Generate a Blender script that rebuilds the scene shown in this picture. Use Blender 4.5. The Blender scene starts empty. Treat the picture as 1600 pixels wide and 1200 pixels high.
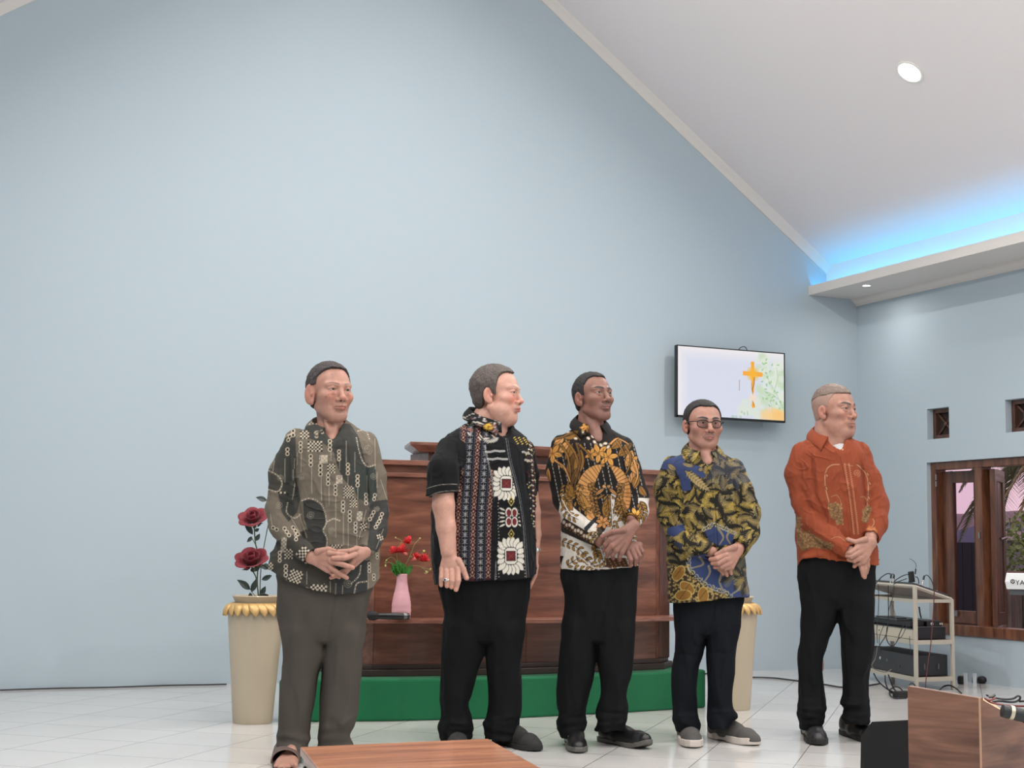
import bpy, math, random
import numpy as np
from mathutils import Vector, Matrix
R = math.radians
SC = bpy.context.scene
COL = SC.collection
random.seed(7); np.random.seed(7)

# ------------------------------------------------------------------ camera
FPX, YAW, PIT, ROL, H = 2300.0, R(24.4), R(6.30), R(0.79), 0.90
cF = Vector((math.sin(YAW)*math.cos(PIT), math.cos(YAW)*math.cos(PIT), math.sin(PIT)))
r0 = Vector((math.cos(YAW), -math.sin(YAW), 0)); u0 = r0.cross(cF)
cR = r0*math.cos(ROL) + u0*math.sin(ROL); cU = -r0*math.sin(ROL) + u0*math.cos(ROL)
CAM = Vector((0, 0, H))
cam = bpy.data.cameras.new('camera'); camo = bpy.data.objects.new('camera', cam); COL.objects.link(camo)
cam.sensor_width = 36; cam.lens = FPX/1600*36; cam.clip_start = .05; cam.clip_end = 400
camo.matrix_world = Matrix(((cR.x, cU.x, -cF.x, 0), (cR.y, cU.y, -cF.y, 0), (cR.z, cU.z, -cF.z, H), (0, 0, 0, 1)))
SC.camera = camo

# ------------------------------------------------------------------ exposure, dusk sky
SC.view_settings.view_transform = 'Standard'; SC.view_settings.look = 'None'
SC.view_settings.gamma = 1; SC.view_settings.use_curve_mapping = False
SC.view_settings.exposure = 0.0
W = bpy.data.worlds.new('dusk_sky'); SC.world = W; W.use_nodes = True
wn = W.node_tree.nodes; wl = W.node_tree.links; bg = wn['Background']
tcw = wn.new('ShaderNodeTexCoord'); sx = wn.new('ShaderNodeSeparateXYZ'); rp = wn.new('ShaderNodeValToRGB')
wl.new(tcw.outputs['Generated'], sx.inputs[0]); wl.new(sx.outputs['Z'], rp.inputs[0]); wl.new(rp.outputs[0], bg.inputs[0])
rp.color_ramp.elements[0].position = 0.0; rp.color_ramp.elements[0].color = (.66, .44, .52, 1)
rp.color_ramp.elements[1].position = 0.35; rp.color_ramp.elements[1].color = (.72, .55, .64, 1)
e = rp.color_ramp.elements.new(0.12); e.color = (.74, .52, .60, 1)
bg.inputs[1].default_value = 1.25
LAMP = 36.0          # watts of each recessed ceiling lamp
LAMPCOL = (1.0, .955, .90)

# ------------------------------------------------------------------ pixel helpers (plan measured from the photograph)
def ray(x, y): return cF + cR*((x-800)/FPX) - cU*((y-600)/FPX)
def atz(x, y, z=0.): d = ray(x, y); return CAM + d*((z-H)/d.z)
def aty(x, y, Y): d = ray(x, y); return CAM + d*(Y/d.y)
def atx(x, y, X): d = ray(x, y); return CAM + d*(X/d.x)

# ------------------------------------------------------------------ materials
def s2l(c):
    c = np.asarray(c, float)/255.
    return np.where(c <= .04045, c/12.92, ((c+.055)/1.055)**2.4)
def lin(c): v = s2l(c); return (float(v[0]), float(v[1]), float(v[2]), 1)
MATS = {}
def mat(name, col, rough=.6, metal=0., bump=0., bscale=80., var=0., vscale=6., emit=None, es=1., spec=.5, coat=0., bdist=.002, stretch=None, sheen=0.):
    if name in MATS: return MATS[name]
    m = bpy.data.materials.new(name); m.use_nodes = True; MATS[name] = m
    n, l = m.node_tree.nodes, m.node_tree.links; b = n['Principled BSDF']
    c = lin(col) if max(col) > 1.01 else (*col, 1)
    b.inputs['Base Color'].default_value = c; b.inputs['Roughness'].default_value = rough
    b.inputs['Metallic'].default_value = metal; b.inputs['Specular IOR Level'].default_value = spec
    b.inputs['Coat Weight'].default_value = coat; b.inputs['Coat Roughness'].default_value = .08
    b.inputs['Sheen Weight'].default_value = sheen
    tc = n.new('ShaderNodeTexCoord'); mp = n.new('ShaderNodeMapping'); l.new(tc.outputs['Object'], mp.inputs[0])
    if stretch: mp.inputs['Scale'].default_value = stretch
    if var:
        t = n.new('ShaderNodeTexNoise'); t.inputs['Scale'].default_value = vscale; t.inputs['Detail'].default_value = 5
        l.new(mp.outputs[0], t.inputs[0])
        mx = n.new('ShaderNodeMix'); mx.data_type = 'RGBA'
        mx.inputs[6].default_value = tuple(x*(1-var) for x in c[:3])+(1,); mx.inputs[7].default_value = tuple(min(1, x*(1+var)) for x in c[:3])+(1,)
        l.new(t.outputs[0], mx.inputs[0]); l.new(mx.outputs[2], b.inputs['Base Color'])
    if bump:
        t = n.new('ShaderNodeTexNoise'); t.inputs['Scale'].default_value = bscale; t.inputs['Detail'].default_value = 4
        l.new(mp.outputs[0], t.inputs[0]); bp = n.new('ShaderNodeBump'); bp.inputs['Strength'].default_value = bump; bp.inputs['Distance'].default_value = bdist
        l.new(t.outputs[0], bp.inputs['Height']); l.new(bp.outputs[0], b.inputs['Normal'])
    if emit: b.inputs['Emission Color'].default_value = lin(emit) if max(emit) > 1.01 else (*emit, 1); b.inputs['Emission Strength'].default_value = es
    return m
def wood(name, c1, c2, c3, rough=.35, scale=(1.2, 14, 14), ns=2.2, grain=.5, coat=.15):
    """laminate: long streaks along object X"""
    if name in MATS: return MATS[name]
    m = bpy.data.materials.new(name); m.use_nodes = True; MATS[name] = m
    n, l = m.node_tree.nodes, m.node_tree.links; b = n['Principled BSDF']
    tc = n.new('ShaderNodeTexCoord'); mp = n.new('ShaderNodeMapping'); mp.inputs['Scale'].default_value = scale
    l.new(tc.outputs['Object'], mp.inputs[0])
    t = n.new('ShaderNodeTexNoise'); t.inputs['Scale'].default_value = ns; t.inputs['Detail'].default_value = 6; t.inputs['Distortion'].default_value = .7
    l.new(mp.outputs[0], t.inputs[0])
    rp = n.new('ShaderNodeValToRGB'); rp.color_ramp.elements[0].position = .32; rp.color_ramp.elements[1].position = .70
    rp.color_ramp.elements[0].color = lin(c1); rp.color_ramp.elements[1].color = lin(c3); e = rp.color_ramp.elements.new(.5); e.color = lin(c2)
    l.new(t.outputs[0], rp.inputs[0])
    mp2 = n.new('ShaderNodeMapping'); mp2.inputs['Scale'].default_value = (scale[0]*2, scale[1]*7, scale[2]*7); l.new(tc.outputs['Object'], mp2.inputs[0])
    t2 = n.new('ShaderNodeTexNoise'); t2.inputs['Scale'].default_value = ns; t2.inputs['Detail'].default_value = 3; l.new(mp2.outputs[0], t2.inputs[0])
    mx = n.new('ShaderNodeMix'); mx.data_type = 'RGBA'; mx.blend_type = 'MULTIPLY'; mx.inputs[0].default_value = grain
    r2 = n.new('ShaderNodeValToRGB'); r2.color_ramp.elements[0].position = .3; r2.color_ramp.elements[0].color = (.6, .55, .5, 1); r2.color_ramp.elements[1].position = .6; r2.color_ramp.elements[1].color = (1, 1, 1, 1)
    l.new(t2.outputs[0], r2.inputs[0]); l.new(rp.outputs[0], mx.inputs[6]); l.new(r2.outputs[0], mx.inputs[7]); l.new(mx.outputs[2], b.inputs['Base Color'])
    b.inputs['Roughness'].default_value = rough; b.inputs['Coat Weight'].default_value = coat
    return m
def attrmat(name, rough=.75, bump=.15, bscale=350., emit=0., sheen=0., sss=0., spec=.4, bdist=.001):
    """surface whose own colour is painted per point (printed cloth, skin marks, screen picture)"""
    if name in MATS: return MATS[name]
    m = bpy.data.materials.new(name); m.use_nodes = True; MATS[name] = m
    n, l = m.node_tree.nodes, m.node_tree.links; b = n['Principled BSDF']
    a = n.new('ShaderNodeAttribute'); a.attribute_name = 'col'; l.new(a.outputs['Color'], b.inputs['Base Color'])
    b.inputs['Roughness'].default_value = rough; b.inputs['Sheen Weight'].default_value = sheen; b.inputs['Specular IOR Level'].default_value = spec
    if sss: b.inputs['Subsurface Weight'].default_value = sss; b.inputs['Subsurface Radius'].default_value = (.008, .003, .0015); b.inputs['Subsurface Scale'].default_value = 1.
    if bump:
        tc = n.new('ShaderNodeTexCoord'); t = n.new('ShaderNodeTexNoise'); t.inputs['Scale'].default_value = bscale; t.inputs['Detail'].default_value = 2
        l.new(tc.outputs['Object'], t.inputs[0]); bp = n.new('ShaderNodeBump'); bp.inputs['Strength'].default_value = bump; bp.inputs['Distance'].default_value = bdist
        l.new(t.outputs[0], bp.inputs['Height']); l.new(bp.outputs[0], b.inputs['Normal'])
    if emit: l.new(a.outputs['Color'], b.inputs['Emission Color']); b.inputs['Emission Strength'].default_value = emit
    return m

# ------------------------------------------------------------------ mesh builder
class MB:
    def __init__(s): s.v = []; s.f = []
    def add(s, vs, fs):
        o = len(s.v); s.v += [tuple(v) for v in vs]; s.f += [tuple(i+o for i in f) for f in fs]; return s
    def box(s, a, b, rot=None, c=None):
        a, b = Vector(a), Vector(b)
        vs = [Vector((x, y, z)) for x in (a.x, b.x) for y in (a.y, b.y) for z in (a.z, b.z)]
        if rot is not None: c = Vector(c) if c is not None else (a+b)/2; vs = [rot @ (v-c) + c for v in vs]
        return s.add(vs, [(0, 1, 3, 2), (4, 6, 7, 5), (0, 4, 5, 1), (2, 3, 7, 6), (0, 2, 6, 4), (1, 5, 7, 3)])
    def prism(s, poly, z0, z1):
        n = len(poly); z0 = z0 if hasattr(z0, '__len__') else [z0]*n; z1 = z1 if hasattr(z1, '__len__') else [z1]*n
        vs = [(p[0], p[1], z) for p, z in zip(poly, z0)] + [(p[0], p[1], z) for p, z in zip(poly, z1)]
        return s.add(vs, [tuple(range(n))[::-1], tuple(range(n, 2*n))] + [(i, (i+1) % n, n+(i+1) % n, n+i) for i in range(n)])
    def lathe(s, prof, c=(0, 0, 0), n=32, M=None):
        vs = []
        for r, z in prof:
            for k in range(n): a = 2*math.pi*k/n; v = Vector((r*math.cos(a), r*math.sin(a), z)); vs.append((M @ v if M else v) + Vector(c))
        m = len(prof); fs = [(i*n+k, i*n+(k+1) % n, (i+1)*n+(k+1) % n, (i+1)*n+k) for i in range(m-1) for k in range(n)]
        fs += [tuple(range(n))[::-1], tuple((m-1)*n+k for k in range(n))]
        return s.add(vs, fs)
    def tube(s, pts, r, n=8, smooth=0):
        pts = [Vector(p) for p in pts]; rs = list(r) if hasattr(r, '__len__') else [r]*len(pts)
        if smooth: pts, rs = crom(pts, rs, smooth)
        vs = []; up = Vector((0, 0, 1)); prev = None
        for i, p in enumerate(pts):
            t = (pts[min(i+1, len(pts)-1)] - pts[max(i-1, 0)]).normalized()
            a = prev if prev is not None else (up if abs(t.z) < .9 else Vector((1, 0, 0)))
            x = t.cross(a); x = x.normalized() if x.length > 1e-6 else t.orthogonal().normalized(); y = x.cross(t).normalized(); prev = y
            for k in range(n): an = 2*math.pi*k/n; vs.append(p + (x*math.cos(an) + y*math.sin(an))*rs[i])
        m = len(pts); fs = [(i*n+k, i*n+(k+1) % n, (i+1)*n+(k+1) % n, (i+1)*n+k) for i in range(m-1) for k in range(n)]
        fs += [tuple(range(n))[::-1], tuple((m-1)*n+k for k in range(n))]
        return s.add(vs, fs)
    def grid(s, fn, nu, nv):
        vs = [fn(i/(nu-1), j/(nv-1)) for i in range(nu) for j in range(nv)]
        return s.add(vs, [(i*nv+j, (i+1)*nv+j, (i+1)*nv+j+1, i*nv+j+1) for i in range(nu-1) for j in range(nv-1)])
    def sphere(s, c, r, n=16, sc=(1, 1, 1), M=None):
        m = n//2; prof = []
        vs = []
        for i in range(m+1):
            th = math.pi*i/m
            for k in range(n):
                a = 2*math.pi*k/n; v = Vector((r*sc[0]*math.sin(th)*math.cos(a), r*sc[1]*math.sin(th)*math.sin(a), r*sc[2]*math.cos(th)))
                vs.append((M @ v if M else v) + Vector(c))
        return s.add(vs, [(i*n+k, (i+1)*n+k, (i+1)*n+(k+1) % n, i*n+(k+1) % n) for i in range(m) for k in range(n)])
    def build(s, name, material, parent=None, smooth=None, bevel=0., loc=None, solid=0.):
        me = bpy.data.meshes.new(name); me.from_pydata(s.v, [], s.f); me.validate(); me.update()
        o = bpy.data.objects.new(name, me); COL.objects.link(o)
        if parent is None and loc is not None:
            L = Vector(loc)
            for v in me.vertices: v.co -= L
            o.location = L
        if parent is not None:
            o.parent = parent
            L = WORLDLOC(parent)
            if L.length:
                for v in me.vertices: v.co -= L
        me.materials.append(material)
        import bmesh
        bm = bmesh.new(); bm.from_mesh(me); bmesh.ops.remove_doubles(bm, verts=bm.verts, dist=1e-6); bmesh.ops.recalc_face_normals(bm, faces=bm.faces); bm.to_mesh(me); bm.free()
        if smooth is not None:
            me.shade_smooth(); me.set_sharp_from_angle(angle=R(smooth))
        if solid: md = o.modifiers.new('s', 'SOLIDIFY'); md.thickness = solid; md.offset = 0
        if bevel: md = o.modifiers.new('b', 'BEVEL'); md.width = bevel; md.segments = 2; md.limit_method = 'ANGLE'; md.angle_limit = R(40)
        return o
def WORLDLOC(o):
    L = Vector((0, 0, 0))
    while o is not None: L = L + o.location; o = o.parent
    return L
def crom(P, rs, k):
    P = [P[0]*2-P[1]] + P + [P[-1]*2-P[-2]]; rr = [rs[0]] + rs + [rs[-1]]; out = []; ro = []
    for i in range(1, len(P)-2):
        for j in range(k):
            t = j/k; a, b, c, d = P[i-1:i+3]
            out.append(.5*((2*b) + (c-a)*t + (2*a-5*b+4*c-d)*t*t + (3*b-a-3*c+d)*t**3)); ro.append(rr[i]*(1-t) + rr[i+1]*t)
    out.append(P[-2]); ro.append(rr[-2])
    return out, ro
def tag(o, label=None, cat=None, group=None, kind=None):
    if label: o['label'] = label
    if cat: o['category'] = cat
    if group: o['group'] = group
    if kind: o['kind'] = kind
    return o
def empty(name, loc, label=None, cat=None, group=None):
    o = bpy.data.objects.new(name, None); o.empty_display_size = .1; COL.objects.link(o); o.location = loc
    return tag(o, label, cat, group)
def struct(o): o['kind'] = 'structure'; return o

# ------------------------------------------------------------------ painting canvas (numpy), colours in sRGB 0..255
class Canvas:
    def __init__(s, x0, y0, x1, y1, ss, base):
        s.x0, s.y0, s.ss = x0, y0, ss; s.w = int((x1-x0)*ss); s.h = int((y1-y0)*ss)
        s.a = np.empty((s.h, s.w, 3), np.float32); s.a[:] = base
        s.X = x0 + (np.arange(s.w)+.5)/ss; s.Y = y0 + (np.arange(s.h)+.5)/ss
    def win(s, xa, ya, xb, yb):
        i0 = max(0, int((xa-s.x0)*s.ss)); i1 = min(s.w, int((xb-s.x0)*s.ss)+2); j0 = max(0, int((ya-s.y0)*s.ss)); j1 = min(s.h, int((yb-s.y0)*s.ss)+2)
        if i1 <= i0 or j1 <= j0: return None
        return s.a[j0:j1, i0:i1], s.X[i0:i1][None, :], s.Y[j0:j1][:, None]
    def mix(s, A, m, c): A += (np.asarray(c, np.float32)-A)*np.clip(m, 0, 1)[..., None]
    def disk(s, x, y, r, c, ry=None, rot=0., soft=.35):
        ry = ry or r; q = max(r, ry)+1; w = s.win(x-q, y-q, x+q, y+q)
        if w is None: return
        A, X, Y = w; ca, sa = math.cos(rot), math.sin(rot); dx = (X-x)*ca + (Y-y)*sa; dy = -(X-x)*sa + (Y-y)*ca
        d = (np.hypot(dx/r, dy/ry)-1)*min(r, ry); s.mix(A, .5-d/(2*soft), c)
    def ring(s, x, y, r, t, c, ry=None, rot=0.):
        ry = ry or r; q = max(r, ry)+t+1; w = s.win(x-q, y-q, x+q, y+q)
        if w is None: return
        A, X, Y = w; ca, sa = math.cos(rot), math.sin(rot); dx = (X-x)*ca + (Y-y)*sa; dy = -(X-x)*sa + (Y-y)*ca
        d = abs((np.hypot(dx/r, dy/ry)-1)*min(r, ry))-t/2; s.mix(A, .5-d/.7, c)
    def seg(s, p, q, t, c, t2=None):
        t2 = t if t2 is None else t2; m = max(t, t2)+1
        w = s.win(min(p[0], q[0])-m, min(p[1], q[1])-m, max(p[0], q[0])+m, max(p[1], q[1])+m)
        if w is None: return
        A, X, Y = w; dx, dy = q[0]-p[0], q[1]-p[1]; L = dx*dx+dy*dy+1e-9
        u = np.clip(((X-p[0])*dx + (Y-p[1])*dy)/L, 0, 1); d = np.hypot(X-p[0]-u*dx, Y-p[1]-u*dy) - (t+(t2-t)*u)/2; s.mix(A, .5-d/.7, c)
    def line(s, P, t, c, t2=None, sm=0):
        if sm: P = [(v.x, v.y) for v in crom([Vector((a, b, 0)) for a, b in P], [0]*len(P), sm)[0]]
        n = len(P)-1
        for i in range(n):
            a = t if t2 is None else t+(t2-t)*i/n; b = t if t2 is None else t+(t2-t)*(i+1)/n; s.seg(P[i], P[i+1], a, c, b)
    def poly(s, P, c, out=None, ow=1.):
        xs = [p[0] for p in P]; ys = [p[1] for p in P]; w = s.win(min(xs)-1, min(ys)-1, max(xs)+1, max(ys)+1)
        if w is None: return
        A, X, Y = w; ins = np.zeros((A.shape[0], A.shape[1]), bool); n = len(P)
        for i in range(n):
            (xa, ya), (xb, yb) = P[i], P[(i+1) % n]
            if ya == yb: continue
            ins ^= ((ya > Y) != (yb > Y)) & (X < (xb-xa)*(Y-ya)/(yb-ya)+xa)
        s.mix(A, ins.astype(np.float32), c)
        if out is not None: s.line(list(P)+[P[0]], ow, out)
    def dots(s, p, q, step, r, c):
        L = math.hypot(q[0]-p[0], q[1]-p[1]); n = max(1, int(L/step))
        for i in range(n+1): s.disk(p[0]+(q[0]-p[0])*i/n, p[1]+(q[1]-p[1])*i/n, r, c)
    def dash(s, p, q, step, duty, t, c):
        L = math.hypot(q[0]-p[0], q[1]-p[1]); n = max(1, int(L/step))
        for i in range(n): a, b = i/n, (i+duty)/n; s.seg((p[0]+(q[0]-p[0])*a, p[1]+(q[1]-p[1])*a), (p[0]+(q[0]-p[0])*b, p[1]+(q[1]-p[1])*b), t, c)
    def leaf(s, p, q, w, c, out=None, vein=None, bend=0., ow=.8):
        dx, dy = q[0]-p[0], q[1]-p[1]; L = math.hypot(dx, dy)+1e-6; nx, ny = -dy/L, dx/L; P = []
        for k in range(9): t = k/8; h = w*math.sin(math.pi*t)**.8; b = bend*math.sin(math.pi*t); P.append((p[0]+dx*t+nx*(h+b), p[1]+dy*t+ny*(h+b)))
        for k in range(8, -1, -1): t = k/8; h = -w*math.sin(math.pi*t)**.8; b = bend*math.sin(math.pi*t); P.append((p[0]+dx*t+nx*(h+b), p[1]+dy*t+ny*(h+b)))
        s.poly(P, c, out, ow)
        if vein is not None: s.line([(p[0]+dx*t+nx*bend*math.sin(math.pi*t), p[1]+dy*t+ny*bend*math.sin(math.pi*t)) for t in (.1, .4, .7, .9)], ow*.8, vein)
    def spiral(s, x, y, r, t, c, turns=2.2, ph=0., sg=1):
        P = [(x+r*(k/30)*math.cos(ph+sg*turns*2*math.pi*k/30), y+r*(k/30)*math.sin(ph+sg*turns*2*math.pi*k/30)) for k in range(31)]; s.line(P, t, c)
    def sample(s, x, y):
        i = np.clip((np.asarray(x)-s.x0)*s.ss-.5, 0, s.w-1.001); j = np.clip((np.asarray(y)-s.y0)*s.ss-.5, 0, s.h-1.001)
        i0 = i.astype(int); j0 = j.astype(int); fi = (i-i0)[:, None]; fj = (j-j0)[:, None]; a = s.a
        return a[j0, i0]*(1-fi)*(1-fj) + a[j0, i0+1]*fi*(1-fj) + a[j0+1, i0]*(1-fi)*fj + a[j0+1, i0+1]*fi*fj
def setcol(me, rgb):
    """rgb sRGB 0..255 per vertex -> colour attribute (linear)"""
    c = np.ones((len(rgb), 4), np.float32); c[:, :3] = s2l(np.clip(rgb, 0, 255))
    a = me.color_attributes.new('col', 'FLOAT_COLOR', 'POINT'); a.data.foreach_set('color', c.ravel())
# ================================================================== THE ROOM
XR, YB, XL, YF = 7.292, 9.436, -0.93, -5.0
RX, RZ = 3.18, 5.879                       # ridge of the gable ceiling
def slope_r(x): return RZ - .717*(x-RX)
def slope_l(x): return RZ - .68*(RX-x)
wallm = mat('painted_wall', (175, 189, 198), rough=.75, bump=.05, bscale=140, var=.015, vscale=1.5, spec=.3)
ceilm = mat('white_ceiling', (226, 221, 222), rough=.8, spec=.3)
whitem = mat('white_plaster', (214, 209, 205), rough=.7, spec=.3)
# floor tiles
fm = bpy.data.materials.new('glazed_tile'); fm.use_nodes = True
n, l = fm.node_tree.nodes, fm.node_tree.links; b = n['Principled BSDF']
tc = n.new('ShaderNodeTexCoord'); mp = n.new('ShaderNodeMapping'); l.new(tc.outputs['Object'], mp.inputs[0])
mp.inputs['Rotation'].default_value = (0, 0, R(-49)); mp.inputs['Location'].default_value = (-.287, -.237, 0)
bt = n.new('ShaderNodeTexBrick'); l.new(mp.outputs[0], bt.inputs[0]); bt.offset = 0; bt.squash = 1
bt.inputs['Scale'].default_value = 1; bt.inputs['Brick Width'].default_value = .41; bt.inputs['Row Height'].default_value = .41
bt.inputs['Mortar Size'].default_value = .0022; bt.inputs['Mortar Smooth'].default_value = .2
bt.inputs['Color1'].default_value = lin((206, 205, 203)); bt.inputs['Color2'].default_value = lin((210, 208, 206)); bt.inputs['Mortar'].default_value = lin((120, 118, 116))
nz = n.new('ShaderNodeTexNoise'); nz.inputs['Scale'].default_value = 2.5; nz.inputs['Detail'].default_value = 6; l.new(tc.outputs['Object'], nz.inputs[0])
mx = n.new('ShaderNodeMix'); mx.data_type = 'RGBA'; mx.blend_type = 'MULTIPLY'; mx.inputs[0].default_value = .10
l.new(bt.outputs[0], mx.inputs[6]); l.new(nz.outputs[0], mx.inputs[7]); l.new(mx.outputs[2], b.inputs['Base Color'])
b.inputs['Roughness'].default_value = .13; b.inputs['Specular IOR Level'].default_value = .5
bp = n.new('ShaderNodeBump'); bp.inputs['Strength'].default_value = .35; bp.inputs['Distance'].default_value = .001; bp.invert = True
l.new(bt.outputs['Fac'], bp.inputs['Height']); l.new(bp.outputs[0], b.inputs['Normal'])
struct(MB().box((XL, 4.6, -.36), (XR, YB+.02, 0)).build('floor', fm))
struct(MB().box((XL, YF, -.42), (XR, 4.6, -.36)).build('floor_lower', fm))
# walls
ht = lambda x: (slope_r(x) if x > RX else slope_l(x))
m_ = MB(); P_ = [(XL, -.4), (XR, -.4), (XR, ht(XR)+.2), (RX, RZ+.2), (XL, ht(XL)+.2)]
def gable(y0, y1): return MB().add([(x, y0, z) for x, z in P_] + [(x, y1, z) for x, z in P_], [(4, 3, 2, 1, 0), (5, 6, 7, 8, 9)] + [(i, (i+1) % 5, 5+(i+1) % 5, 5+i) for i in range(5)])
struct(gable(YB, YB+.15).build('wall_back', wallm))
struct(gable(YF-.15, YF).build('wall_front', wallm))
struct(MB().box((XL-.15, YF-.15, -.4), (XL, YB+.15, 3.4)).build('wall_left', wallm))
# right wall with its openings
WY0, WY1, WZ0, WZ1 = 5.35, 8.635, .345, 1.558
OP = [(8.385, 8.622, 1.728, 1.954), (7.58, 7.815, 1.728, 1.954), (WY0, WY1, WZ0, WZ1)]
ys = sorted({YF-.15, YB+.15} | {o[0] for o in OP} | {o[1] for o in OP}); zs = sorted({-.4, 3.2} | {o[2] for o in OP} | {o[3] for o in OP})
w = MB()
for j in range(len(zs)-1):
    run = None
    for i in range(len(ys)-1):
        cy, cz = (ys[i]+ys[i+1])/2, (zs[j]+zs[j+1])/2
        hole = any(a < cy < b_ and c < cz < d for a, b_, c, d in OP)
        if hole:
            if run is not None: w.box((XR, run, zs[j]), (XR+.15, ys[i], zs[j+1])); run = None
        elif run is None: run = ys[i]
    if run is not None: w.box((XR, run, zs[j]), (XR+.15, ys[-1], zs[j+1]))
struct(w.build('wall_right', wallm))
# ceiling, two slopes, thick slabs
c_ = MB()
XC = 7.0
for (xa, xb, f) in ((RX, XC, slope_r), (XL, RX, slope_l)):
    c_.add([(xa, YF, f(xa)), (xb, YF, f(xb)), (xb, YB, f(xb)), (xa, YB, f(xa)), (xa, YF, f(xa)+.15), (xb, YF, f(xb)+.15), (xb, YB, f(xb)+.15), (xa, YB, f(xa)+.15)],
           [(0, 1, 2, 3), (7, 6, 5, 4), (0, 4, 5, 1), (1, 5, 6, 2), (2, 6, 7, 3), (3, 7, 4, 0)])
struct(c_.build('ceiling', ceilm))
# plaster cornice along the rakes of the back wall
for k, (xa, xb, f) in enumerate(((RX, XC, slope_r), (XL, RX, slope_l))):
    c_ = MB(); d = .062
    prof = [(0, -.066), (-.012, -.066), (-.022, -.05), (-.042, -.026), (-.058, -.014), (-.066, -.002), (-.066, .03), (0, .03)]
    vs = [(x, YB+p, f(x)+q) for x in (xa, xb) for p, q in prof]; m = len(prof)
    c_.add(vs, [tuple(range(m)), tuple(range(m, 2*m))[::-1]] + [(i, (i+1) % m, m+(i+1) % m, m+i) for i in range(m)])
    struct(c_.build('trim_%d' % (k+1), whitem, smooth=30))
# dropped light tray along the right wall
t_ = MB()
t_.box((6.829, YF, 2.895), (XR, YB, 2.912)); t_.box((6.829, YF, 2.912), (6.852, YB, 2.966)); t_.box((XC, YF, 2.905), (XC+.02, YB, 3.3))
struct(t_.build('trim_3', whitem))
prof = [(0, 2.895), (0, 2.843), (-.012, 2.843), (-.016, 2.86), (-.035, 2.875), (-.048, 2.882), (-.052, 2.895)]; m = len(prof)
struct(MB().add([(XR+p, y, z) for y in (YF, YB) for p, z in prof], [tuple(range(m)), tuple(range(m, 2*m))[::-1]] + [(i, (i+1) % m, m+(i+1) % m, m+i) for i in range(m)]).build('trim_4', whitem, smooth=30))
ledm = mat('blue_led', (0, 0, 0), emit=(.0, .47, 1.0), es=27.)
tag(MB().box((6.862, YF+.1, 2.913), (6.872, YB-.01, 2.925)).build('led_strip', ledm), 'blue LED strip glowing inside the ceiling light tray above the right wall', 'led strip')

# recessed lamps ------------------------------------------------------
lampm = mat('lamp_face', (0, 0, 0), emit=(1., .97, .93), es=22.)
ringm = mat('lamp_ring', (225, 222, 218), rough=.4)
def downlight(p, nrm, r, watts, label):
    q = Vector(nrm).to_track_quat('-Z', 'Y')          # -Z looks into the room
    e = empty('ceiling_lamp', p, label, 'ceiling lamp', 'added unseen ceiling lamps' if 'other' in label else None)
    M = q.to_matrix()
    e.rotation_euler = q.to_euler()
    def loc(m, nm, mt):
        me = bpy.data.meshes.new(nm); me.from_pydata(m.v, [], m.f); me.update(); me.materials.append(mt); me.shade_smooth(); me.set_sharp_from_angle(angle=R(35))
        o = bpy.data.objects.new(nm, me); COL.objects.link(o); o.parent = e; return o
    loc(MB().lathe([(r*1.32, .004), (r*1.3, -.006), (r*1.12, -.008), (r*1.04, -.004), (r*1.0, .004)], n=36), 'rim', ringm)
    loc(MB().lathe([(.0005, -.0045), (r*.6, -.0042), (r*1.02, -.002), (r*1.02, .004), (.0005, .004)], n=36), 'diffuser', lampm)
    L = bpy.data.lights.new('lamp_light', 'AREA'); L.shape = 'DISK'; L.size = r*2; L.energy = watts; L.color = LAMPCOL; L.spread = R(165)
    lo = bpy.data.objects.new('lamp_light', L); COL.objects.link(lo); lo.parent = e; lo.location = (0, 0, -.02)
NR = Vector((-.717, 0, -1)).normalized(); NL = Vector((.68, 0, -1)).normalized()
oth = 'other unseen recessed ceiling lamp, added to light the room'  # unseen lamps, added in rows to light the whole room
downlight((5.95, 7.14, slope_r(5.95)), NR, .07, LAMP, 'large bright round recessed lamp in the white sloping ceiling, upper right')
downlight((6.94, 8.86, 2.895), (0, 0, -1), .026, 2.2, 'small bright spot lamp under the light tray at the corner of the back wall')
for y in (4.7, 2.2, -.3, -2.8): downlight((5.95, y, slope_r(5.95)), NR, .05, LAMP, oth)
for y in (7.14, 4.7, 2.2, -.3, -2.8):
    downlight((4.2, y, slope_r(4.2)), NR, .05, LAMP, oth); downlight((.4, y, slope_l(.4)), NL, .05, LAMP, oth); downlight((2.1, y, slope_l(2.1)), NL, .05, LAMP, oth)
for y in (6.6, 4.4): downlight((6.94, y, 2.895), (0, 0, -1), .026, 2.2, oth)

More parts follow.
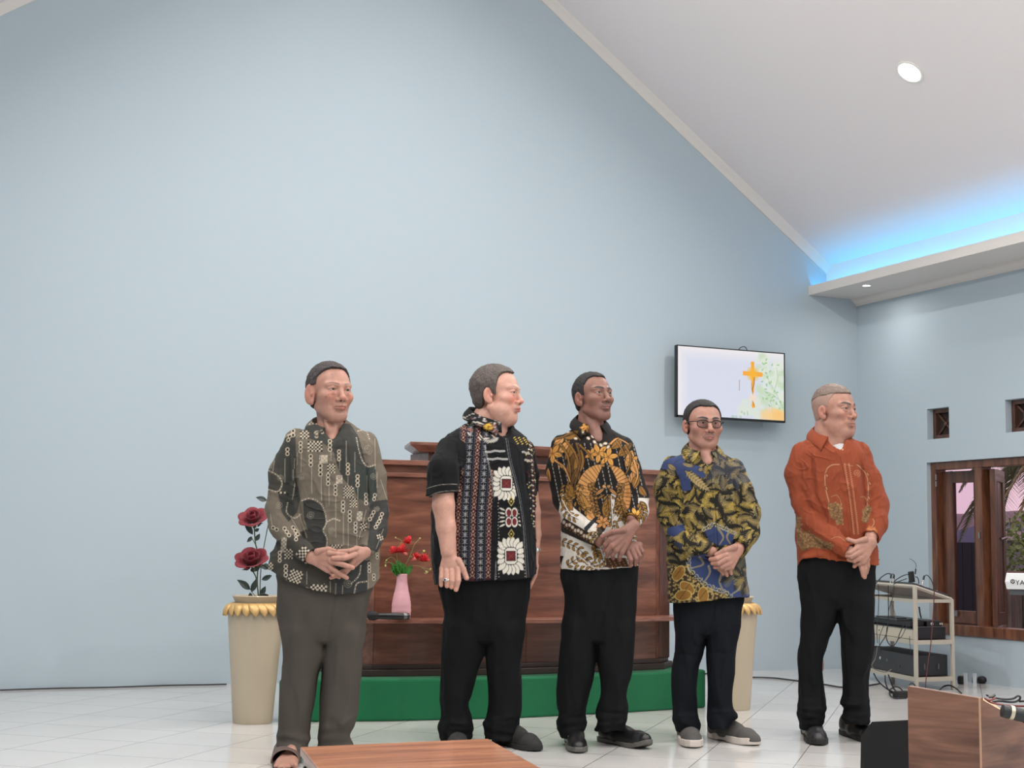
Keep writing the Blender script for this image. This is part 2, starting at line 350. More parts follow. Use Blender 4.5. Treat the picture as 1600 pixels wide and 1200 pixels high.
# wall vents ----------------------------------------------------------
ventm = wood('dark_teak', (62, 40, 34), (86, 58, 48), (104, 72, 58), rough=.45, scale=(10, 10, 1.5))
for i, (a, b_, c, d) in enumerate(OP[:2]):
    xf = XR+.055
    e = empty('wooden_wall_vent', (xf, (a+b_)/2, c), 'square wooden vent with a crossed face, %s' % ('nearer the room corner' if i == 0 else 'cut by the right edge of the photo'), 'vent')
    m = MB()
    for bx in (((xf, a, c), (xf+.05, a+.03, d)), ((xf, b_-.03, c), (xf+.05, b_, d)), ((xf, a, c), (xf+.05, b_, c+.03)), ((xf, a, d-.03), (xf+.05, b_, d))): m.box(*bx)
    m = MB(); m.box((xf, a, c+.03), (xf+.05, a+.03, d-.03)); m.box((xf, b_-.03, c+.03), (xf+.05, b_, d-.03)); m.box((xf, a, c), (xf+.05, b_, c+.03)); m.box((xf, a, d-.03), (xf+.05, b_, d))
    m.build('frame', ventm, e, bevel=.002)
    m = MB(); cy, cz = (a+b_)/2, (c+d)/2; h = (b_-a)/2-.028; hz = (d-c)/2-.028
    for sy in (-1, 1): m.tube([(xf+.022, cy-h*sy, cz-hz), (xf+.022, cy+h*sy, cz+hz)], .007, 6)
    m.sphere((xf+.02, cy, cz), .02, 12); m.build('cross_bars', ventm, e, smooth=40)
    MB().box((xf+.034, a+.02, c+.02), (xf+.044, b_-.02, d-.02)).build('backing', mat('vent_dark', (44, 30, 27), rough=.8), e)

# window --------------------------------------------------------------
wf = wood('window_teak', (80, 48, 34), (108, 68, 48), (132, 88, 64), rough=.28, scale=(9, 9, 1.2), coat=.35)
wf2 = wood('window_teak_dark', (66, 40, 32), (90, 56, 43), (112, 72, 54), rough=.3, scale=(9, 9, 1.2), coat=.3)
xf0, xf1 = XR+.035, XR+.13
f = MB(); fr = .055
f.box((xf0, WY1-fr, WZ0-.02), (xf1, WY1, WZ1-.01)); f.box((xf0-.002, WY0, WZ1-fr), (xf1+.002, WY1, WZ1)); f.box((XR-.012, WY0, WZ0-.03), (xf1, WY1, WZ0+.045)); f.box((xf0, WY0, WZ0), (xf1, WY0+fr, WZ1))
f.box((xf0+.001, 8.105, WZ0), (xf1-.001, 8.175, WZ1-.01)); f.box((xf0+.001, 7.0, WZ0), (xf1-.001, 7.07, WZ1-.01))
win = struct(f.build('window_1', wf, bevel=.004))
win['label'] = 'teak window frame in the right wall with its casements standing open'
def casement(yh, ang, wid, name, glass, mt, sgn=-1):
    """leaf hinged at (xf1, yh), width wid, opened outward by ang"""
    z0, z1 = WZ0+.05, WZ1-fr-.012; th = .035
    def T(p): x, y, z = p; c, s = math.cos(ang), math.sin(ang); return (xf1-.04 + (x*c + y*s), yh + sgn*(y*c - x*s), z)
    def bx(m, a, b_):
        vs = [(x, y, z) for x in (a[0], b_[0]) for y in (a[1], b_[1]) for z in (a[2], b_[2])]; m.add([T(v) for v in vs], [(0, 1, 3, 2), (4, 6, 7, 5), (0, 4, 5, 1), (2, 3, 7, 6), (0, 2, 6, 4), (1, 5, 7, 3)])
    m = MB(); st = .095 if glass else .1
    bx(m, (0, 0, z0), (th, st, z1)); bx(m, (0, wid-st, z0), (th, wid, z1)); bx(m, (0, st, z0), (th, wid-st, z0+.09)); bx(m, (0, st, z1-.085), (th, wid-st, z1))
    for zb in (z0+.09, z1-.09): bx(m, (-.003, st-.012, z0+.085), (0.004, st, z1-.08)); bx(m, (-.003, wid-st, z0+.085), (.004, wid-st+.012, z1-.08))
    leaf = m.build('casement', mt, win, bevel=.003)
    g = MB(); bx(g, ((.014, st, z0+.09) if glass else (.009, st, z0+.09)), ((.019, wid-st, z1-.085) if glass else (.026, wid-st, z1-.085))); g.build('pane' if glass else 'panel', GL if glass else mt, leaf)
    return leaf, T
GL = bpy.data.materials.new('window_glass'); GL.use_nodes = True
n, l = GL.node_tree.nodes, GL.node_tree.links; pb = n['Principled BSDF']; pb.inputs['Base Color'].default_value = (.88, .84, .92, 1); pb.inputs['Roughness'].default_value = .02; pb.inputs['Transmission Weight'].default_value = 1; pb.inputs['IOR'].default_value = 1.02
lf, T1 = casement(8.57, R(7), .385, 'a', True, wf2)
h = MB()
for z in (1.40, 1.45): h.tube([(xf0-.004, 8.573, z-.02), (xf0-.004, 8.573, z+.02)], .006, 8)
h.build('hinge', mat('zinc', (150, 145, 140), rough=.35, metal=.9), lf, smooth=40)
lk = MB(); lk.box((xf0-.008, 8.135-.012, 1.00), (xf0+.002, 8.135+.004, 1.045)); lk.build('keyhole_plate', mat('zinc', (150,)*3), win)
sk = MB(); a = T1((-.006, .10, .44)); sk.box((a[0]-.006, a[1]-.03, .445), (a[0]+.004, a[1]+.0, .485)); sk.build('latch_plate', mat('zinc', (150,)*3), lf)
lf2, T2 = casement(8.03, R(128), .42, 'b', False, wf2, -1)
lt = MB(); p0 = Vector(T2((-.014, .16, 1.00))); p1 = Vector(T2((-.014, .33, 1.012))); lt.tube([p0, p1], .007, 8); lt.sphere(p1, .014, 10); lt.sphere(p0, .01, 10); lt.tube([p1, p1+Vector((0, 0, -.03))], .006, 6)
lt.build('latch', mat('zinc', (150,)*3), lf2, smooth=40)

# outside ------------------------------------------------------------- 
grass = mat('grass_ground', (86, 88, 66), rough=.95, var=.3, vscale=3)
struct(MB().box((XR+.2, -60, -.6), (160, 90, -.45)).build('ground_outside', grass))
def hill(name, x, prof, col, dx=12):
    m = MB(); P = [(y, z) for y, z in prof]
    def fn(u, v):
        i = u*(len(P)-1); k = min(int(i), len(P)-2); t = i-k; y = P[k][0]*(1-t)+P[k+1][0]*t; z = P[k][1]*(1-t)+P[k+1][1]*t
        z += .25*math.sin(u*47)+.15*math.sin(u*91+1); return (x+dx*(v-.5), y, -1+(z+1)*math.sin(math.pi*v))
    m.grid(fn, 60, 9); return struct(m.build(name, mat(name+'_mat', col, rough=1, var=.12, vscale=.3), smooth=60))
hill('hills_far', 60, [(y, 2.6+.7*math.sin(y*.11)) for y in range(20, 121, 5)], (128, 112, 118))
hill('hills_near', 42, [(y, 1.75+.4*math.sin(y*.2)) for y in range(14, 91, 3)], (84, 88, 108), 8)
# dark fence of upright boards seen through the glass
e = empty('yard_fence', (9.95, 11.8, -.45), 'dark board fence standing outside behind the window glass', 'fence')
fmn = mat('fence_dark', (30, 36, 40), rough=.9, var=.15, vscale=4); m = MB()
for k in range(14): m.box((9.95, 10.9+k*.13, -.45), (9.975, 11.025+k*.13, 1.0))
m.build('boards', fmn, e); MB().box((9.975, 10.9, .80), (10.01, 12.7, .86)).build('rail', fmn, e); MB().box((9.975, 10.9, .1), (10.01, 12.7, .16)).build('rail', fmn, e)
# hut with a pale roof on the far slope
hz = empty('hut', (30, 31.5, .3), 'small pale roofed hut on the slope beyond the fence', 'hut')
MB().box((29.4, 30.9, -.4), (30.6, 32.4, 1.28)).build('walls', mat('hutw', (120, 120, 130), rough=.9), hz)
MB().prism([(29.2, 30.7), (30.8, 30.7), (30.8, 32.6), (29.2, 32.6)], 1.26, 1.5).build('roof', mat('hutr', (190, 178, 186), rough=.8), hz)
# weathered wall of planks right outside, low
pw = wood('grey_planks', (74, 70, 62), (98, 92, 80), (120, 112, 98), rough=.9, scale=(1, 12, .9), ns=3, coat=0)
pf = empty('plank_screen', (8.9, 9.0, -.45), 'weathered grey plank screen outside below the keyboard', 'screen')
for k in range(12): MB().box((8.9+.01*(k % 2), 8.3+k*.11, -.45), (8.93, 8.3+k*.11+.104, .585)).build('plank', pw, pf)
MB().prism([(8.93, 8.3), (9.78, 8.3), (9.78, 10.3), (8.93, 9.6)], .54, .57).build('top_board', mat('ob2', (96, 74, 70), rough=.8), pf)
MB().prism([(9.8, 8.3), (9.9, 8.3), (9.9, 10.6), (9.8, 10.6)], -.45, .737).build('back_wall', mat('ob', (128, 98, 90), rough=.8), pf)
# leafy tree
def foliage(c, rad, n, ls, seed):
    rnd = random.Random(seed); m = MB(); c = Vector(c)
    for i in range(n):
        d = Vector((rnd.gauss(0, 1), rnd.gauss(0, 1), rnd.gauss(0, 1))).normalized()*(rnd.random()**.4)
        lump = 1+.22*math.sin(d.x*7+seed)*math.sin(d.y*6+1)*math.cos(d.z*5)
        p = c + Vector((d.x*rad[0], d.y*rad[1], d.z*rad[2]))*lump; s = ls*(.6+rnd.random()*.8)
        t = Vector((rnd.gauss(0, 1), rnd.gauss(0, 1), rnd.gauss(0, .6)-.3)).normalized(); u = t.orthogonal().normalized()*.32
        u = Matrix.Rotation(rnd.random()*6.28, 3, t) @ u
        m.add([p, p+t*s*.5+u*s, p+t*s, p+t*s*.5-u*s], [(0, 1, 2, 3)])
    return m
tr = empty('leafy_tree', (14.2, 12.2, -.45), 'bushy green tree outside the open window', 'tree')
foliage((14.2, 12.6, .95), (2.0, 1.7, 1.25), 30000, .065, 3).build('foliage', mat('leaf_green', (128, 148, 92), rough=.7, var=.35, vscale=1.8), tr)
MB().tube([(14.2, 12.6, -.45), (14.25, 12.5, .1), (14.2, 12.6, .8)], [.16, .12, .08], 8).build('trunk', mat('bark', (96, 84, 70), rough=.9), tr, smooth=50)
# coconut palms: feather fronds
def palm(base, top, nf, seed, label, fl_=1.9):
    rnd = random.Random(seed); b0, t0 = Vector(base), Vector(top)
    e = empty('coconut_palm', base, label, 'palm tree')
    MB().tube([b0, b0.lerp(t0, .5)+Vector((.15, .1, 0)), t0], [.16, .12, .1], 8, smooth=4).build('trunk', mat('palm_bark', (142, 122, 108), rough=.9), e, smooth=50)
    for k in range(nf):
        a = 2*math.pi*(k+rnd.random()*.4)/nf; el = rnd.uniform(.0, .9); d = Vector((math.cos(a), math.sin(a), 0)); m = MB(); pts = []
        for j in range(13): s = j/12; pts.append(t0 + d*fl_*s*math.cos(el*.5) + Vector((0, 0, fl_*(s*math.sin(el) - s*s*1.15))))
        m.tube(pts, [.018*(1-.8*j/12) for j in range(13)], 5)
        side = Vector((-d.y, d.x, 0))
        for j in range(1, 60):
            s = j/60; i = min(int(s*12), 11); p = pts[i].lerp(pts[i+1], s*12-i); L = .5*math.sin(math.pi*(s*.85+.12))
            for sg in (-1, 1):
                q = p + side*sg*L*.62 + d*L*.35 - Vector((0, 0, L*(.45+.3*rnd.random()))); w_ = Vector((0, 0, .012)) + d*.012; m.add([p-w_, p+w_, q], [(0, 1, 2)])
        m.build('frond', mat('frond_%d' % (seed % 2), ((148, 138, 108), (104, 112, 84))[seed % 2], rough=.7, var=.25), e)
palm((18.6, 17.4, -.45), (18.4, 17.2, 3.0), 15, 2, 'coconut palm with drooping pale fronds beyond the open window')
palm((19.9, 20.75, -.45), (19.9, 20.75, 2.6), 13, 5, 'coconut palm whose frond tip shows through the window glass', 1.5)
# ================================================================== STAGE FURNITURE
HP = .213
felt = mat('green_carpet', (14, 104, 64), rough=.95, bump=.4, bscale=500, var=.10, vscale=9, sheen=.1)
PLAT = [(2.075, 7.385), (2.65, 7.25), (3.32, 7.18), (4.0, 7.235), (4.57, 7.33), (4.60, 7.80), (4.52, 7.93), (2.50, 8.05)]
o = MB().prism(PLAT, .0, HP).build('platform', felt, bevel=.012, loc=(3.4, 7.9, 0)); tag(o, 'low platform covered in green carpet under the wooden pulpit', 'platform')
pwood = wood('pulpit_laminate', (88, 54, 43), (120, 76, 60), (148, 98, 78), rough=.32, scale=(.55, 7, 7), ns=2.0)
pedge = wood('pulpit_edge', (104, 66, 54), (128, 84, 70), (150, 102, 86), rough=.3, scale=(.6, 14, 14), ns=2.4)
dark = mat('dark_plinth', (58, 44, 40), rough=.5, var=.15)
pu = empty('pulpit', (3.45, 7.8, HP), 'large reddish-brown wooden church pulpit on the green platform', 'pulpit')
def off(poly, d, cx=3.45, cy=7.65):
    return [(cx+(x-cx)*(1+d/1.0), cy+(y-cy)*(1+d/.26)) for x, y in poly]
BODY = [(2.46, 7.58), (2.60, 7.455), (3.02, 7.40), (3.45, 7.37), (3.88, 7.40), (4.31, 7.455), (4.445, 7.58), (4.445, 7.86), (2.46, 7.86)]
MB().prism(off(BODY, .045), HP, HP+.035).prism(off(BODY, .02), HP+.035, HP+.06).build('plinth', dark, pu, bevel=.004)
# facade: one flat board per facet
for i in range(8):
    (xa, ya), (xb, yb) = BODY[i], BODY[(i+1) % 9]
    d = Vector((xb-xa, yb-ya, 0)); L = d.length; d.normalize(); nn = Vector((d.y, -d.x, 0)); g = .0012
    a = Vector((xa, ya, 0))+d*g; b_ = Vector((xb, yb, 0))-d*g
    q = [(a.x, a.y), (b_.x, b_.y), (b_.x-nn.x*.02, b_.y-nn.y*.02), (a.x-nn.x*.02, a.y-nn.y*.02)]
    MB().prism(q, HP+.06, 1.30).build('panel', pwood, pu)
MB().prism([(x*.995+.0172, y+.012) for x, y in BODY], HP+.06, 1.29).build('carcass', mat('groove', (52, 32, 28), rough=.7), pu)
MB().prism(off(BODY, .022), 1.262, 1.285).build('lower_cornice', pedge, pu, bevel=.003)
MB().prism(off(BODY, .006), 1.285, 1.325).build('frieze', pwood, pu)
MB().prism(off(BODY, .045), 1.325, 1.352).build('cornice', pedge, pu, bevel=.003)
# side post boards at the right end
MB().box((4.36, 7.50, HP+.06), (4.43, 7.56, 1.26)).build('corner_post', wood('post_dark', (70, 42, 36), (86, 52, 44), (104, 66, 56), scale=(8, 8, 1)), pu, bevel=.003)
# book ledge
LEDG = [(2.40, 7.50), (2.54, 7.30), (2.98, 7.22), (3.45, 7.19), (3.92, 7.22), (4.38, 7.30), (4.52, 7.50), (4.52, 7.60), (2.40, 7.60)]
MB().prism(LEDG, .494, .516).build('ledge', pedge, pu, bevel=.003)
MB().box((3.86, 7.335, .80), (3.905, 7.40, .832)).build('peg', pedge, pu, bevel=.004)
MB().prism([(2.93, 7.56), (3.42, 7.52), (3.91, 7.56), (3.91, 7.84), (2.93, 7.84)], 1.352, 1.41).build('reading_desk_neck', pwood, pu)
dk_ = [(2.80, 7.50), (3.42, 7.40), (4.04, 7.50), (4.0, 7.86), (2.90, 7.86)]; di_ = [(3.42+(x-3.42)*.90, 7.66+(y-7.66)*.88) for x, y in dk_]
MB().add([(x, y, 1.408) for x, y in di_]+[(x, y, 1.443) for x, y in dk_]+[(x, y, 1.460) for x, y in dk_], [(4, 3, 2, 1, 0), (10, 11, 12, 13, 14)]+[(r*5+i, r*5+(i+1) % 5, r*5+5+(i+1) % 5, r*5+5+i) for r in (0, 1) for i in range(5)]).build('reading_desk_top', pedge, pu, bevel=.002)


# planters -------------------------------------------------------------
creamm = mat('cream_pot', (184, 170, 148), rough=.45, var=.05, vscale=5, coat=.1, bump=.06, bscale=20)
goldm = mat('gold_paint', (206, 168, 108), rough=.42, metal=.25, var=.18, vscale=30)
def planter(loc, label, seed):
    e = empty('planter', loc, label, 'planter', 'cream planters flanking the pulpit'); x, y, _ = loc
    prof = [(.085, 0), (.097, 0), (.1, .01), (.108, .12), (.120, .28), (.132, .42), (.139, .50), (.141, .548), (.136, .572), (.112, .585), (.105, .592), (.106, .602), (.116, .622), (.124, .632), (.120, .636), (.105, .632), (.098, .60), (.096, .56), (.01, .555)]
    MB().lathe(prof, loc, n=48).build('pot', creamm, e, smooth=35)
    c = MB(); rnd = random.Random(seed); N = 22
    for k in range(N):
        a = 2*math.pi*k/N; sk = .20
        def fn(u, v, a=a):
            w = .5*(2*math.pi/N)*1.25*math.sin(math.pi*min(1, .22+u*.80))**.5; th = a + sk*u*.9 + w*(v-.5)*2
            r = .112 + .046*math.sin(u*1.75) + .006*math.cos((v-.5)*3) + (.003 if k % 2 else 0); z = .598 - .012*u - .052*u**2.2
            return (x+r*math.cos(th), y+r*math.sin(th), z)
        c.grid(fn, 8, 5)
    c.build('leaf_collar', goldm, e, smooth=50, solid=.004)
    m = MB()
    for (a, z) in ((-1.9, .27), (-1.35, .12), (-2.2, .42)):
        r = .121; m.sphere((x+r*math.cos(a)*.99, y+r*math.sin(a)*.99, z), .005, 8)
    return e
planter((1.955, 7.42, 0), 'tall cream planter with a gold leaf collar, holding red roses left of the pulpit', 1)
planter((4.675, 7.215, 0), 'cream planter right of the pulpit, half hidden behind the man in blue and gold', 2)

# roses -----------------------------------------------------------------
rosem = mat('rose_red', (112, 16, 32), rough=.7, var=.25, vscale=25, sheen=.1)
rosem2 = mat('rose_pink_back', (176, 120, 112), rough=.7)
stemm = mat('rose_stem', (74, 84, 66), rough=.6)
leafm = mat('rose_leaf', (52, 66, 62), rough=.5, var=.25, vscale=30)
def petal_cup(m, c, ax, r, h, span, a0, flare, M):
    def fn(u, v):
        th = a0 + span*(v-.5); rr = r*(.25+.75*math.sin(u*1.5)) + flare*u**3*r*(1+.25*math.cos((v-.5)*6)); z = h*u*(1-.18*(2*abs(v-.5))**3) - flare*h*.35*u**4
        return Vector(c) + M @ Vector((rr*math.cos(th), rr*math.sin(th), z))
    m.grid(fn, 7, 7)
def rose(parent, c, ax, r, seed, pink=False):
    rnd = random.Random(seed); M = Vector(ax).to_track_quat('Z', 'Y').to_matrix(); m = MB()
    for k in range(4): petal_cup(m, c, ax, r*.35, r*1.25, 2.4, k*1.7, -.1, M)
    for k in range(5): petal_cup(m, c, ax, r*.62, r*1.2, 1.7, k*1.26+.4, .15, M)
    for k in range(6): petal_cup(m, c, ax, r*.88, r*1.05, 1.35, k*1.05+.9, .45+.2*rnd.random(), M)
    m.build('flower', rosem, parent, smooth=60, solid=.0012)
    if pink:
        m = MB(); petal_cup(m, Vector(c)-M @ Vector((0, 0, .002)), ax, r*.95, r*1.0, .9, -1.3, .5, M); m.build('pale_petal', rosem2, parent, smooth=60, solid=.0012)
    s = MB()
    for k in range(5):
        a = k*1.257
        def fn(u, v): w = .22*r*math.sin(math.pi*min(1, u+.15))*(v-.5)*2; rr = r*(.2+.75*u); return Vector(c) + M @ Vector((rr*math.cos(a)-w*math.sin(a), rr*math.sin(a)+w*math.cos(a), -r*.05-.25*r*u+.3*r*u*u))
        s.grid(fn, 5, 3)
    s.build('sepals', stemm, parent, smooth=60, solid=.001)
def leaf(parent, p, q, w, nm='leaf', mt=None):
    p, q = Vector(p), Vector(q); d = q-p; L = d.length; side = d.cross(Vector((.25, -1, .2))).normalized(); up = side.cross(d).normalized(); m = MB()
    def fn(u, v): return p + d*u + side*w*math.sin(math.pi*u**.85)*(v-.5)*2 + up*(-.35*w*(1-(2*abs(v-.5))**2) + .25*w*math.sin(u*3))*1.0
    m.grid(fn, 9, 5); return m.build(nm, mt or leafm, parent, smooth=60, solid=.0015)
D1 = 7.42
def P1(x, y, dd=0.): return aty(x, y, D1+dd)
e1 = empty('artificial_rose', P1(403, 934), 'artificial red rose on the tallest stem in the left planter', 'rose')
MB().tube([P1(404, 936), P1(402, 905), P1(404, 875), P1(402, 862), P1(399, 848), P1(398, 836), P1(397, 820)], .0035, 6, smooth=4).build('stem', stemm, e1, smooth=60)
rose(e1, P1(397, 817, 0), (-.35, -.55, .75), .052, 5, True)
leaf(e1, P1(395, 835), P1(381, 815), .017); leaf(e1, P1(399, 845), P1(406, 834), .012); leaf(e1, P1(394, 839), P1(386, 847), .01); leaf(e1, P1(398, 830), P1(405, 826), .009); leaf(e1, P1(402, 823), P1(408, 817), .006)
MB().tube([P1(402, 856), P1(396, 845), P1(392, 838)], .002, 5, smooth=3).build('twig', stemm, e1)
e2 = empty('artificial_rose', P1(400, 934, -.03), 'dark red artificial rose, wide open, lower of the two in the left planter', 'rose')
MB().tube([P1(405, 936, -.03), P1(402, 915, -.03), P1(400, 902, -.03), P1(395, 892, -.03), P1(393, 884, -.03)], .0035, 6, smooth=4).build('stem', stemm, e2, smooth=60)
rose(e2, P1(394, 884, -.03), (-.25, -.5, .75), .062, 9)
leaf(e2, P1(391, 921, -.03), P1(371, 906, -.03), .018); leaf(e2, P1(393, 925, -.03), P1(400, 905, -.03), .016); leaf(e2, P1(399, 893, -.03), P1(404, 880, -.03), .015); leaf(e2, P1(391, 926, -.02), P1(391, 938, -.02), .012)
MB().tube([P1(404, 936, -.03), P1(396, 928, -.03), P1(391, 920, -.03)], .002, 5, smooth=3).build('twig', stemm, e2)
e3 = empty('artificial_rose', P1(408, 934, .03), 'thin flowerless rose stem leaning right in the left planter', 'rose stem')
MB().tube([P1(406, 936, .03), P1(407, 900, .03), P1(410, 868, .03), P1(416, 835, .03), P1(420, 812, .03), P1(419, 786, .03)], .0025, 6, smooth=4).build('stem', stemm, e3, smooth=60)
for a, b_, w_ in (((417, 782), (400, 777), .014), ((406, 884), (424, 888), .014), ((409, 906), (425, 899), .013), ((407, 930), (415, 916), .014), ((402, 934), (420, 930), .017), ((414, 880), (426, 892), .010), ((416, 905), (422, 898), .008)): leaf(e3, P1(*a, .03), P1(*b_, .03), w_)

# vase with flowers and microphone on the ledge --------------------------
vx = aty(627, 955, 7.30); vb = (vx.x, 7.30, .517)
pinkm = mat('pink_ceramic', (214, 160, 168), rough=.5, bump=.0)
vp = []
for z, r_ in ((0, .040), (.004, .045), (.03, .049), (.06, .0475), (.085, .043), (.115, .034), (.145, .0275), (.168, .0265), (.176, .0275), (.178, .0255), (.16, .024), (.02, .03)): vp.append((r_, z))
vp2 = [(.001, 0)] ; 
for i in range(len(vp)-1):
    (ra, za), (rb, zb) = vp[i], vp[i+1]
    for k in range(4):
        t = k/4; z = za+(zb-za)*t; vp2.append((ra+(rb-ra)*t + (.0009*math.sin(z*520) if .012 < z < .11 and i < 7 else 0), z))
vp2.append(vp[-1])
vp2 = [(r_*1.04, z*1.31) for r_, z in vp2]
vase = MB().lathe(vp2, vb, n=40).build('vase', pinkm, None, smooth=60, loc=vb); tag(vase, 'small pink ribbed vase standing on the pulpit ledge', 'vase')
def V(x, y, dd=0.): return aty(x, y, 7.30+dd)
bq = empty('flower_bouquet', V(626, 896), 'bunch of artificial red flowers with green leaves in the pink vase', 'flowers')
fl_red = mat('flower_red', (196, 34, 40), rough=.55, var=.3, vscale=60); fl_green = mat('fresh_green', (62, 128, 46), rough=.55, var=.4, vscale=30); fl_y = mat('flower_cream', (206, 204, 130), rough=.6); fl_pk = mat('flower_pink', (222, 120, 110), rough=.6)
def blossom(c, r, seed, mt=fl_red, n=42, nm='flower'):
    rnd = random.Random(seed); m = MB(); c = Vector(c); r = r*1.3 if nm == 'flower' else r
    for k in range(n):
        th = rnd.uniform(0, 6.28); ph = rnd.uniform(-.3, 1.45); d = Vector((math.cos(th)*math.cos(ph), math.sin(th)*math.cos(ph), math.sin(ph))); s = d.cross(Vector((0, 0, 1)) if abs(d.z) < .9 else Vector((1, 0, 0))).normalized(); u = s.cross(d); L = r*(.75+.4*rnd.random())
        m.grid(lambda a, b_, d=d, s=s, u=u, L=L: c + d*L*a + s*L*.28*math.sin(math.pi*min(1, a*.8+.15))*(b_-.5)*2 + u*.25*L*a*a, 4, 3)
    m.build(nm, mt, bq, smooth=60, solid=.0008)
blossom(V(637, 849), .028, 1); blossom(V(627, 863, -.02), .033, 2); blossom(V(615, 864), .026, 3); blossom(V(662, 877, -.01), .030, 4); blossom(V(650, 872), .022, 5); blossom(V(647, 876, -.03), .014, 6, fl_pk, 20); blossom(V(634, 867, -.045), .012, 7, fl_pk, 16)
rnd = random.Random(4)
for k in range(34):
    a = rnd.uniform(-1.25, 1.25); L = rnd.uniform(15, 27); b0 = (627+rnd.uniform(-5, 5), 899); dd = rnd.uniform(-.04, .04)
    leaf(bq, V(*b0), V(b0[0]+L*.72*math.sin(a), 897-L*math.cos(a)*.85, dd), .015, 'leaf', fl_green)
for P in (((627, 895), (620, 870), (622, 855), (628, 846), (620, 841)), ((628, 893), (640, 870), (648, 850), (656, 842)), ((626, 890), (615, 872), (606, 873), (601, 880)), ((630, 890), (646, 884), (658, 886), (665, 893)), ((626, 890), (612, 880), (604, 879), (602, 884)), ((640, 870), (655, 868), (662, 863)), ((658, 886), (668, 889), (672, 891))):
    MB().tube([V(*q) for q in P], .0015, 5, smooth=4).build('twig', mat('twig_green', (140, 150, 84), rough=.6), bq)
for q, r_, dk in (((618, 841), .008, 1), ((656, 842), .008, 2), ((662, 863), .013, 3), ((602, 885), .009, 4), ((666, 896), .015, 5), ((672, 891), .012, 6), ((604, 876), .006, 7)): blossom(V(*q, -.01), r_, dk, fl_y, 9, 'small_blossom')
blk = mat('black_plastic', (28, 28, 30), rough=.35, spec=.5); blkm = mat('black_matt', (24, 24, 26), rough=.6); grey = mat('grey_metal', (120, 120, 122), rough=.35, metal=.6)
mc = empty('microphone', aty(605, 953, 7.22), 'black wireless microphone lying on the pulpit ledge before the pink vase', 'microphone')
p0, p1 = aty(589, 951, 7.235), aty(640, 955.5, 7.235); p0.z = .516+.020; p1.z = .516+.0185
MB().tube([p0.lerp(p1, t) for t in (0, .02, .1, .5, .93, .98, 1)], [.010, .0155, .0165, .0185, .0165, .015, .008], 16).build('handle', blk, mc, smooth=50)
q0 = aty(575, 950, 7.235); q0.z = .516+.025
MB().tube([q0+(p0-q0)*t for t in (-.15, 0, .2, .5, .8, 1, 1.15)], [.006, .016, .0235, .0255, .0235, .0185, .0165], 18).build('grille', mat('grille', (36, 36, 38), rough=.5, metal=.4, bump=.8, bscale=900), mc, smooth=60)
MB().tube([p0.lerp(p1, t) for t in (.80, .90)], [.0182, .0177], 16).build('tail_ring', grey, mc, smooth=60)

# television --------------------------------------------------------------
tv = empty('television', (6.03, 9.36, 1.86), 'flat television on the back wall showing a golden cross', 'television')
TY = 9.30
MB().box((5.548, TY, 1.862), (6.502, TY+.035, 2.397)).build('casing', blk, tv, bevel=.004)
MB().box((5.75, TY+.035, 1.95), (6.3, YB-.005, 2.25)).build('wall_bracket', blkm, tv)
m = MB(); m.box((5.548, TY-.006, 1.862), (6.502, TY, 1.878)); m.box((5.548, TY-.006, 2.389), (6.502, TY, 2.397)); m.box((5.548, TY-.006, 1.862), (5.556, TY, 2.397)); m.box((6.494, TY-.006, 1.862), (6.502, TY, 2.397)); m.build('bezel', blk, tv)
# picture on the screen: own coordinates 0..170 x 0..94
cv = Canvas(0, 0, 170, 94, 4, (222, 226, 242))
yy = cv.Y[:, None]; xx = cv.X[None, :]
edge = np.clip(1-np.minimum.reduce([xx+0*yy, yy+0*xx, 170-xx+0*yy])/22., 0, 1)**1.5; cv.mix(cv.a, edge*.8, (255, 246, 244))
cv.mix(cv.a, np.clip((xx-118)/40, 0, 1)*np.clip(1-abs(yy-45)/60, 0, 1)*.55, (222, 240, 226))
rr = random.Random(3)
for k in range(70):
    x = rr.uniform(128, 170); y = rr.uniform(6, 84); cv.disk(x, y, rr.uniform(2, 6), (206, 226, 196) if k % 2 else (232, 238, 224), soft=4)
for k in range(34):
    x = rr.uniform(134, 168); y = rr.uniform(10, 80); a = rr.uniform(0, 6.28); cv.leaf((x, y), (x+5*math.cos(a), y+5*math.sin(a)), 1.1, (168, 206, 160))
for P in (((168, 76), (158, 58), (146, 40), (140, 26)), ((160, 64), (150, 58), (138, 54)), ((155, 50), (160, 34), (158, 20)), ((150, 90), (150, 76), (146, 66))): cv.line(P, .7, (160, 196, 150), .4, 4)
for k in range(40): x = rr.uniform(95, 135); y = rr.uniform(66, 92); cv.disk(x, y, rr.uniform(1, 5), (226, 234, 222), soft=3)
for (x, y, r_) in ((150, 88, 11), (162, 86, 7), (138, 88, 7), (166, 91, 8)): cv.disk(x, y, r_, (255, 214, 150), soft=7)
for (x, y, r_) in ((158, 86, 7), (163, 88, 6)): cv.disk(x, y, r_, (255, 205, 130), soft=6)
cv.poly([(116, 14), (121.5, 14), (121, 55), (119.5, 60), (117, 54)], (255, 178, 60)); cv.poly([(103, 28), (134, 28), (136, 31), (134, 34.5), (103, 34)], (255, 176, 70)); cv.disk(119, 31, 8, (255, 188, 60), soft=5)
cv.line([(121.5, 36), (121, 46), (118.5, 52), (119.2, 60)], 1.1, (150, 90, 40), .7, 3); cv.line([(117.5, 44), (117.6, 52), (119, 59)], .7, (200, 120, 40), .5, 3)
cv.poly([(118, 68), (121, 72), (123, 77), (119, 79), (117, 76)], (255, 170, 60)); cv.line([(119, 69), (121, 75)], .8, (150, 100, 50)); cv.disk(119, 64, 5, (255, 226, 200), soft=5)
cv.line([(97.5, 41), (97.2, 55)], .8, (170, 130, 120)); cv.line([(110, 84), (111, 89)], .8, (150, 170, 150))
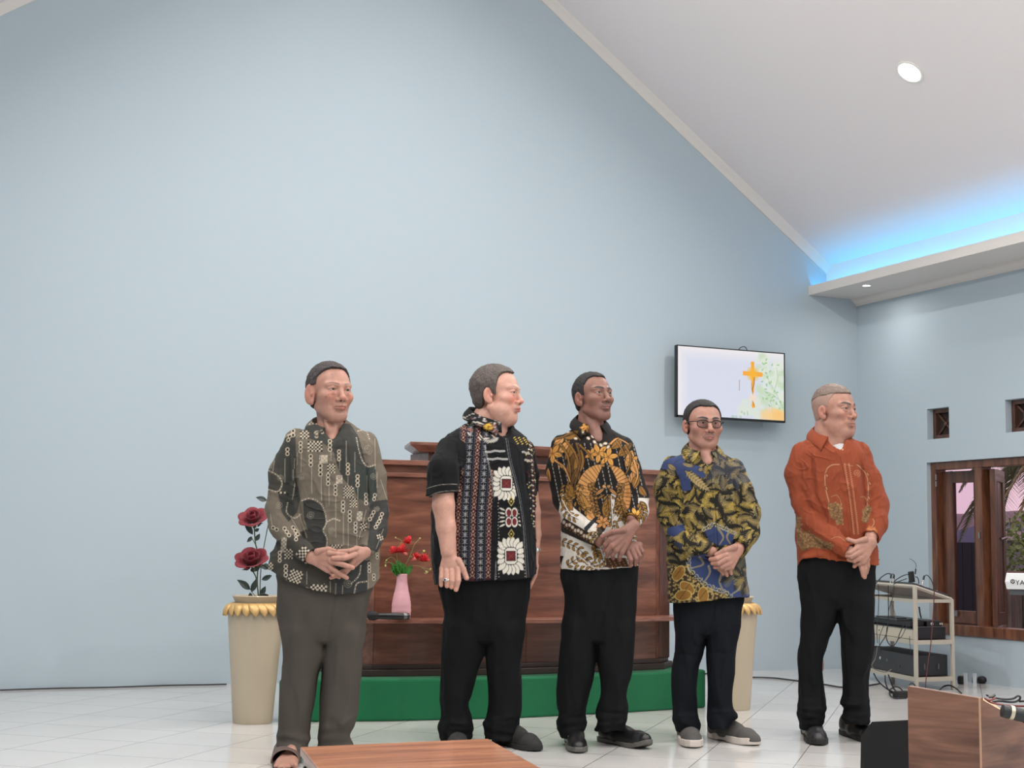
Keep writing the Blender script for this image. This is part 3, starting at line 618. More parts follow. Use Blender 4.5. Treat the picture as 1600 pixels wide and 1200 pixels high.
for (x, y) in ((101, 85), (105, 87), (86, 92), (99, 92), (88, 92), (92, 92)): cv.ring(x, y, 1.2, .6, (150, 190, 160))
m = MB(); m.grid(lambda u, v: (5.556+.938*u, TY-.001, 2.389-.511*v), 341, 189); sc = m.build('screen', attrmat('screen_picture', rough=.25, bump=0, emit=.92, spec=.3), tv)
co = np.array([v.co for v in sc.data.vertices]); u = (co[:, 0]+tv.location.x-5.556)/.938; v_ = (2.389-co[:, 2]-tv.location.z)/.511
setcol(sc.data, cv.sample(u*170, v_*94)); sc.data.materials[0].node_tree.nodes['Principled BSDF'].inputs['Base Color'].default_value = (0, 0, 0, 1)
lk = sc.data.materials[0].node_tree.links
for L_ in list(lk):
    if L_.to_socket.name == 'Base Color': lk.remove(L_)
cab = mat('cable_black', (30, 30, 32), rough=.55)
tag(MB().tube([aty(1153, 549, 9.36), aty(1156, 544, 9.36), aty(1162, 541.5, 9.36), aty(1166, 544, 9.36), aty(1168, 550, 9.36)], .003, 6, smooth=4).build('television_cable', cab), 'thin black cable looping above the top edge of the television', 'cable')
tag(MB().tube([aty(1186, 655, 9.38), aty(1188, 662, 9.38), aty(1191, 667, 9.40), aty(1192, 658, 9.38)], .0035, 6, smooth=4).build('cable_loop', mat('cable_pale', (170, 182, 190), rough=.6)), 'pale cable loop hanging just below the television', 'cable')

# cables on the floor --------------------------------------------------------
pts = [Vector((x, YB-.03-.012*math.sin(x*9), .006)) for x in np.linspace(-.2, 2.3, 22)]
tag(MB().tube(pts, .005, 6, smooth=2).build('floor_cable', cab), 'black cable running along the foot of the back wall, left of the pulpit', 'cable')
pts = [atz(x, y, .006) for x, y in ((1085, 1056), (1110, 1052), (1140, 1057), (1168, 1058), (1205, 1059), (1240, 1063), (1285, 1069), (1318, 1074), (1350, 1072), (1375, 1068))]
tag(MB().tube(pts, .0055, 6, smooth=5).build('floor_cable', cab), 'black cable snaking over the tiles from the right planter to the audio cart', 'cable')

# audio cart ---------------------------------------------------------------
crm = mat('cart_paint', (178, 172, 158), rough=.45); brd = wood('cart_board', (120, 88, 62), (140, 106, 78), (158, 124, 94), rough=.5, scale=(2, 10, 10))
A = Vector((6.447, 7.772, 0)); B = Vector((6.750, 7.771, 0)); dx_ = (B-A)
Lf = atz(1341, 989.5, .317)-A; Lf.z = 0      # towards the rear left
C_ = A+Lf; D_ = B+Lf
ct = empty('audio_cart', (A+D_)/2, 'cream metal-framed rolling cart loaded with audio equipment by the window', 'cart')
hpost = .60
for nm, p, zt in (('post', A, .672), ('post', B, .592), ('post', C_, .60), ('post', D_, .60)):
    MB().box((p.x-.011, p.y-.011, 0.0), (p.x+.011, p.y+.011, zt)).build(nm, crm, ct, bevel=.002)
def rim(z, h_=.028):
    m = MB()
    for p, q in ((A, B), (A, C_), (C_, D_), (B, D_)):
        d = (q-p); L = d.length; an = math.atan2(d.y, d.x); mid = (p+q)/2
        m.box((mid.x-L/2, mid.y-.009, z-h_), (mid.x+L/2, mid.y+.009, z), Matrix.Rotation(an, 3, 'Z'), (mid.x, mid.y, z-h_/2))
    return m
def shelf(z):
    s = rim(z).build('shelf', crm, ct)
    i_ = [(p.x, p.y) for p in (A, B, D_, C_)]; MB().prism(i_, z-.012, z-.004).build('board', brd, s)
shelf(.088); shelf(.327); rim(.592, .022).build('top_rail', crm, ct)
# tilted tray carrying the mixer
def tray(p, dz): return Vector((p.x, p.y, dz))
tc4 = [tray(A, .684), tray(B, .600), tray(D_, .612), tray(C_, .69)]
m = MB(); m.add([v for v in tc4]+[v-Vector((0, 0, .022)) for v in tc4], [(0, 1, 2, 3), (7, 6, 5, 4), (0, 4, 5, 1), (1, 5, 6, 2), (2, 6, 7, 3), (3, 7, 4, 0)]); tt = m.build('tilted_tray', brd, ct)
m = MB()
for i in range(4): m.tube([tc4[i]-Vector((0, 0, .009)), tc4[(i+1) % 4]-Vector((0, 0, .009))], .0115, 4)
m.build('tray_rim', crm, tt)
def onbase(s, t, z): return A + dx_*s + Lf*t + Vector((0, 0, z))
def slab(s0, s1, t0, t1, z0, z1, top=None):
    q = [onbase(s, t, 0) for s, t in ((s0, t0), (s1, t0), (s1, t1), (s0, t1))]
    return MB().prism([(v.x, v.y) for v in q], z0, z1)
# mixer on the tray
def tz(s): return .684-.084*s
mxr = empty('mixer', onbase(.5, .5, tz(.5)), 'thin dark audio mixer with cables plugged in, lying on the tilted top of the cart', 'mixer')
q = [onbase(s, t, 0) for s, t in ((.02, .04), (.98, .04), (.98, .96), (.02, .96))]
MB().prism([(v.x, v.y) for v in q], [tz(.02)+.002, tz(.98)+.002, tz(.98)+.006, tz(.02)+.006], [tz(.02)+.018, tz(.98)+.02, tz(.98)+.024, tz(.02)+.022]).build('body', mat('mixer_grey', (58, 62, 66), rough=.4), mxr, bevel=.002)
for i in range(8):
    for j in range(3):
        c = onbase(.1+.11*i, .15+.25*j, tz(.1+.11*i)+.022); MB().lathe([(.0001, .012), (.004, .012), (.005, 0)], c, n=8).build('knob', (blk, mat('knob_white', (210, 208, 200)), grey)[(i+j) % 3], mxr, smooth=40)
def cb(name, pts, r, label, mt=None, cat='cable', sm=6):
    return tag(MB().tube([Vector(p) for p in pts], r, 6, smooth=sm).build(name, mt or cab, smooth=60), label, cat)
K = 7.80
def Q(x, y, d=K): return aty(x, y, d)
def plug(x, y, x2, y2, label, d=K):
    e = empty('jack_plug', Q(x, y, d), label, 'plug')
    a, b_ = Q(x, y, d), Q(x2, y2, d); MB().tube([a, a.lerp(b_, .6)], .005, 8).build('barrel', mat('plug_silver', (190, 188, 184), rough=.3, metal=.8), e, smooth=50); MB().tube([a.lerp(b_, .55), b_], .0062, 8).build('sleeve', blk, e, smooth=50)
plug(1391, 911, 1392.5, 898, 'silver and black jack plug standing in the mixer, left of the black receiver'); plug(1395, 910, 1397, 899, 'second upright jack plug beside the first one on the mixer')
plug(1441, 914, 1444, 900, 'slanted jack plug standing in the mixer, right of the black receiver', 7.74)
cb('cable', [Q(1368, 912), Q(1377, 902), Q(1386, 896.5), Q(1392, 897)], .0035, 'grey-black cable arching from the cart edge up to the left jack plug')
cb('cable', [Q(1393, 897), Q(1397, 898), Q(1397, 906)], .003, 'short black cable bent over the left pair of jack plugs')
cb('cable', [Q(1397, 908), Q(1408, 901), Q(1416, 898), Q(1423, 898)], .003, 'black cable running into the side of the upright receiver')
cb('cable', [Q(1396, 913), Q(1406, 908), Q(1417, 904)], .0028, 'thin black cable below the arching one, left of the receiver')
cb('cable', [Q(1430, 901), Q(1434, 903), Q(1436, 912)], .003, 'short black cable curving down on the right side of the receiver')
cb('cable', [Q(1444, 900, 7.74), Q(1449, 899, 7.74), Q(1456, 908, 7.72), Q(1460, 923, 7.70)], .003, 'dark cable arching from the right jack plug down to the tray edge')
rc = empty('radio_receiver', onbase(.0, .35, .70), 'small black radio receiver standing upright on the mixer with a bent antenna', 'receiver')
a = Q(1424, 900, 7.86)
M = Matrix.Rotation(R(-8), 3, 'Y')
MB().box((a.x-.017, a.y-.012, a.z-.042), (a.x+.017, a.y+.012, a.z+.030), M, a).build('body', blkm, rc, bevel=.003)
MB().tube([Q(1430, 891, 7.86), Q(1431.5, 884, 7.86), Q(1430.5, 880, 7.86), Q(1427, 876, 7.86), Q(1421, 873, 7.86)], .0016, 6, smooth=4).build('antenna', blk, rc)
MB().tube([Q(1431, 889, 7.86), Q(1430, 897, 7.86)], .0045, 8).build('antenna_socket', blk, rc, smooth=40)
# middle shelf devices
wd = tag(slab(.02, .13, .06, .97, .329, .395).build('power_amplifier', mat('off_white_case', (196, 188, 170), rough=.4), None, bevel=.003, loc=onbase(.3, .5, .329)), 'off-white amplifier case at the left of the middle cart shelf', 'amplifier')
MB().prism([tuple(onbase(s, t, 0)[:2]) for s, t in ((.0, .04), (.14, .04), (.14, .99), (.0, .99))], .395, .400).build('lid', blk, wd)
for t in (.62, .80, .88):
    c = onbase(.0, t, .36)+Vector((-.0, 0, 0)); MB().sphere(c+Vector((.004, 0, 0)), .006, 8, (1, 1, .6)).build('socket', blk, wd)
bd = slab(.15, .93, .06, .9, .329, .408).build('speaker_controller', mat('dark_case', (30, 32, 36), rough=.4), None, bevel=.003, loc=onbase(.7, .5, .329)); tag(bd, 'black box unit at the right of the middle cart shelf', 'equipment box')
MB().prism([tuple(onbase(s, t, 0)[:2]) for s, t in ((.145, .05), (.935, .05), (.935, .9), (.145, .9))], .408, .4105).build('lid_edge', mat('silver_edge', (140, 140, 142), rough=.3, metal=.6), bd)
r1 = slab(.0, .38, .08, .98, .4115, .442).build('wireless_receiver', blkm, None, bevel=.004, loc=onbase(.3, .5, .401)); tag(r1, 'flat black wireless receiver on top of the off-white amplifier', 'receiver')
for t in (.72,): MB().sphere(onbase(-.02, t, .430)+Vector((.003, -.002, 0)), .007, 10).build('knob', mat('knob_silver', (205, 205, 208), rough=.3, metal=.5), r1, smooth=60)
r2 = slab(.40, .82, .05, .8, .4115, .449).build('wireless_receiver', blk, None, bevel=.004, loc=onbase(.6, .5, .41)); tag(r2, 'black wireless receiver with a round silver knob, on the right black box of the cart', 'receiver')
c = onbase(.52, .045, .430); M = Vector((-.3, -1, 0)).to_track_quat('Z', 'Y').to_matrix(); MB().lathe([(.010, -.002), (.010, .006), (.0085, .009), (.0001, .009)], c, n=16, M=M).build('knob', mat('knob_silver', (205,)*3), r2, smooth=40)
for s in (.74, .79): MB().box(tuple(onbase(s, .045, .424)), tuple(onbase(s, .045, .424)+Vector((.006, -.003, .012)))).build('port', mat('knob_white', (210,)*3), r2)
tl = empty('flat_cable_tray', onbase(.35, .5, .436), 'thin dark plate lying on the stacked receivers of the cart', 'plate')
slab(.0, .36, .3, .9, .4435, .448).build('plate', mat('smoke', (84, 92, 98), rough=.3), tl); slab(.05, .34, .35, .7, .448, .455).build('upper_plate', blk, tl)
# small white cups / brackets by the right post
for i, (s, t) in enumerate(((.965, .2), (.99, .45))):
    c = onbase(s, t, .329); tag(MB().lathe([(.012, 0), (.016, .07), (.015, .07), (.011, .003)], c, n=14).build('paper_cup', mat('cup_white', (206, 206, 204), rough=.6), smooth=40, loc=c), ('white paper cup squeezed beside the black box on the middle cart shelf, the front one', 'white paper cup behind the front cup, by the right cart post')[i], 'cup')
# big amplifier on the bottom shelf
am = slab(.03, .95, .05, .97, .09, .225).build('amplifier', mat('amp_black', (38, 40, 44), rough=.5), None, bevel=.004, loc=onbase(.5, .6, .09)); tag(am, 'large black amplifier on the bottom shelf of the cart', 'amplifier')
for i, (s, t, z, r_) in enumerate(((.03, .28, .14, .012), (.03, .36, .15, .010), (.03, .62, .17, .011), (.03, .50, .165, .009), (.03, .75, .16, .008))):
    MB().sphere(onbase(s, t, z), r_, 10, (.4, .8, 1)).build('port', (blk, blk, mat('knob_silver', (205,)*3), grey, mat('violet_port', (70, 66, 110)))[i], am, smooth=60)
for s in (.28, .66): MB().box(tuple(onbase(s, .04, .135)), tuple(onbase(s, .04, .135)+Vector((.006, -.006, .035)))).build('handle', grey, am)
MB().box(tuple(onbase(.2, .9, .225)), tuple(onbase(.2, .9, .225)+Vector((.1, .06, .004)))).build('vent_cover', blkm, am)
# hanging cables
hang = [([(1372, 913), (1373, 935), (1372, 960), (1370, 985), (1371, 1005)], .0022, 'thin black cable dropping from the top of the cart, leftmost'),
        ([(1388, 915), (1388, 938), (1388, 965), (1385, 990), (1374, 1010), (1368, 1030)], .003, 'black cable falling from the mixer past the receivers to the lower shelf'),
        ([(1397, 915), (1396, 930), (1390, 948), (1388, 958)], .0022, 'thin cable hanging from the mixer edge left of the near post'),
        ([(1391, 940), (1396, 950), (1400, 967)], .0018, 'short pale wire in the gap above the receivers'),
        ([(1382, 975), (1375, 992), (1374, 1004), (1377, 1022)], .002, 'thin cable down the off-white amplifier, left'),
        ([(1412, 976), (1405, 992), (1404, 997), (1397, 1008), (1390, 1007), (1385, 997), (1386, 980)], .003, 'black cable hanging in a loop below the middle cart shelf'),
        ([(1417, 978), (1409, 994), (1404, 998)], .0022, 'second thin cable beside the hanging loop of the middle shelf'),
        ([(1421, 994), (1422, 1010), (1423, 1020), (1424, 1029)], .0018, 'short thin wire between middle and bottom shelves by the near post'),
        ([(1371, 1010), (1368, 1028), (1362, 1040), (1370, 1047), (1384, 1050), (1393, 1046)], .003, 'grey cable curling across the back of the big amplifier')]
for P, r_, lb in hang: cb('hanging_cable', [Q(x, y, 7.84 if 'short thin' in lb else 7.70) for x, y in P], r_, lb, mat('cable_grey', (96, 94, 92), rough=.6) if 'grey' in lb or 'pale' in lb else None)
cb('red_cable', [Q(1460, 922, 7.60), Q(1459, 945, 7.60), Q(1457, 975, 7.60), Q(1454, 1010, 7.60), Q(1450, 1035, 7.60), Q(1447, 1062, 7.60), Q(1446, 1078, 7.60)], .0032, 'dark red cable hanging down the front of the cart from top to floor', mat('cable_red', (92, 40, 36), rough=.5))
cb('strap', [Q(1436, 948, 7.8), Q(1438, 960, 7.8), Q(1439.5, 966, 7.8)], .005, 'short black strap hanging from the cart top onto the receiver', blk, 'strap')
loops = [([(1365, 1052), (1372, 1064), (1384, 1075), (1395, 1081), (1402, 1086)], 'lowest cable sagging from the cart shelf to the floor'), ([(1383, 1055), (1384, 1068), (1390, 1080), (1400, 1084), (1412, 1086)], 'cable dropping behind the near post into the heap on the floor'),
         ([(1388, 1054), (1393, 1068), (1398, 1078), (1406, 1083)], 'second cable dropping into the heap on the floor'), ([(1390, 1078), (1398, 1073), (1406, 1075), (1412, 1082), (1416, 1088)], 'cable looping over the heap beside the wooden cabinet'), ([(1390, 1080), (1391, 1086), (1398, 1091), (1416, 1091)], 'thick cable lying on the tiles in front of the heap')]
for P, lb in loops: cb('cable', [Q(x, y, 7.62) if y < 1080 else atz(x, y, .008) for x, y in P], .0045, 'black ' + lb)
ad = empty('power_adapter', atz(1408, 1084, 0), 'black power adapter block on the tiles under the cart', 'adapter'); a = atz(1409, 1085, .02)
MB().box((a.x-.05, a.y-.03, 0.001), (a.x+.05, a.y+.03, .04)).build('body', blkm, ad, bevel=.006); MB().tube([a+Vector((.04, 0, 0)), a+Vector((.1, -.02, -.01))], .006, 8).build('lead', blk, ad)
cb('cable', [atz(x, y, .008+z) for x, y, z in ((1468, 1079, 0), (1474, 1073, .01), (1484, 1071, .02), (1494, 1076, .01), (1502, 1083, 0))], .005, 'black cable arch on the floor right of the cart, behind the wooden cabinet')
cb('cable', [Q(1420, 1072, 7.5), Q(1423, 1068, 7.5), Q(1428, 1069, 7.5), Q(1431, 1074, 7.5)], .004, 'small black cable loop showing above the left corner of the wooden cabinet')

# small things on the floor by the right wall
for x, y, r_, lb, cat, mt, nm in ((1503, 1069, .024, 'small black cylinder standing on the floor by the right wall, beside the cart post', 'speaker', blkm, 'portable_speaker'), (1522, 1067, .022, 'small grey cylinder lying between the black cylinder and the black shoe-like bag at the wall', 'can', mat('grey_can', (96, 104, 112), rough=.4), 'can')):
    c = atz(x, y, 0); M = None
    if nm == 'can': tag(MB().tube([c+Vector((-.008, .01, r_)), c+Vector((.03, -.03, r_))], r_, 16).build(nm, mt, smooth=40), lb, cat)
    else: tag(MB().lathe([(.02, 0), (.028, .004), (.03, .03), (.028, .052), (.02, .056), (.001, .056)], c, n=20).build(nm, mt, smooth=50, loc=c), lb, cat)
c = atz(1535, 1068, .0); tag(MB().sphere(c+Vector((0, 0, .026)), .034, 16, (1, 1.1, .75)).build('small_pouch', blkm, smooth=60, loc=c), 'small rounded black pouch on the floor against the right wall', 'pouch')
for x in (1511, 1525.5):
    p = atz(x, 1072, 0); tag(MB().box((p.x-.002, p.y-.001, 0), (p.x+.002, p.y+.03, .085)).build('plastic_sheet', mat('clear_edge', (215, 222, 226), rough=.2)), 'thin upright clear plastic edge %s the grey can on the floor' % ('left of' if x < 1520 else 'right of'), 'plastic sheet')

# keyboard at the window ------------------------------------------------------
kw = mat('keyboard_silver', (206, 208, 210), rough=.35); kd = mat('keyboard_dark', (62, 66, 70), rough=.5)
kz = empty('keyboard', Q(1590, 912, 6.7), 'silver electronic keyboard seen from behind in front of the window', 'keyboard')
KD = 6.62
def Kp(x, y, d=KD): return aty(x, y, d)
a = Kp(1568.5, 908); b0 = Kp(1572, 920.5); t0 = Kp(1572.5, 895)
dk = Vector((.69, -.72, 0)).normalized(); bk = Vector((dk.y, -dk.x, 0))*-1
hh = t0.z-b0.z
o0 = Vector((t0.x, t0.y, 0)); prof = [(-.012, b0.z+hh*.45), (0, b0.z), (0, b0.z+0), (0, t0.z-.004), (-.0, t0.z)]
m = MB(); L = 1.0; dep = .30
poly = [o0, o0+dk*L, o0+dk*L+bk*dep, o0+bk*dep]
front = [(0, 0), (-.012, .5), (0, 1)]
vs = []
for s_ in (0, L):
    for q_, z in ((0, b0.z), (-.010, b0.z+hh*.45), (0, t0.z-.004), (.006, t0.z), (dep, t0.z-.012), (dep, b0.z)): p = o0 + dk*(s_ if s_ else (-.010 if z == b0.z+hh*.45 else 0)) + bk*q_; vs.append((p.x, p.y, z))
m.add(vs, [(5, 4, 3, 2, 1, 0), (6, 7, 8, 9, 10, 11)] + [(i, (i+1) % 6, 6+(i+1) % 6, 6+i) for i in range(6)]); m.build('case', kw, kz, bevel=.002)
q = [o0+dk*.012+bk*.012, o0+dk*(L-.012)+bk*.012, o0+dk*(L-.03)+bk*(dep-.05), o0+dk*.04+bk*(dep-.05)]
MB().prism([(v.x, v.y) for v in q], b0.z-.032, b0.z+.002).build('underside', kd, kz)
# maker's mark and name on the back
def text(parent, s, size, origin, xdir, ndir, mt, name='lettering', ext=.0006):
    cu = bpy.data.curves.new(name, 'FONT'); cu.body = s; cu.size = size; cu.extrude = ext
    t = bpy.data.objects.new(name, cu); x = Vector(xdir).normalized(); z = Vector(ndir).normalized(); y = z.cross(x)
    t.matrix_world = Matrix(((x.x, y.x, z.x, origin[0]), (x.y, y.y, z.y, origin[1]), (x.z, y.z, z.z, origin[2]), (0, 0, 0, 1)))
    dg = bpy.context.evaluated_depsgraph_get(); COL.objects.link(t); bpy.context.view_layer.update(); dg = bpy.context.evaluated_depsgraph_get()
    me = bpy.data.meshes.new_from_object(t.evaluated_get(dg)); mw = t.matrix_world.copy(); bpy.data.objects.remove(t); me.transform(mw)
    o = bpy.data.objects.new(name, me); COL.objects.link(o); me.materials.clear(); me.materials.append(mt)
    o.parent = parent; Lw = WORLDLOC(parent); me.transform(Matrix.Translation(-Lw)); return o
kt = mat('letter_black', (30, 30, 34), rough=.5)
tp = o0+dk*.048-bk*.0112; text(kz, 'YAMAHA', .040, (tp.x, tp.y, b0.z+hh*.28), dk, -bk, kt)
c = o0+dk*.034-bk*.011; M = (-bk).to_track_quat('Z', 'Y').to_matrix(); r_ = MB()
def tor(u, v): a_, b_ = u*2*math.pi, v*2*math.pi; rr_ = .0105+.0022*math.cos(b_); return Vector((c.x, c.y, b0.z+hh*.48)) + M @ Vector((rr_*math.cos(a_), rr_*math.sin(a_), .0012*math.sin(b_)))
r_.grid(tor, 25, 9)
for k in range(3): a_ = k*2.094+1.57; r_.tube([Vector((c.x, c.y, b0.z+hh*.48)), Vector((c.x, c.y, b0.z+hh*.48))+M @ Vector((.0105*math.cos(a_), .0105*math.sin(a_), 0))], .0012, 5)
r_.build('emblem', kt, kz)
for s_ in (.25, .75):
    p = o0+dk*L*s_+bk*.15; MB().tube([Vector((p.x, p.y, b0.z-.03)), Vector((p.x+.1, p.y, .4)), Vector((p.x-.1, p.y, 0.01))], .014, 8).build('stand_leg', blk, kz)

# foreground furniture -----------------------------------------------------------
fw = wood('orange_laminate', (122, 72, 44), (152, 94, 60), (174, 116, 80), rough=.3, scale=(1.0, 9, 9), ns=3.0)
zt = .45
q = [atz(469, 1167, zt), atz(763, 1154, zt), atz(846, 1200, zt)]; p0, p1, p2 = q
dv = (p2-p1).normalized(); p3 = p0 + (p1-p0)*0 + (dv*.62); p2 = p1 + dv*.62; 
tb = empty('side_table', ((p0+p2)/2).xy.to_3d()+Vector((0, 0, -.36)), 'low table with an orange-brown wood-grain top at the bottom edge of the photo', 'table')
ax = (p1-p0).normalized(); ang = math.atan2(ax.y, ax.x)
def rotbuild(m, nm, mt, parent, **k):
    """build with object X along the grain"""
    o = m.build(nm, mt, parent, **k); M = Matrix.Rotation(-ang, 4, 'Z'); o.data.transform(M); o.rotation_euler = (0, 0, ang); return o
quad = [(p.x, p.y) for p in (p0, p1, p2, p3)]
rotbuild(MB().prism(quad, zt-.02, zt), 'table_top', fw, tb, bevel=.003)
cx_, cy_ = sum(a[0] for a in quad)/4, sum(a[1] for a in quad)/4
ins = [(cx_+(x-cx_)*.97, cy_+(y-cy_)*.97) for x, y in quad]
rotbuild(MB().prism(ins, zt-.085, zt-.02), 'apron', mat('apron_pale', (176, 160, 146), rough=.5), tb)
for x, y in [(cx_+(x-cx_)*.92, cy_+(y-cy_)*.92) for x, y in quad]: MB().box((x-.018, y-.018, -.36), (x+.018, y+.018, zt-.085)).build('leg', mat('apron_pale', (176, 160, 146)), tb)
for t in (.12, .3):
    pp = p0.lerp(p3, t); MB().sphere((pp.x+.003, pp.y, zt-.035), .004, 8).build('screw', blkm, tb)
# slanted wooden cabinet, right
def pd(x, y, d): r_ = ray(x, y); return CAM + r_*(d)          # r_ has unit forward length: d is the distance along the view axis
a0, a1, a2 = pd(1418, 1072, 3.05), pd(1530.5, 1091, 2.95), pd(1600, 1130, 3.05); e_ = (a2-a1); a2 = a1+e_*2.2
e_ = (a0-a1)*1.0
a3 = a2 + (a0-a1)
cabw = wood('cabinet_laminate', (96, 62, 48), (122, 84, 66), (142, 100, 80), rough=.3, scale=(2.2, 11, 11), ns=2.2)
cbn = empty('cabinet', ((a0+a2)/2).xy.to_3d()+Vector((0, 0, -.36)), 'wooden cabinet with a sloping top at the lower right, cables and microphone on it', 'cabinet')
def board(pa, pb, zb, th, nm, mt, rr_=0):
    d = (pb-pa); d.z = 0; d.normalize(); nn = Vector((-d.y, d.x, 0))*th
    m = MB().add([(pa.x, pa.y, zb), (pb.x, pb.y, zb), tuple(pb), tuple(pa), (pa.x+nn.x, pa.y+nn.y, zb), (pb.x+nn.x, pb.y+nn.y, zb), (pb.x+nn.x, pb.y+nn.y, pb.z), (pa.x+nn.x, pa.y+nn.y, pa.z)],
                 [(0, 1, 2, 3), (7, 6, 5, 4), (0, 4, 5, 1), (1, 5, 6, 2), (2, 6, 7, 3), (3, 7, 4, 0)])
    o = m.build(nm, mt, cbn); an = math.atan2(d.y, d.x); o.data.transform(Matrix.Rotation(-an, 4, 'Z')); o.rotation_euler = (0, 0, an); return o
board(a0, a1, -.36, .018, 'front_panel', cabw); board(a1, a2, -.36, .018, 'side_panel', cabw)
edgem = mat('raw_edge', (176, 140, 112), rough=.6)
MB().tube([Vector((a1.x, a1.y, -.36)), a1], .0022, 6).build('edge_strip', edgem, cbn)
back = Vector((cF.x, cF.y, 0)).normalized()*.16
tp_ = [pd(1499, 1084.5, 2.99), pd(1502, 1081.5, 3.12), pd(1546, 1089.5, 3.14), a2+back*1.5, a2+back*.15, a1+back*.13]
dn_ = Vector((0, 0, .012)); m = MB(); m.add([tuple(v-Vector((0, 0, .004))) for v in tp_]+[tuple(v-dn_) for v in tp_], [(0, 5, 4, 3, 2, 1), (6, 7, 8, 9, 10, 11)]+[(i, (i+1) % 6, 6+(i+1) % 6, 6+i) for i in range(6)])
m.build('top_panel', mat('pale_top', (206, 176, 140), rough=.5), cbn)
pm = [pd(x, y, d) for x, y, d in ((1566, 1110.5, 2.93), (1580, 1113.5, 2.93), (1600, 1118, 2.93), (1640, 1127, 2.95))]
mic2 = empty('microphone', pm[0], 'black microphone with a silver ring lying on the cabinet edge at the lower right', 'microphone')
MB().tube([pm[0]-(pm[1]-pm[0])*.1, pm[0], pm[1], pm[2]], [.006, .0125, .0132, .0135], 16).build('handle', mat('mic_grip', (34, 36, 38), rough=.5, bump=.6, bscale=300), mic2, smooth=60)
MB().tube([pm[0].lerp(pm[1], .80), pm[0].lerp(pm[1], 1.2)], .0143, 16).build('ring', mat('ring_silver', (198, 190, 168), rough=.35, metal=.5), mic2, smooth=40)
MB().tube([pm[2], pm[2].lerp(pm[3], .3), pm[3]], [.0135, .02, .024], 16).build('grille', blkm, mic2, smooth=60)
def cc(P, r_, lb, mt=None): return cb('cable', [pd(x, y, d) for x, y, d in P], r_, lb, mt)
cc(((1541, 1086, 3.0), (1552, 1090, 3.0), (1570, 1092.5, 3.0), (1583, 1091.5, 3.0), (1590, 1087.5, 3.0), (1594, 1089, 3.0), (1592, 1094, 3.0), (1582, 1097, 3.0), (1562, 1095.5, 3.0), (1550, 1097, 3.0)), .0022, 'black cable making a flat loop on the cabinet top')
cc(((1592, 1096, 3.0), (1605, 1095.5, 3.0), (1640, 1096, 3.05)), .0022, 'black cable running off the right edge above the cabinet')
cc(((1540, 1092, 2.98), (1550, 1098, 2.98), (1572, 1102, 2.98), (1600, 1103.5, 2.98), (1640, 1104, 3.0)), .0022, 'dark red cable lying along the cabinet top', mat('cable_red2', (120, 52, 52), rough=.5))
cc(((1545, 1089, 2.99), (1550, 1088, 2.99), (1555, 1085.5, 2.99)), .003, 'short stub of a grey plug on the cabinet top', mat('cable_grey', (96,)*3))
cc(((1538, 1091, 2.97), (1546, 1094, 2.97), (1556, 1091, 2.97)), .0022, 'short red-brown lead end by the grey plug stub', mat('cable_red2', (120,)*3))
# black monitor box left of the cabinet
b = [pd(1362, 1127, 3.7), pd(1425, 1124, 3.75)]; fw_ = Vector((cF.x, cF.y, 0)).normalized()
lo0, lo1 = pd(1345, 1230, 3.45), pd(1432, 1230, 3.5)
m = MB(); up0, up1 = b; bb0, bb1 = up0+fw_*.12-Vector((0, 0, .05)), up1+fw_*.12-Vector((0, 0, .05))
z0 = -.36; f0 = up0+(lo0-up0)*1.0; f1 = up1+(lo1-up1)*1.0
V8 = [up0, up1, f1, f0, bb0, bb1]
g0, g1, g2, g3 = [Vector((p.x, p.y, z0)) for p in (f0, f1, bb1+fw_*.1, bb0+fw_*.1)]
m.add(V8+[g0, g1, g2, g3], [(0, 1, 2, 3), (0, 4, 5, 1), (3, 2, 7, 6), (4, 9, 8, 5), (6, 7, 8, 9), (0, 3, 6, 9, 4), (1, 5, 8, 7, 2)])
tag(m.build('monitor_speaker', mat('speaker_black', (14, 14, 15), rough=.9, spec=.1, bump=.3, bscale=400), bevel=.004), 'black wedge-shaped box standing just left of the wooden cabinet', 'speaker')
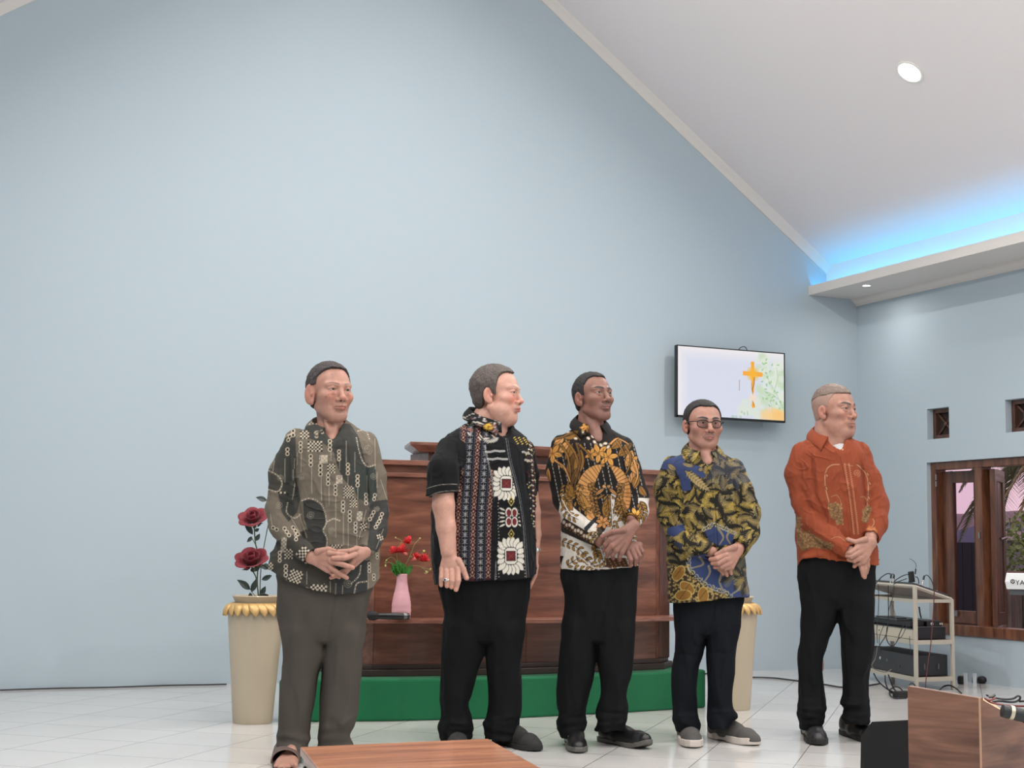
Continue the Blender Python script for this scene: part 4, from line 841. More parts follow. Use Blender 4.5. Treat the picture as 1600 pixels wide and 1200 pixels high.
# ================================================================== VOLUME MODELLER (for bodies and cloth)
f32 = np.float32
class Vol:
    """distance field on a rectilinear grid, later turned into one closed mesh"""
    FAR = .08
    def __init__(s, xs, ys, zs):
        s.xs, s.ys, s.zs = [np.asarray(a, f32) for a in (xs, ys, zs)]; s.D = np.full((len(xs), len(ys), len(zs)), s.FAR, f32)
    def sub(s, lo, hi, m):
        r = []
        for a, l_, h_ in zip((s.xs, s.ys, s.zs), lo, hi):
            i, j = np.searchsorted(a, l_-m), np.searchsorted(a, h_+m)
            if j-i < 1: return None
            r.append(slice(i, j))
        return tuple(r), s.xs[r[0]][:, None, None], s.ys[r[1]][None, :, None], s.zs[r[2]][None, None, :]
    def put(s, sl, d, k, op):
        a = s.D[sl]; d = np.broadcast_to(d, a.shape)
        if op == 'sub': 
            d = -d; h = np.clip(.5-.5*(a-d)/k, 0, 1) if k else None
            s.D[sl] = (a*(1-h)+d*h + k*h*(1-h)) if k else np.maximum(a, d)
        elif op == 'int':
            s.D[sl] = np.maximum(a, d)
        else:
            h = np.clip(.5+.5*(d-a)/k, 0, 1) if k else None
            s.D[sl] = (d*(1-h)+a*h - k*h*(1-h)) if k else np.minimum(a, d)
    def cap(s, p, q, r1, r2=None, k=.01, op='add', m=.035, flat=None):
        """round cone p..q; flat=(dir, f): squeeze the section along dir by f"""
        r2 = r1 if r2 is None else r2; p, q = np.array(p, float), np.array(q, float); R_ = max(r1, r2)
        lo, hi = np.minimum(p, q)-R_, np.maximum(p, q)+R_; w = s.sub(lo, hi, m+(k or 0))
        if w is None: return
        sl, X, Y, Z = w; d = q-p; L = float(d@d)+1e-12
        dx, dy, dz = X-p[0], Y-p[1], Z-p[2]; t = np.clip((dx*d[0]+dy*d[1]+dz*d[2])/L, 0, 1)
        ex, ey, ez = dx-t*d[0], dy-t*d[1], dz-t*d[2]
        if flat is not None:
            n_, f = np.array(flat[0], float), flat[1]; n_ /= np.linalg.norm(n_); dn = ex*n_[0]+ey*n_[1]+ez*n_[2]; g = (1/f-1)
            ex, ey, ez = ex+dn*g*n_[0], ey+dn*g*n_[1], ez+dn*g*n_[2]
        s.put(sl, (np.sqrt(ex*ex+ey*ey+ez*ez)-(r1+(r2-r1)*t)).astype(f32), k, op)
    def chain(s, P, r, k=.01, **kw):
        for i in range(len(P)-1): s.cap(P[i], P[i+1], r[i], r[i+1], k, **kw)
    def ell(s, c, rad, M=None, k=.01, op='add', m=.03):
        """M: 3x3 rows = local axes of the ellipsoid"""
        c = np.array(c, float); R_ = max(rad); w = s.sub(c-R_, c+R_, m+(k or 0))
        if w is None: return
        sl, X, Y, Z = w; dx, dy, dz = X-c[0], Y-c[1], Z-c[2]
        if M is not None: M = np.array(M, float); dx, dy, dz = [dx*M[i][0]+dy*M[i][1]+dz*M[i][2] for i in range(3)]
        a, b_, c_ = dx/rad[0], dy/rad[1], dz/rad[2]; k0 = np.sqrt(a*a+b_*b_+c_*c_); a, b_, c_ = a/rad[0], b_/rad[1], c_/rad[2]; k1 = np.sqrt(a*a+b_*b_+c_*c_)+1e-6
        s.put(sl, (k0*(k0-1)/k1).astype(f32), k, op)
    def stack(s, rows, k=.01, n=2.3, op='add', cap=.0, m=.04, tilt=0.):
        """rows: (z, cx, cy, ax, ay) elliptical sections; tilt: the lower and upper ends slope (dz per dx)"""
        rows = sorted(rows); z = np.array([r[0] for r in rows]); T = np.array(rows)[:, 1:]
        lo = ((T[:, 0]-T[:, 2]).min(), (T[:, 1]-T[:, 3]).min(), z[0]); hi = ((T[:, 0]+T[:, 2]).max(), (T[:, 1]+T[:, 3]).max(), z[-1])
        w = s.sub(lo, hi, m+(k or 0))
        if w is None: return
        sl, X, Y, Z = w; zz = np.clip(Z.ravel(), z[0], z[-1]); C = np.array([pchip(z, T[:, i], zz) for i in range(4)])[:, None, None, :]
        u, v = np.abs(X-C[0])/C[2], np.abs(Y-C[1])/C[3]; rho = (u**n+v**n)**(1/n); mn = np.minimum(C[2], C[3])
        d = (rho-1)*mn*(.35+.65*np.minimum(1, 1/np.maximum(rho, .3)))
        d = np.maximum(d, np.maximum(Z-z[-1], z[0]-Z-tilt*(X-C[0])) + cap)
        s.put(sl, d.astype(f32), k, op)
    def fn(s, lo, hi, f, m=0.):
        w = s.sub(lo, hi, m)
        if w is None: return
        sl, X, Y, Z = w; s.D[sl] = f(s.D[sl], X, Y, Z).astype(f32)
    def mesh(s):
        D = s.D; S = D < 0; nx, ny, nz = D.shape
        c = S[:-1, :-1, :-1].astype(np.int8)
        for a in (0, 1):
            for b_ in (0, 1):
                for g in (0, 1):
                    if a or b_ or g: c = c + S[a:nx-1+a, b_:ny-1+b_, g:nz-1+g]
        act = (c > 0) & (c < 8); I, J, K = np.nonzero(act); idx = np.full(act.shape, -1, np.int32); idx[I, J, K] = np.arange(len(I))
        acc = np.zeros((len(I), 3)); cnt = np.zeros(len(I)); A = (s.xs, s.ys, s.zs)
        corners = [(a, b_, g) for a in (0, 1) for b_ in (0, 1) for g in (0, 1)]
        val = {q: D[I+q[0], J+q[1], K+q[2]] for q in corners}
        for q in corners:
            for ax in range(3):
                if q[ax] == 0:
                    q2 = list(q); q2[ax] = 1; q2 = tuple(q2); a, b_ = val[q], val[q2]; ch = (a < 0) != (b_ < 0)
                    t = np.where(ch, a/np.where(ch, a-b_, 1), 0)
                    for d in range(3):
                        base = A[d][(I, J, K)[d]+q[d]]
                        if d == ax: base = base + t*(A[d][(I, J, K)[d]+1]-A[d][(I, J, K)[d]])
                        acc[:, d] += np.where(ch, base, 0)
                    cnt += ch
        V = acc/cnt[:, None]; F = []
        for ax in range(3):
            a = [slice(None)]*3; b_ = [slice(None)]*3; a[ax] = slice(0, -1); b_[ax] = slice(1, None)
            s0, s1 = S[tuple(a)], S[tuple(b_)]; ch = s0 != s1; i, j, k = np.nonzero(ch); P = [i, j, k]; o1, o2 = [d for d in range(3) if d != ax]
            ok = (P[o1] > 0) & (P[o2] > 0) & (P[o1] < D.shape[o1]-1) & (P[o2] < D.shape[o2]-1); P = [p[ok] for p in P]; flip = s0[P[0], P[1], P[2]]
            def cell(d1, d2): q = [p.copy() for p in P]; q[o1] -= d1; q[o2] -= d2; return idx[q[0], q[1], q[2]]
            Q_ = np.stack([cell(0, 0), cell(1, 0), cell(1, 1), cell(0, 1)], 1)
            if ax == 1: flip = ~flip
            Q_[~flip] = Q_[~flip][:, ::-1]; F.append(Q_)
        F = np.concatenate(F); F = F[(F >= 0).all(1)]
        return V, F
def pchip(x, y, q):
    """monotone cubic through the rows"""
    x, y = np.asarray(x, float), np.asarray(y, float); h = np.diff(x); dl = np.diff(y)/h; n_ = len(x); d = np.zeros(n_)
    if n_ == 2: return y[0]+(q-x[0])*dl[0]
    for i in range(1, n_-1):
        if dl[i-1]*dl[i] > 0: w1, w2 = 2*h[i]+h[i-1], h[i]+2*h[i-1]; d[i] = (w1+w2)/(w1/dl[i-1]+w2/dl[i])
    d[0], d[-1] = dl[0], dl[-1]; i = np.clip(np.searchsorted(x, q)-1, 0, n_-2); t = (q-x[i])/h[i]
    return y[i]*(2*t**3-3*t*t+1)+h[i]*d[i]*(t**3-2*t*t+t)+y[i+1]*(-2*t**3+3*t*t)+h[i]*d[i+1]*(t**3-t*t)
def axis(lo, hi, zones, coarse):
    """coordinates from lo to hi: zones = [(a, b, step)] are fine"""
    out = [lo]; x = lo
    while x < hi:
        st = coarse
        for a, b_, h_ in zones:
            if a <= x < b_: st = min(st, h_)
            elif x < a < x+st: st = min(st, max(h_, a-x+1e-5))
        x += st; out.append(x)
    return np.array(out)
def meshobj(name, V, F, mt, parent, rgb=None, relax=0):
    me = bpy.data.meshes.new(name); me.vertices.add(len(V)); me.vertices.foreach_set('co', V.astype(f32).ravel())
    if relax:
        E_ = np.concatenate([F[:, [0, 1]], F[:, [1, 2]], F[:, [2, 3]], F[:, [3, 0]]]); 
        for _ in range(relax):
            acc = np.zeros_like(V); cnt = np.bincount(E_[:, 0], minlength=len(V)) + np.bincount(E_[:, 1], minlength=len(V))
            for d in range(3): acc[:, d] = np.bincount(E_[:, 0], V[E_[:, 1], d], len(V)) + np.bincount(E_[:, 1], V[E_[:, 0], d], len(V))
            V = V*.5 + .5*acc/np.maximum(cnt, 1)[:, None]
        me.vertices.foreach_set('co', V.astype(f32).ravel())
    me.loops.add(4*len(F)); me.loops.foreach_set('vertex_index', F.astype(np.int32).ravel()); me.polygons.add(len(F))
    me.polygons.foreach_set('loop_start', np.arange(0, 4*len(F), 4, dtype=np.int32)); me.polygons.foreach_set('loop_total', np.full(len(F), 4, np.int32))
    me.update(calc_edges=True); me.validate(); me.shade_smooth(); me.materials.append(mt)
    if rgb is not None: setcol(me, rgb)
    o = bpy.data.objects.new(name, me); COL.objects.link(o); o.parent = parent; return o
class RF:
    """smooth random field (sum of waves)"""
    def __init__(s, seed, n=10, lx=.1, ly=.1, lz=.1):
        r = np.random.RandomState(seed); s.k = r.normal(size=(n, 3))*2*np.pi*.6/np.array([lx, ly, lz]); s.p = r.uniform(0, 6.28, n); s.a = 1/np.sqrt(n)
    def __call__(s, X, Y, Z):
        o = 0
        for k, p in zip(s.k, s.p): o = o + np.sin(k[0]*X+k[1]*Y+k[2]*Z+p).astype(f32)
        return o*s.a

# ================================================================== PEOPLE
class Person:
    def __init__(s, basepx, label, seed):
        s.base = atz(*basepx, 0); s.seed = seed
        fw = Vector((s.base.x, s.base.y, 0)).normalized(); s.fw = fw; s.rt = Vector((fw.y, -fw.x, 0))
        s.root = empty('person', s.base, label, 'person'); s.root.rotation_euler = (0, 0, math.atan2(s.rt.y, s.rt.x)); s.sc = (s.base.xy.length)/FPX
    def W2L(s, p): d = Vector(p)-s.base; return np.array([d.dot(s.rt), d.dot(s.fw), d.z])
    def L(s, x, y, v=0.):
        """photo point -> the person's own frame (x right, y away, z up), v metres nearer than the feet"""
        r_ = ray(x, y); D = s.base.dot(s.fw)-v; return s.W2L(CAM + r_*(D/(r_.dot(s.fw))))
    def floor(s, x, y, z=0.): return s.W2L(atz(x, y, z))
    def rows(s, R_, v0=0.):
        """R_: (y, xl, xr, front, back)"""
        o = []
        for r_ in R_:
            y, xl, xr, fr, bk = r_; vv = v0+(fr-bk)/2; a, b_ = s.L(xl, y, vv), s.L(xr, y, vv); c = (a+b_)/2; o.append((c[2], c[0], -vv, (b_[0]-a[0])/2, (fr+bk)/2))
        return o
    def head_frame(s, x, y, v, yaw, pit, rol, sc):
        c = s.L(x, y, v); yaw, pit, rol = R(yaw), R(pit), R(rol)
        f = np.array([math.sin(yaw), -math.cos(yaw), 0.]); r_ = np.array([math.cos(yaw), math.sin(yaw), 0.]); u = np.array([0, 0, 1.])
        f2 = f*math.cos(pit)+u*math.sin(pit); u2 = -f*math.sin(pit)+u*math.cos(pit); r3 = r_*math.cos(rol)-u2*math.sin(rol); u3 = r_*math.sin(rol)+u2*math.cos(rol)
        s.hc, s.hM, s.hs = c, np.array([r3, f2, u3]), sc
    def hp(s, p): return s.hc + s.hs*(np.array(p, float) @ s.hM)
    def hl(s, V): return ((V-s.hc) @ s.hM.T)/s.hs
    def head(s, v, F):
        """F: face shape parameters"""
        g = lambda k, d: F.get(k, d); S = s.hs; M = s.hM
        def E_(c, rad, k=.012, op='add', rz=0., rx=0.):
            c_, s_ = math.cos(rz), math.sin(rz); A = np.array([[c_, s_, 0], [-s_, c_, 0], [0, 0, 1]]); c2, s2 = math.cos(rx), math.sin(rx); B_ = np.array([[1, 0, 0], [0, c2, s2], [0, -s2, c2]])
            v.ell(s.hp(c), [q*S for q in rad], B_ @ A @ M, k*S, op)
        def C_(a, b_, r1, r2, k=.01, op='add', flat=None): v.cap(s.hp(a), s.hp(b_), r1*S, r2*S, k*S, op, flat=flat)
        w = g('w', 1.); jw = g('jaw', 1.); ck = g('cheek', 1.)
        E_((0, -.018, .040), (.074*w, .094, .080)); E_((0, .022, .020), (.064*w, .068, .088)); E_((0, .030, -.030), (.060*w, .056, .070))
        E_((0, .026, -.062), (.050*jw, .056, .044)); E_((0, .060, -.092), (.026*jw, .024, .020), .022)
        for sg in (-1, 1):
            C_((sg*.051*jw, -.004, -.050), (sg*.026*jw, .056, -.088), .018, .016, .02)
            E_((sg*.045*w, .052, -.014), (.022*ck, .029, .020), .02)
            if g('jowl', 0): E_((sg*.046*jw, .030, -.066), (.030*g('jowl', 0), .040, .034), .02)
        if g('chin2', 0): E_((0, .030, -.100), (.05, .045, .030*g('chin2', 0)), .025)
        # brow ridge, sockets, lids
        for sg in (-1, 1):
            C_((sg*.012, .085, .028), (sg*.048, .066, .030), .009, .008, .014)
            E_((sg*.031, .093, .010), (.019, .0150, .0130), .008, 'sub')
            E_((sg*.031, .070, .0105), (.0155, .0150, .0130), .003)
            C_((sg*.017, .0795, .0150), (sg*.032, .0835, .0185), .0036, .0040, .004); C_((sg*.032, .0835, .0185), (sg*.046, .0735, .0135), .0040, .0034, .004)
            C_((sg*.019, .0795, .0030), (sg*.032, .0820, .0010), .0030, .0032, .005); C_((sg*.032, .0820, .0010), (sg*.044, .0745, .0045), .0032, .0028, .005)
            if g('bags', 0): E_((sg*.032, .078, -.005), (.014, .007, .005), .006)
        nb = g('nose_w', 1.); nl = g('nose_l', 1.)
        C_((0, .083, .020), (0, .103*nl, -.022), .0070, .0100*nb, .010); E_((0, .106*nl, -.024), (.0115*nb, .0115, .0100), .006)
        for sg in (-1, 1):
            E_((sg*.0145*nb, .0955*nl, -.029), (.0085, .0105, .0080), .005); E_((sg*.0070*nb, .102*nl, -.0345), (.0038, .0055, .0038), .002, 'sub')
            C_((sg*.019*nb, .090, -.026), (sg*.033, .074, -.052), .0016, .0010, .008, 'sub') if g('folds', 0) else None
        E_((0, .082, -.050), (.026, .016, .016), .014)
        mo = g('mouth', 0.)
        C_((-.021, .082, -.0545+mo), (0, .0965, -.0525), .0038, .0052, .005); C_((.021, .082, -.0545+mo), (0, .0965, -.0525), .0038, .0052, .005)
        C_((-.018, .083, -.0605+mo*.6), (0, .0945, -.0630), .0040, .0060, .005); C_((.018, .083, -.0605+mo*.6), (0, .0945, -.0630), .0040, .0060, .005)
        C_((-.024, .087, -.0575+mo*1.3), (0, .1035, -.0575), .0010, .0013, .0025, 'sub'); C_((.024, .087, -.0575+mo*1.3), (0, .1035, -.0575), .0010, .0013, .0025, 'sub')
        E_((0, .088, -.074), (.016, .006, .004), .008, 'sub')
        # ears
        ew = g('ear', 1.)
        for sg in (-1, 1):
            o = .069*w; E_((sg*(o+.008*ew), -.012, -.002), (.0075, .0185*ew, .032*ew), .006, 'add', rz=sg*.5)
            E_((sg*(o+.004*ew), -.004, -.026*ew), (.007, .011, .012), .006)
            E_((sg*(o+.0175*ew), -.006, .004), (.0085, .0105*ew, .019*ew), .002, 'sub', rz=sg*.5)
            E_((sg*(o+.009*ew), .004, -.004), (.004, .005, .007), .004)
    def hair(s, F, mt, name='hair'):
        """F: thickness, hairline table"""
        S = s.hs; c = s.hc; r_ = .135*S; h_ = .0022
        v = Vol(np.arange(c[0]-r_, c[0]+r_, h_), np.arange(c[1]-r_, c[1]+r_, h_), np.arange(c[2]-.11*S, c[2]+.16*S, h_)); v.FAR = .08
        w = F.get('w', 1.); t = F['t']; M = s.hM; tt = F.get('top', t)
        v.ell(s.hp((0, -.018, .040+.002)), [(.074*w+t)*S, (.094+t)*S, (.080+tt)*S], M, 0, m=.1)
        v.ell(s.hp((0, .022, .020)), [(.064*w+t)*S, (.068+t)*S, (.088+tt)*S], M, .012, m=.1)
        if F.get('nape', 1): v.ell(s.hp((0, -.045, -.01)), [(.058*w+t*.5)*S, (.052+t*.5)*S, .06*S], M, .02, m=.1)
        hx_, hy_ = np.array(F['line']).T; nz_ = RF(s.seed+5, 14, .02, .02, .03); nf = RF(s.seed+9, 14, .006, .006, .03); rc_ = F.get('rec', .3)
        def f(D, X, Y, Z):
            P = [X-c[0], Y-c[1], Z-c[2]]; q = [(P[0]*M[i][0]+P[1]*M[i][1]+P[2]*M[i][2])/S for i in range(3)]
            D = D + (nz_(X, Y, Z)*F.get('n1', .0012) + nf(X, Y, Z)*F.get('n2', .0005))
            ln = np.interp(q[1].ravel(), hx_, hy_).reshape(q[1].shape) + np.where(q[1] > .02, rc_*np.maximum(0, np.abs(q[0])-.018), 0) + nf(X*1.3, Y, Z)*.0015
            # slope factor keeps the cut edge soft
            return np.maximum(D, (ln-q[2])*S*.75)
        v.fn((c[0]-1,)*3 if 0 else c-1, c+1, f)
        V, Fc = v.mesh(); return meshobj(name, V, Fc, mt, s.root, relax=1)

def skin_paint(P, V, N, skin, F):
    """skin colours, with shade painted into nostrils and mouth slit: lips, brows, eyes, beard shade, knuckles"""
    g = lambda k, d: F.get(k, d); q = P.hl(V); x, y, z = q[:, 0], q[:, 1], q[:, 2]; ax_ = np.abs(x)
    rf = RF(P.seed, 12, .05, .05, .05); rg = RF(P.seed+1, 14, .012, .012, .012)
    c = np.tile(np.array(skin, float), (len(V), 1)); c *= .90*(1+.035*rf(*V.T)+.02*rg(*V.T))[:, None]
    def mx(m, col): m = np.clip(m, 0, 1)[:, None]; c[:] = c*(1-m)+np.array(col, float)*m
    sk = np.array(skin, float); hd = (np.abs(x) < .12) & (z > -.13) & (z < .16) & (np.abs(y) < .16)
    fr = (y > .035) & hd
    bl = lambda d, w: .5-d/w
    red = g('red', .25)
    mx(hd*np.exp(-((ax_-.042)**2/.02**2+(z+.018)**2/.02**2))*(y > .02)*red, sk*[1.06, .78, .76]); mx(hd*np.exp(-(x**2/.012**2+(z+.024)**2/.014**2))*(y > .08)*red, sk*[1.05, .78, .76])
    mx(hd*(ax_ > .066)*np.exp(-((y+.012)**2/.03**2+z**2/.04**2))*.35, sk*[1.02, .80, .78])
    mo = g('mouth', 0.); zc = -.0575+mo*1.3*(ax_/.024)**1.5
    lip = np.sqrt((x/.0235)**2+((z-zc+.0015)/(.0095*(1-.55*np.clip(ax_/.024, 0, 1))+.0005))**2)
    mx(fr*(y > .06)*bl(lip-1, .5)*g('lipm', .7), g('lip', tuple(sk*[.86, .66, .66]))); mx(fr*(y > .06)*(ax_ < .024)*bl(np.abs(z-zc)-.0008, .0012)*.85, sk*.42)  # lip colour, then the shade of the mouth slit painted in
    # brows
    bz = .0300+g('browz', 0)+.006*np.sin(np.clip((ax_-.012)/.04, 0, 1)*2.4)-.0*ax_; bt = g('brow', .0040)*np.interp(ax_, [.010, .018, .040, .054], [.5, 1, .8, .15])
    mx(fr*(ax_ > .010)*(ax_ < .056)*bl(np.abs(z-bz)-bt, .003)*g('browm', .8), g('browc', (48, 40, 38)))
    # eyes
    eh = g('eye', .0050); ex = (ax_-.0315)/.0140; op = np.sqrt(ex**2+((z-.0105)/(eh*(1-.25*np.clip(ex, -1, 1)**2)))**2)
    mx(fr*bl(op-1, .25), (168, 150, 140)); gx = g('gaze', .0)
    iris = np.hypot(x-np.sign(x)*.0315-gx, z-.0110)/.0056; mx(fr*(op < 1.05)*bl(iris-1, .3), (52, 38, 34)); mx(fr*(op < 1.02)*bl(np.hypot(x-np.sign(x)*.0315-gx, z-.011)/.0026-1, .4), (16, 12, 12))
    lid = (z-.0105)/eh; mx(fr*(np.abs(ex) < 1.12)*np.exp(-((op-1.05)/.16)**2)*(lid > .05)*.9, (46, 34, 32)); mx(fr*(np.abs(ex) < 1.0)*np.exp(-((op-1.1)/.2)**2)*(lid < -.2)*.35, sk*.55)
    mx(fr*(ax_ < .012)*(ax_ > .003)*(y > .09)*bl(np.hypot((ax_-.0068)/.0036, (z+.0355)/.0030)-1, .6)*.8, sk*.28)  # shade of the nostril holes painted into the skin colour
    if g('beard', 0): mx(hd*(y > -.01)*((z < -.035-.25*(.05-np.minimum(y, .05))) & (np.abs(z-zc) > .006))*np.clip((.115-np.abs(z+.0))/.02, 0, 1)*g('beard', 0), sk*[.72, .72, .76])
    if g('mous', 0): mx(fr*(y > .07)*(ax_ < .026)*bl(np.abs(z+.0440+.18*(ax_)**1.0)-.0045, .005)*g('mous', 0), (70, 58, 54))
    for (tp, r_) in getattr(P, 'tips', ()):      # finger nails
        d_ = np.sqrt(((V-tp)**2).sum(1)); mx((N[:, 1] < -.25)*bl(d_-r_, .0015)*.45, sk*[.98, .93, .92])
    if g('fade', None) is not None:      # closely cropped hair on the scalp
        fc, hx_ = g('fade', None); a_, b_ = np.array(hx_).T; ln = np.interp(y, a_, b_)+np.where(y > .02, .5*np.maximum(0, ax_-.02), 0)
        earm = (ax_ > .0745) & (np.abs(y+.010) < .026) & (z < .032)
        mx(hd*bl(ln-z, .010)*(~earm)*.82, fc)
    for (sx_, sz, r_, m_) in g('spots', ()): mx(fr*bl(np.hypot(x-sx_, z-sz)-r_, .003)*m_, sk*[.62, .58, .56])
    return c, q

def hand(v, wrist, palm, fingers, thumb, k=.006, pr=(.021, .014), n_=(0, -1, 0)):
    """wrist: point, palm: list of knuckle points, fingers: one polyline (knuckle..tip) + radius each"""
    w = np.array(wrist, float)
    for kn in palm: v.cap(w, kn, pr[0], pr[1]*.80, .008, flat=(n_, .62))
    for P, r_ in fingers: m = len(P)-1; v.chain(P, [r_*(1-.26*i/m) for i in range(m+1)], k=.0018 if k < .004 else .003)
    if thumb is not None: P, r_ = thumb; v.chain(P, [r_*1.25]+[r_*(1-.15*i/(len(P)-1)) for i in range(1, len(P))], k=.004)
def vnormals(V, F):
    n_ = np.cross(V[F[:, 2]]-V[F[:, 0]], V[F[:, 3]]-V[F[:, 1]]); N = np.zeros_like(V)
    for j in range(4):
        for d in range(3): N[:, d] += np.bincount(F[:, j], n_[:, d], len(V))
    return N/np.maximum(np.linalg.norm(N, axis=1), 1e-12)[:, None]
# ================================================================== CLOTH PRINTS (painted as flat patterns in shirt coordinates)
def T_(x0, y0, s): return lambda X, Y: (x0+s*X, y0+s*Y)
def print_chain():
    c = Canvas(396, 636, 620, 940, 3, (116, 105, 91)); q = T_(380, 540, .3); DK = (64, 64, 60); CR = (206, 190, 166); BK = (38, 34, 34)
    def P(pts, col): c.poly([q(*p) for p in pts], col)
    # dark fields
    P([(190, 480), (270, 470), (275, 700), (295, 800), (280, 870), (235, 920), (200, 870), (180, 770), (140, 660), (175, 540)], DK)
    P([(420, 400), (560, 400), (600, 470), (640, 620), (690, 640), (700, 760), (660, 850), (600, 760), (560, 740), (520, 700), (490, 640), (470, 560), (430, 520), (330, 480), (300, 420)], DK)
    P([(560, 640), (690, 620), (700, 800), (640, 900), (610, 840), (580, 760)], (58, 64, 60)); P([(480, 500), (540, 480), (560, 620), (520, 700), (490, 640)], (58, 58, 56))
    P([(100, 640), (200, 640), (200, 760), (120, 760)], (74, 70, 64)); P([(640, 820), (760, 800), (770, 960), (700, 1080), (640, 1060), (660, 930)], (60, 60, 58))
    P([(120, 1040), (330, 960), (480, 1160), (620, 1180), (620, 1300), (130, 1300)], (66, 62, 56)); P([(480, 1130), (660, 1120), (640, 1300), (480, 1300)], (54, 56, 56))
    P([(600, 800), (660, 820), (650, 940), (600, 940)], (92, 84, 74)); P([(540, 900), (640, 900), (600, 1040), (540, 1040)], (108, 98, 86))
    # scalloped dark field with spirals
    P([(310, 810), (350, 800), (400, 830), (420, 870), (430, 910), (415, 960), (435, 1010), (430, 1060), (390, 1060), (340, 980), (315, 900)], (58, 58, 56))
    for (x, y, r_, sg) in ((350, 890, 22, 1), (460, 965, 18, -1), (185, 830, 20, 1), (680, 680, 20, -1), (190, 690, 18, 1), (300, 690, 18, -1), (650, 540, 26, 1), (545, 1240, 24, 1), (700, 850, 16, 1)): c.spiral(*q(x, y), r_*.3, .55, (168, 158, 138), 2.3, y, sg)
    for y in range(830, 1060, 12): c.line([q(325, y), q(425, y)], .3, (74, 72, 68))
    def scal(pts, n_): 
        L = crom([Vector((a, b_, 0)) for a, b_ in pts], [0]*len(pts), n_)[0]
        for i, v in enumerate(L): X, Y = q(v.x, v.y); c.disk(X, Y, 1.15, CR); c.disk(X, Y, .5, BK) if i % 2 else None
    scal([(305, 810), (350, 800), (405, 830), (425, 880), (430, 930), (415, 965), (435, 1010), (430, 1060)], 5); scal([(435, 920), (470, 905), (500, 915)], 5)
    scal([(590, 480), (600, 540), (620, 600), (650, 630), (690, 620)], 6); scal([(130, 650), (180, 680), (200, 720), (180, 760), (130, 750)], 6); scal([(230, 820), (225, 870), (265, 900), (300, 880)], 5); scal([(600, 440), (640, 430), (660, 480)], 5)
    scal([(180, 500), (215, 470), (260, 450)], 6); scal([(560, 1240), (600, 1200), (610, 1150)], 5); scal([(575, 1290), (590, 1240), (640, 1230)], 5)
    def chain(x, y, n_=3, r_=2.7, rot=0.):
        for k in range(n_): X, Y = q(x, y); dx, dy = -math.sin(rot)*k*r_*2.3, math.cos(rot)*k*r_*2.3; c.disk(X+dx, Y+dy, r_*1.15, CR, r_*1.25, rot); c.disk(X+dx, Y+dy, r_*.60, BK, r_*.70, rot)
    def dl(x, y, y2, x2=None): a, b_ = q(x, y), q(x if x2 is None else x2, y2); c.dots(a, b_, 2.0, .62, CR)
    for (x, y, n_, r_) in ((297, 510, 3, 2.7), (350, 580, 3, 2.9), (450, 500, 3, 2.9), (497, 555, 3, 2.6), (543, 625, 3, 2.8), (400, 630, 3, 2.9), (440, 680, 3, 2.8), (478, 735, 3, 2.7), (594, 685, 3, 2.9), (518, 820, 3, 2.8), (553, 870, 3, 2.8), (583, 930, 3, 2.7), (228, 540, 2, 2.9), (257, 440, 2, 3.0), (380, 455, 2, 2.5), (410, 450, 1, 2.6), (222, 1150, 3, 2.9), (190, 1080, 3, 2.6), (275, 990, 2, 2.6), (640, 780, 3, 2.8), (270, 1260, 2, 3.0), (330, 1270, 1, 3.4), (385, 1300, 1, 3.5), (655, 1140, 3, 2.4), (680, 1200, 2, 2.4), (700, 1090, 2, 2.2)): chain(x, y, n_, r_)
    for (x, y, n_, rt) in ((155, 950, 2, -1.1), (215, 955, 3, -.6), (680, 870, 3, .5), (700, 930, 2, .5), (688, 780, 2, .2), (725, 880, 3, .4), (260, 950, 3, -.6), (240, 470, 2, .4)): chain(x, y, n_, 2.7, rt)
    for (x, y, y2) in ((300, 560, 660), (355, 640, 770), (405, 690, 810), (455, 560, 600), (445, 740, 830), (500, 600, 650), (480, 790, 1000), (543, 690, 740), (595, 740, 800), (520, 880, 1040), (535, 500, 610), (580, 560, 660), (645, 680, 780), (690, 480, 560), (215, 590, 710), (265, 590, 640), (258, 650, 700), (225, 1200, 1240), (330, 1180, 1240), (545, 930, 1060), (590, 990, 1060), (310, 420, 440), (648, 1150, 1260), (690, 560, 640), (205, 470, 500), (700, 660, 740), (280, 560, 620)): dl(x, y, y2)
    for a, b_ in (((268, 720), (255, 800)), ((250, 900), (300, 990)), ((290, 880), (330, 1000)), ((160, 600), (150, 660)), ((640, 860), (600, 1010)), ((720, 700), (755, 800)), ((730, 960), (690, 1060)), ((140, 880), (150, 940)), ((420, 1240), (400, 1310)), ((450, 1230), (452, 1310)), ((480, 1240), (478, 1300)), ((515, 1250), (512, 1310))): c.dots(q(*a), q(*b_), 2.0, .62, CR)
    def chk(x, y, nx, ny, sz=2.9, rot=0., a=CR, b_=(40, 38, 38)):
        X0, Y0 = q(x, y); ca, sa = math.cos(rot), math.sin(rot)
        for i in range(nx):
            for j in range(ny):
                X, Y = i*sz, j*sz; pts = [(X0+u*ca-v*sa, Y0+u*sa+v*ca) for u, v in ((X, Y), (X+sz, Y), (X+sz, Y+sz), (X, Y+sz))]; c.poly(pts, a if (i+j) % 2 else b_)
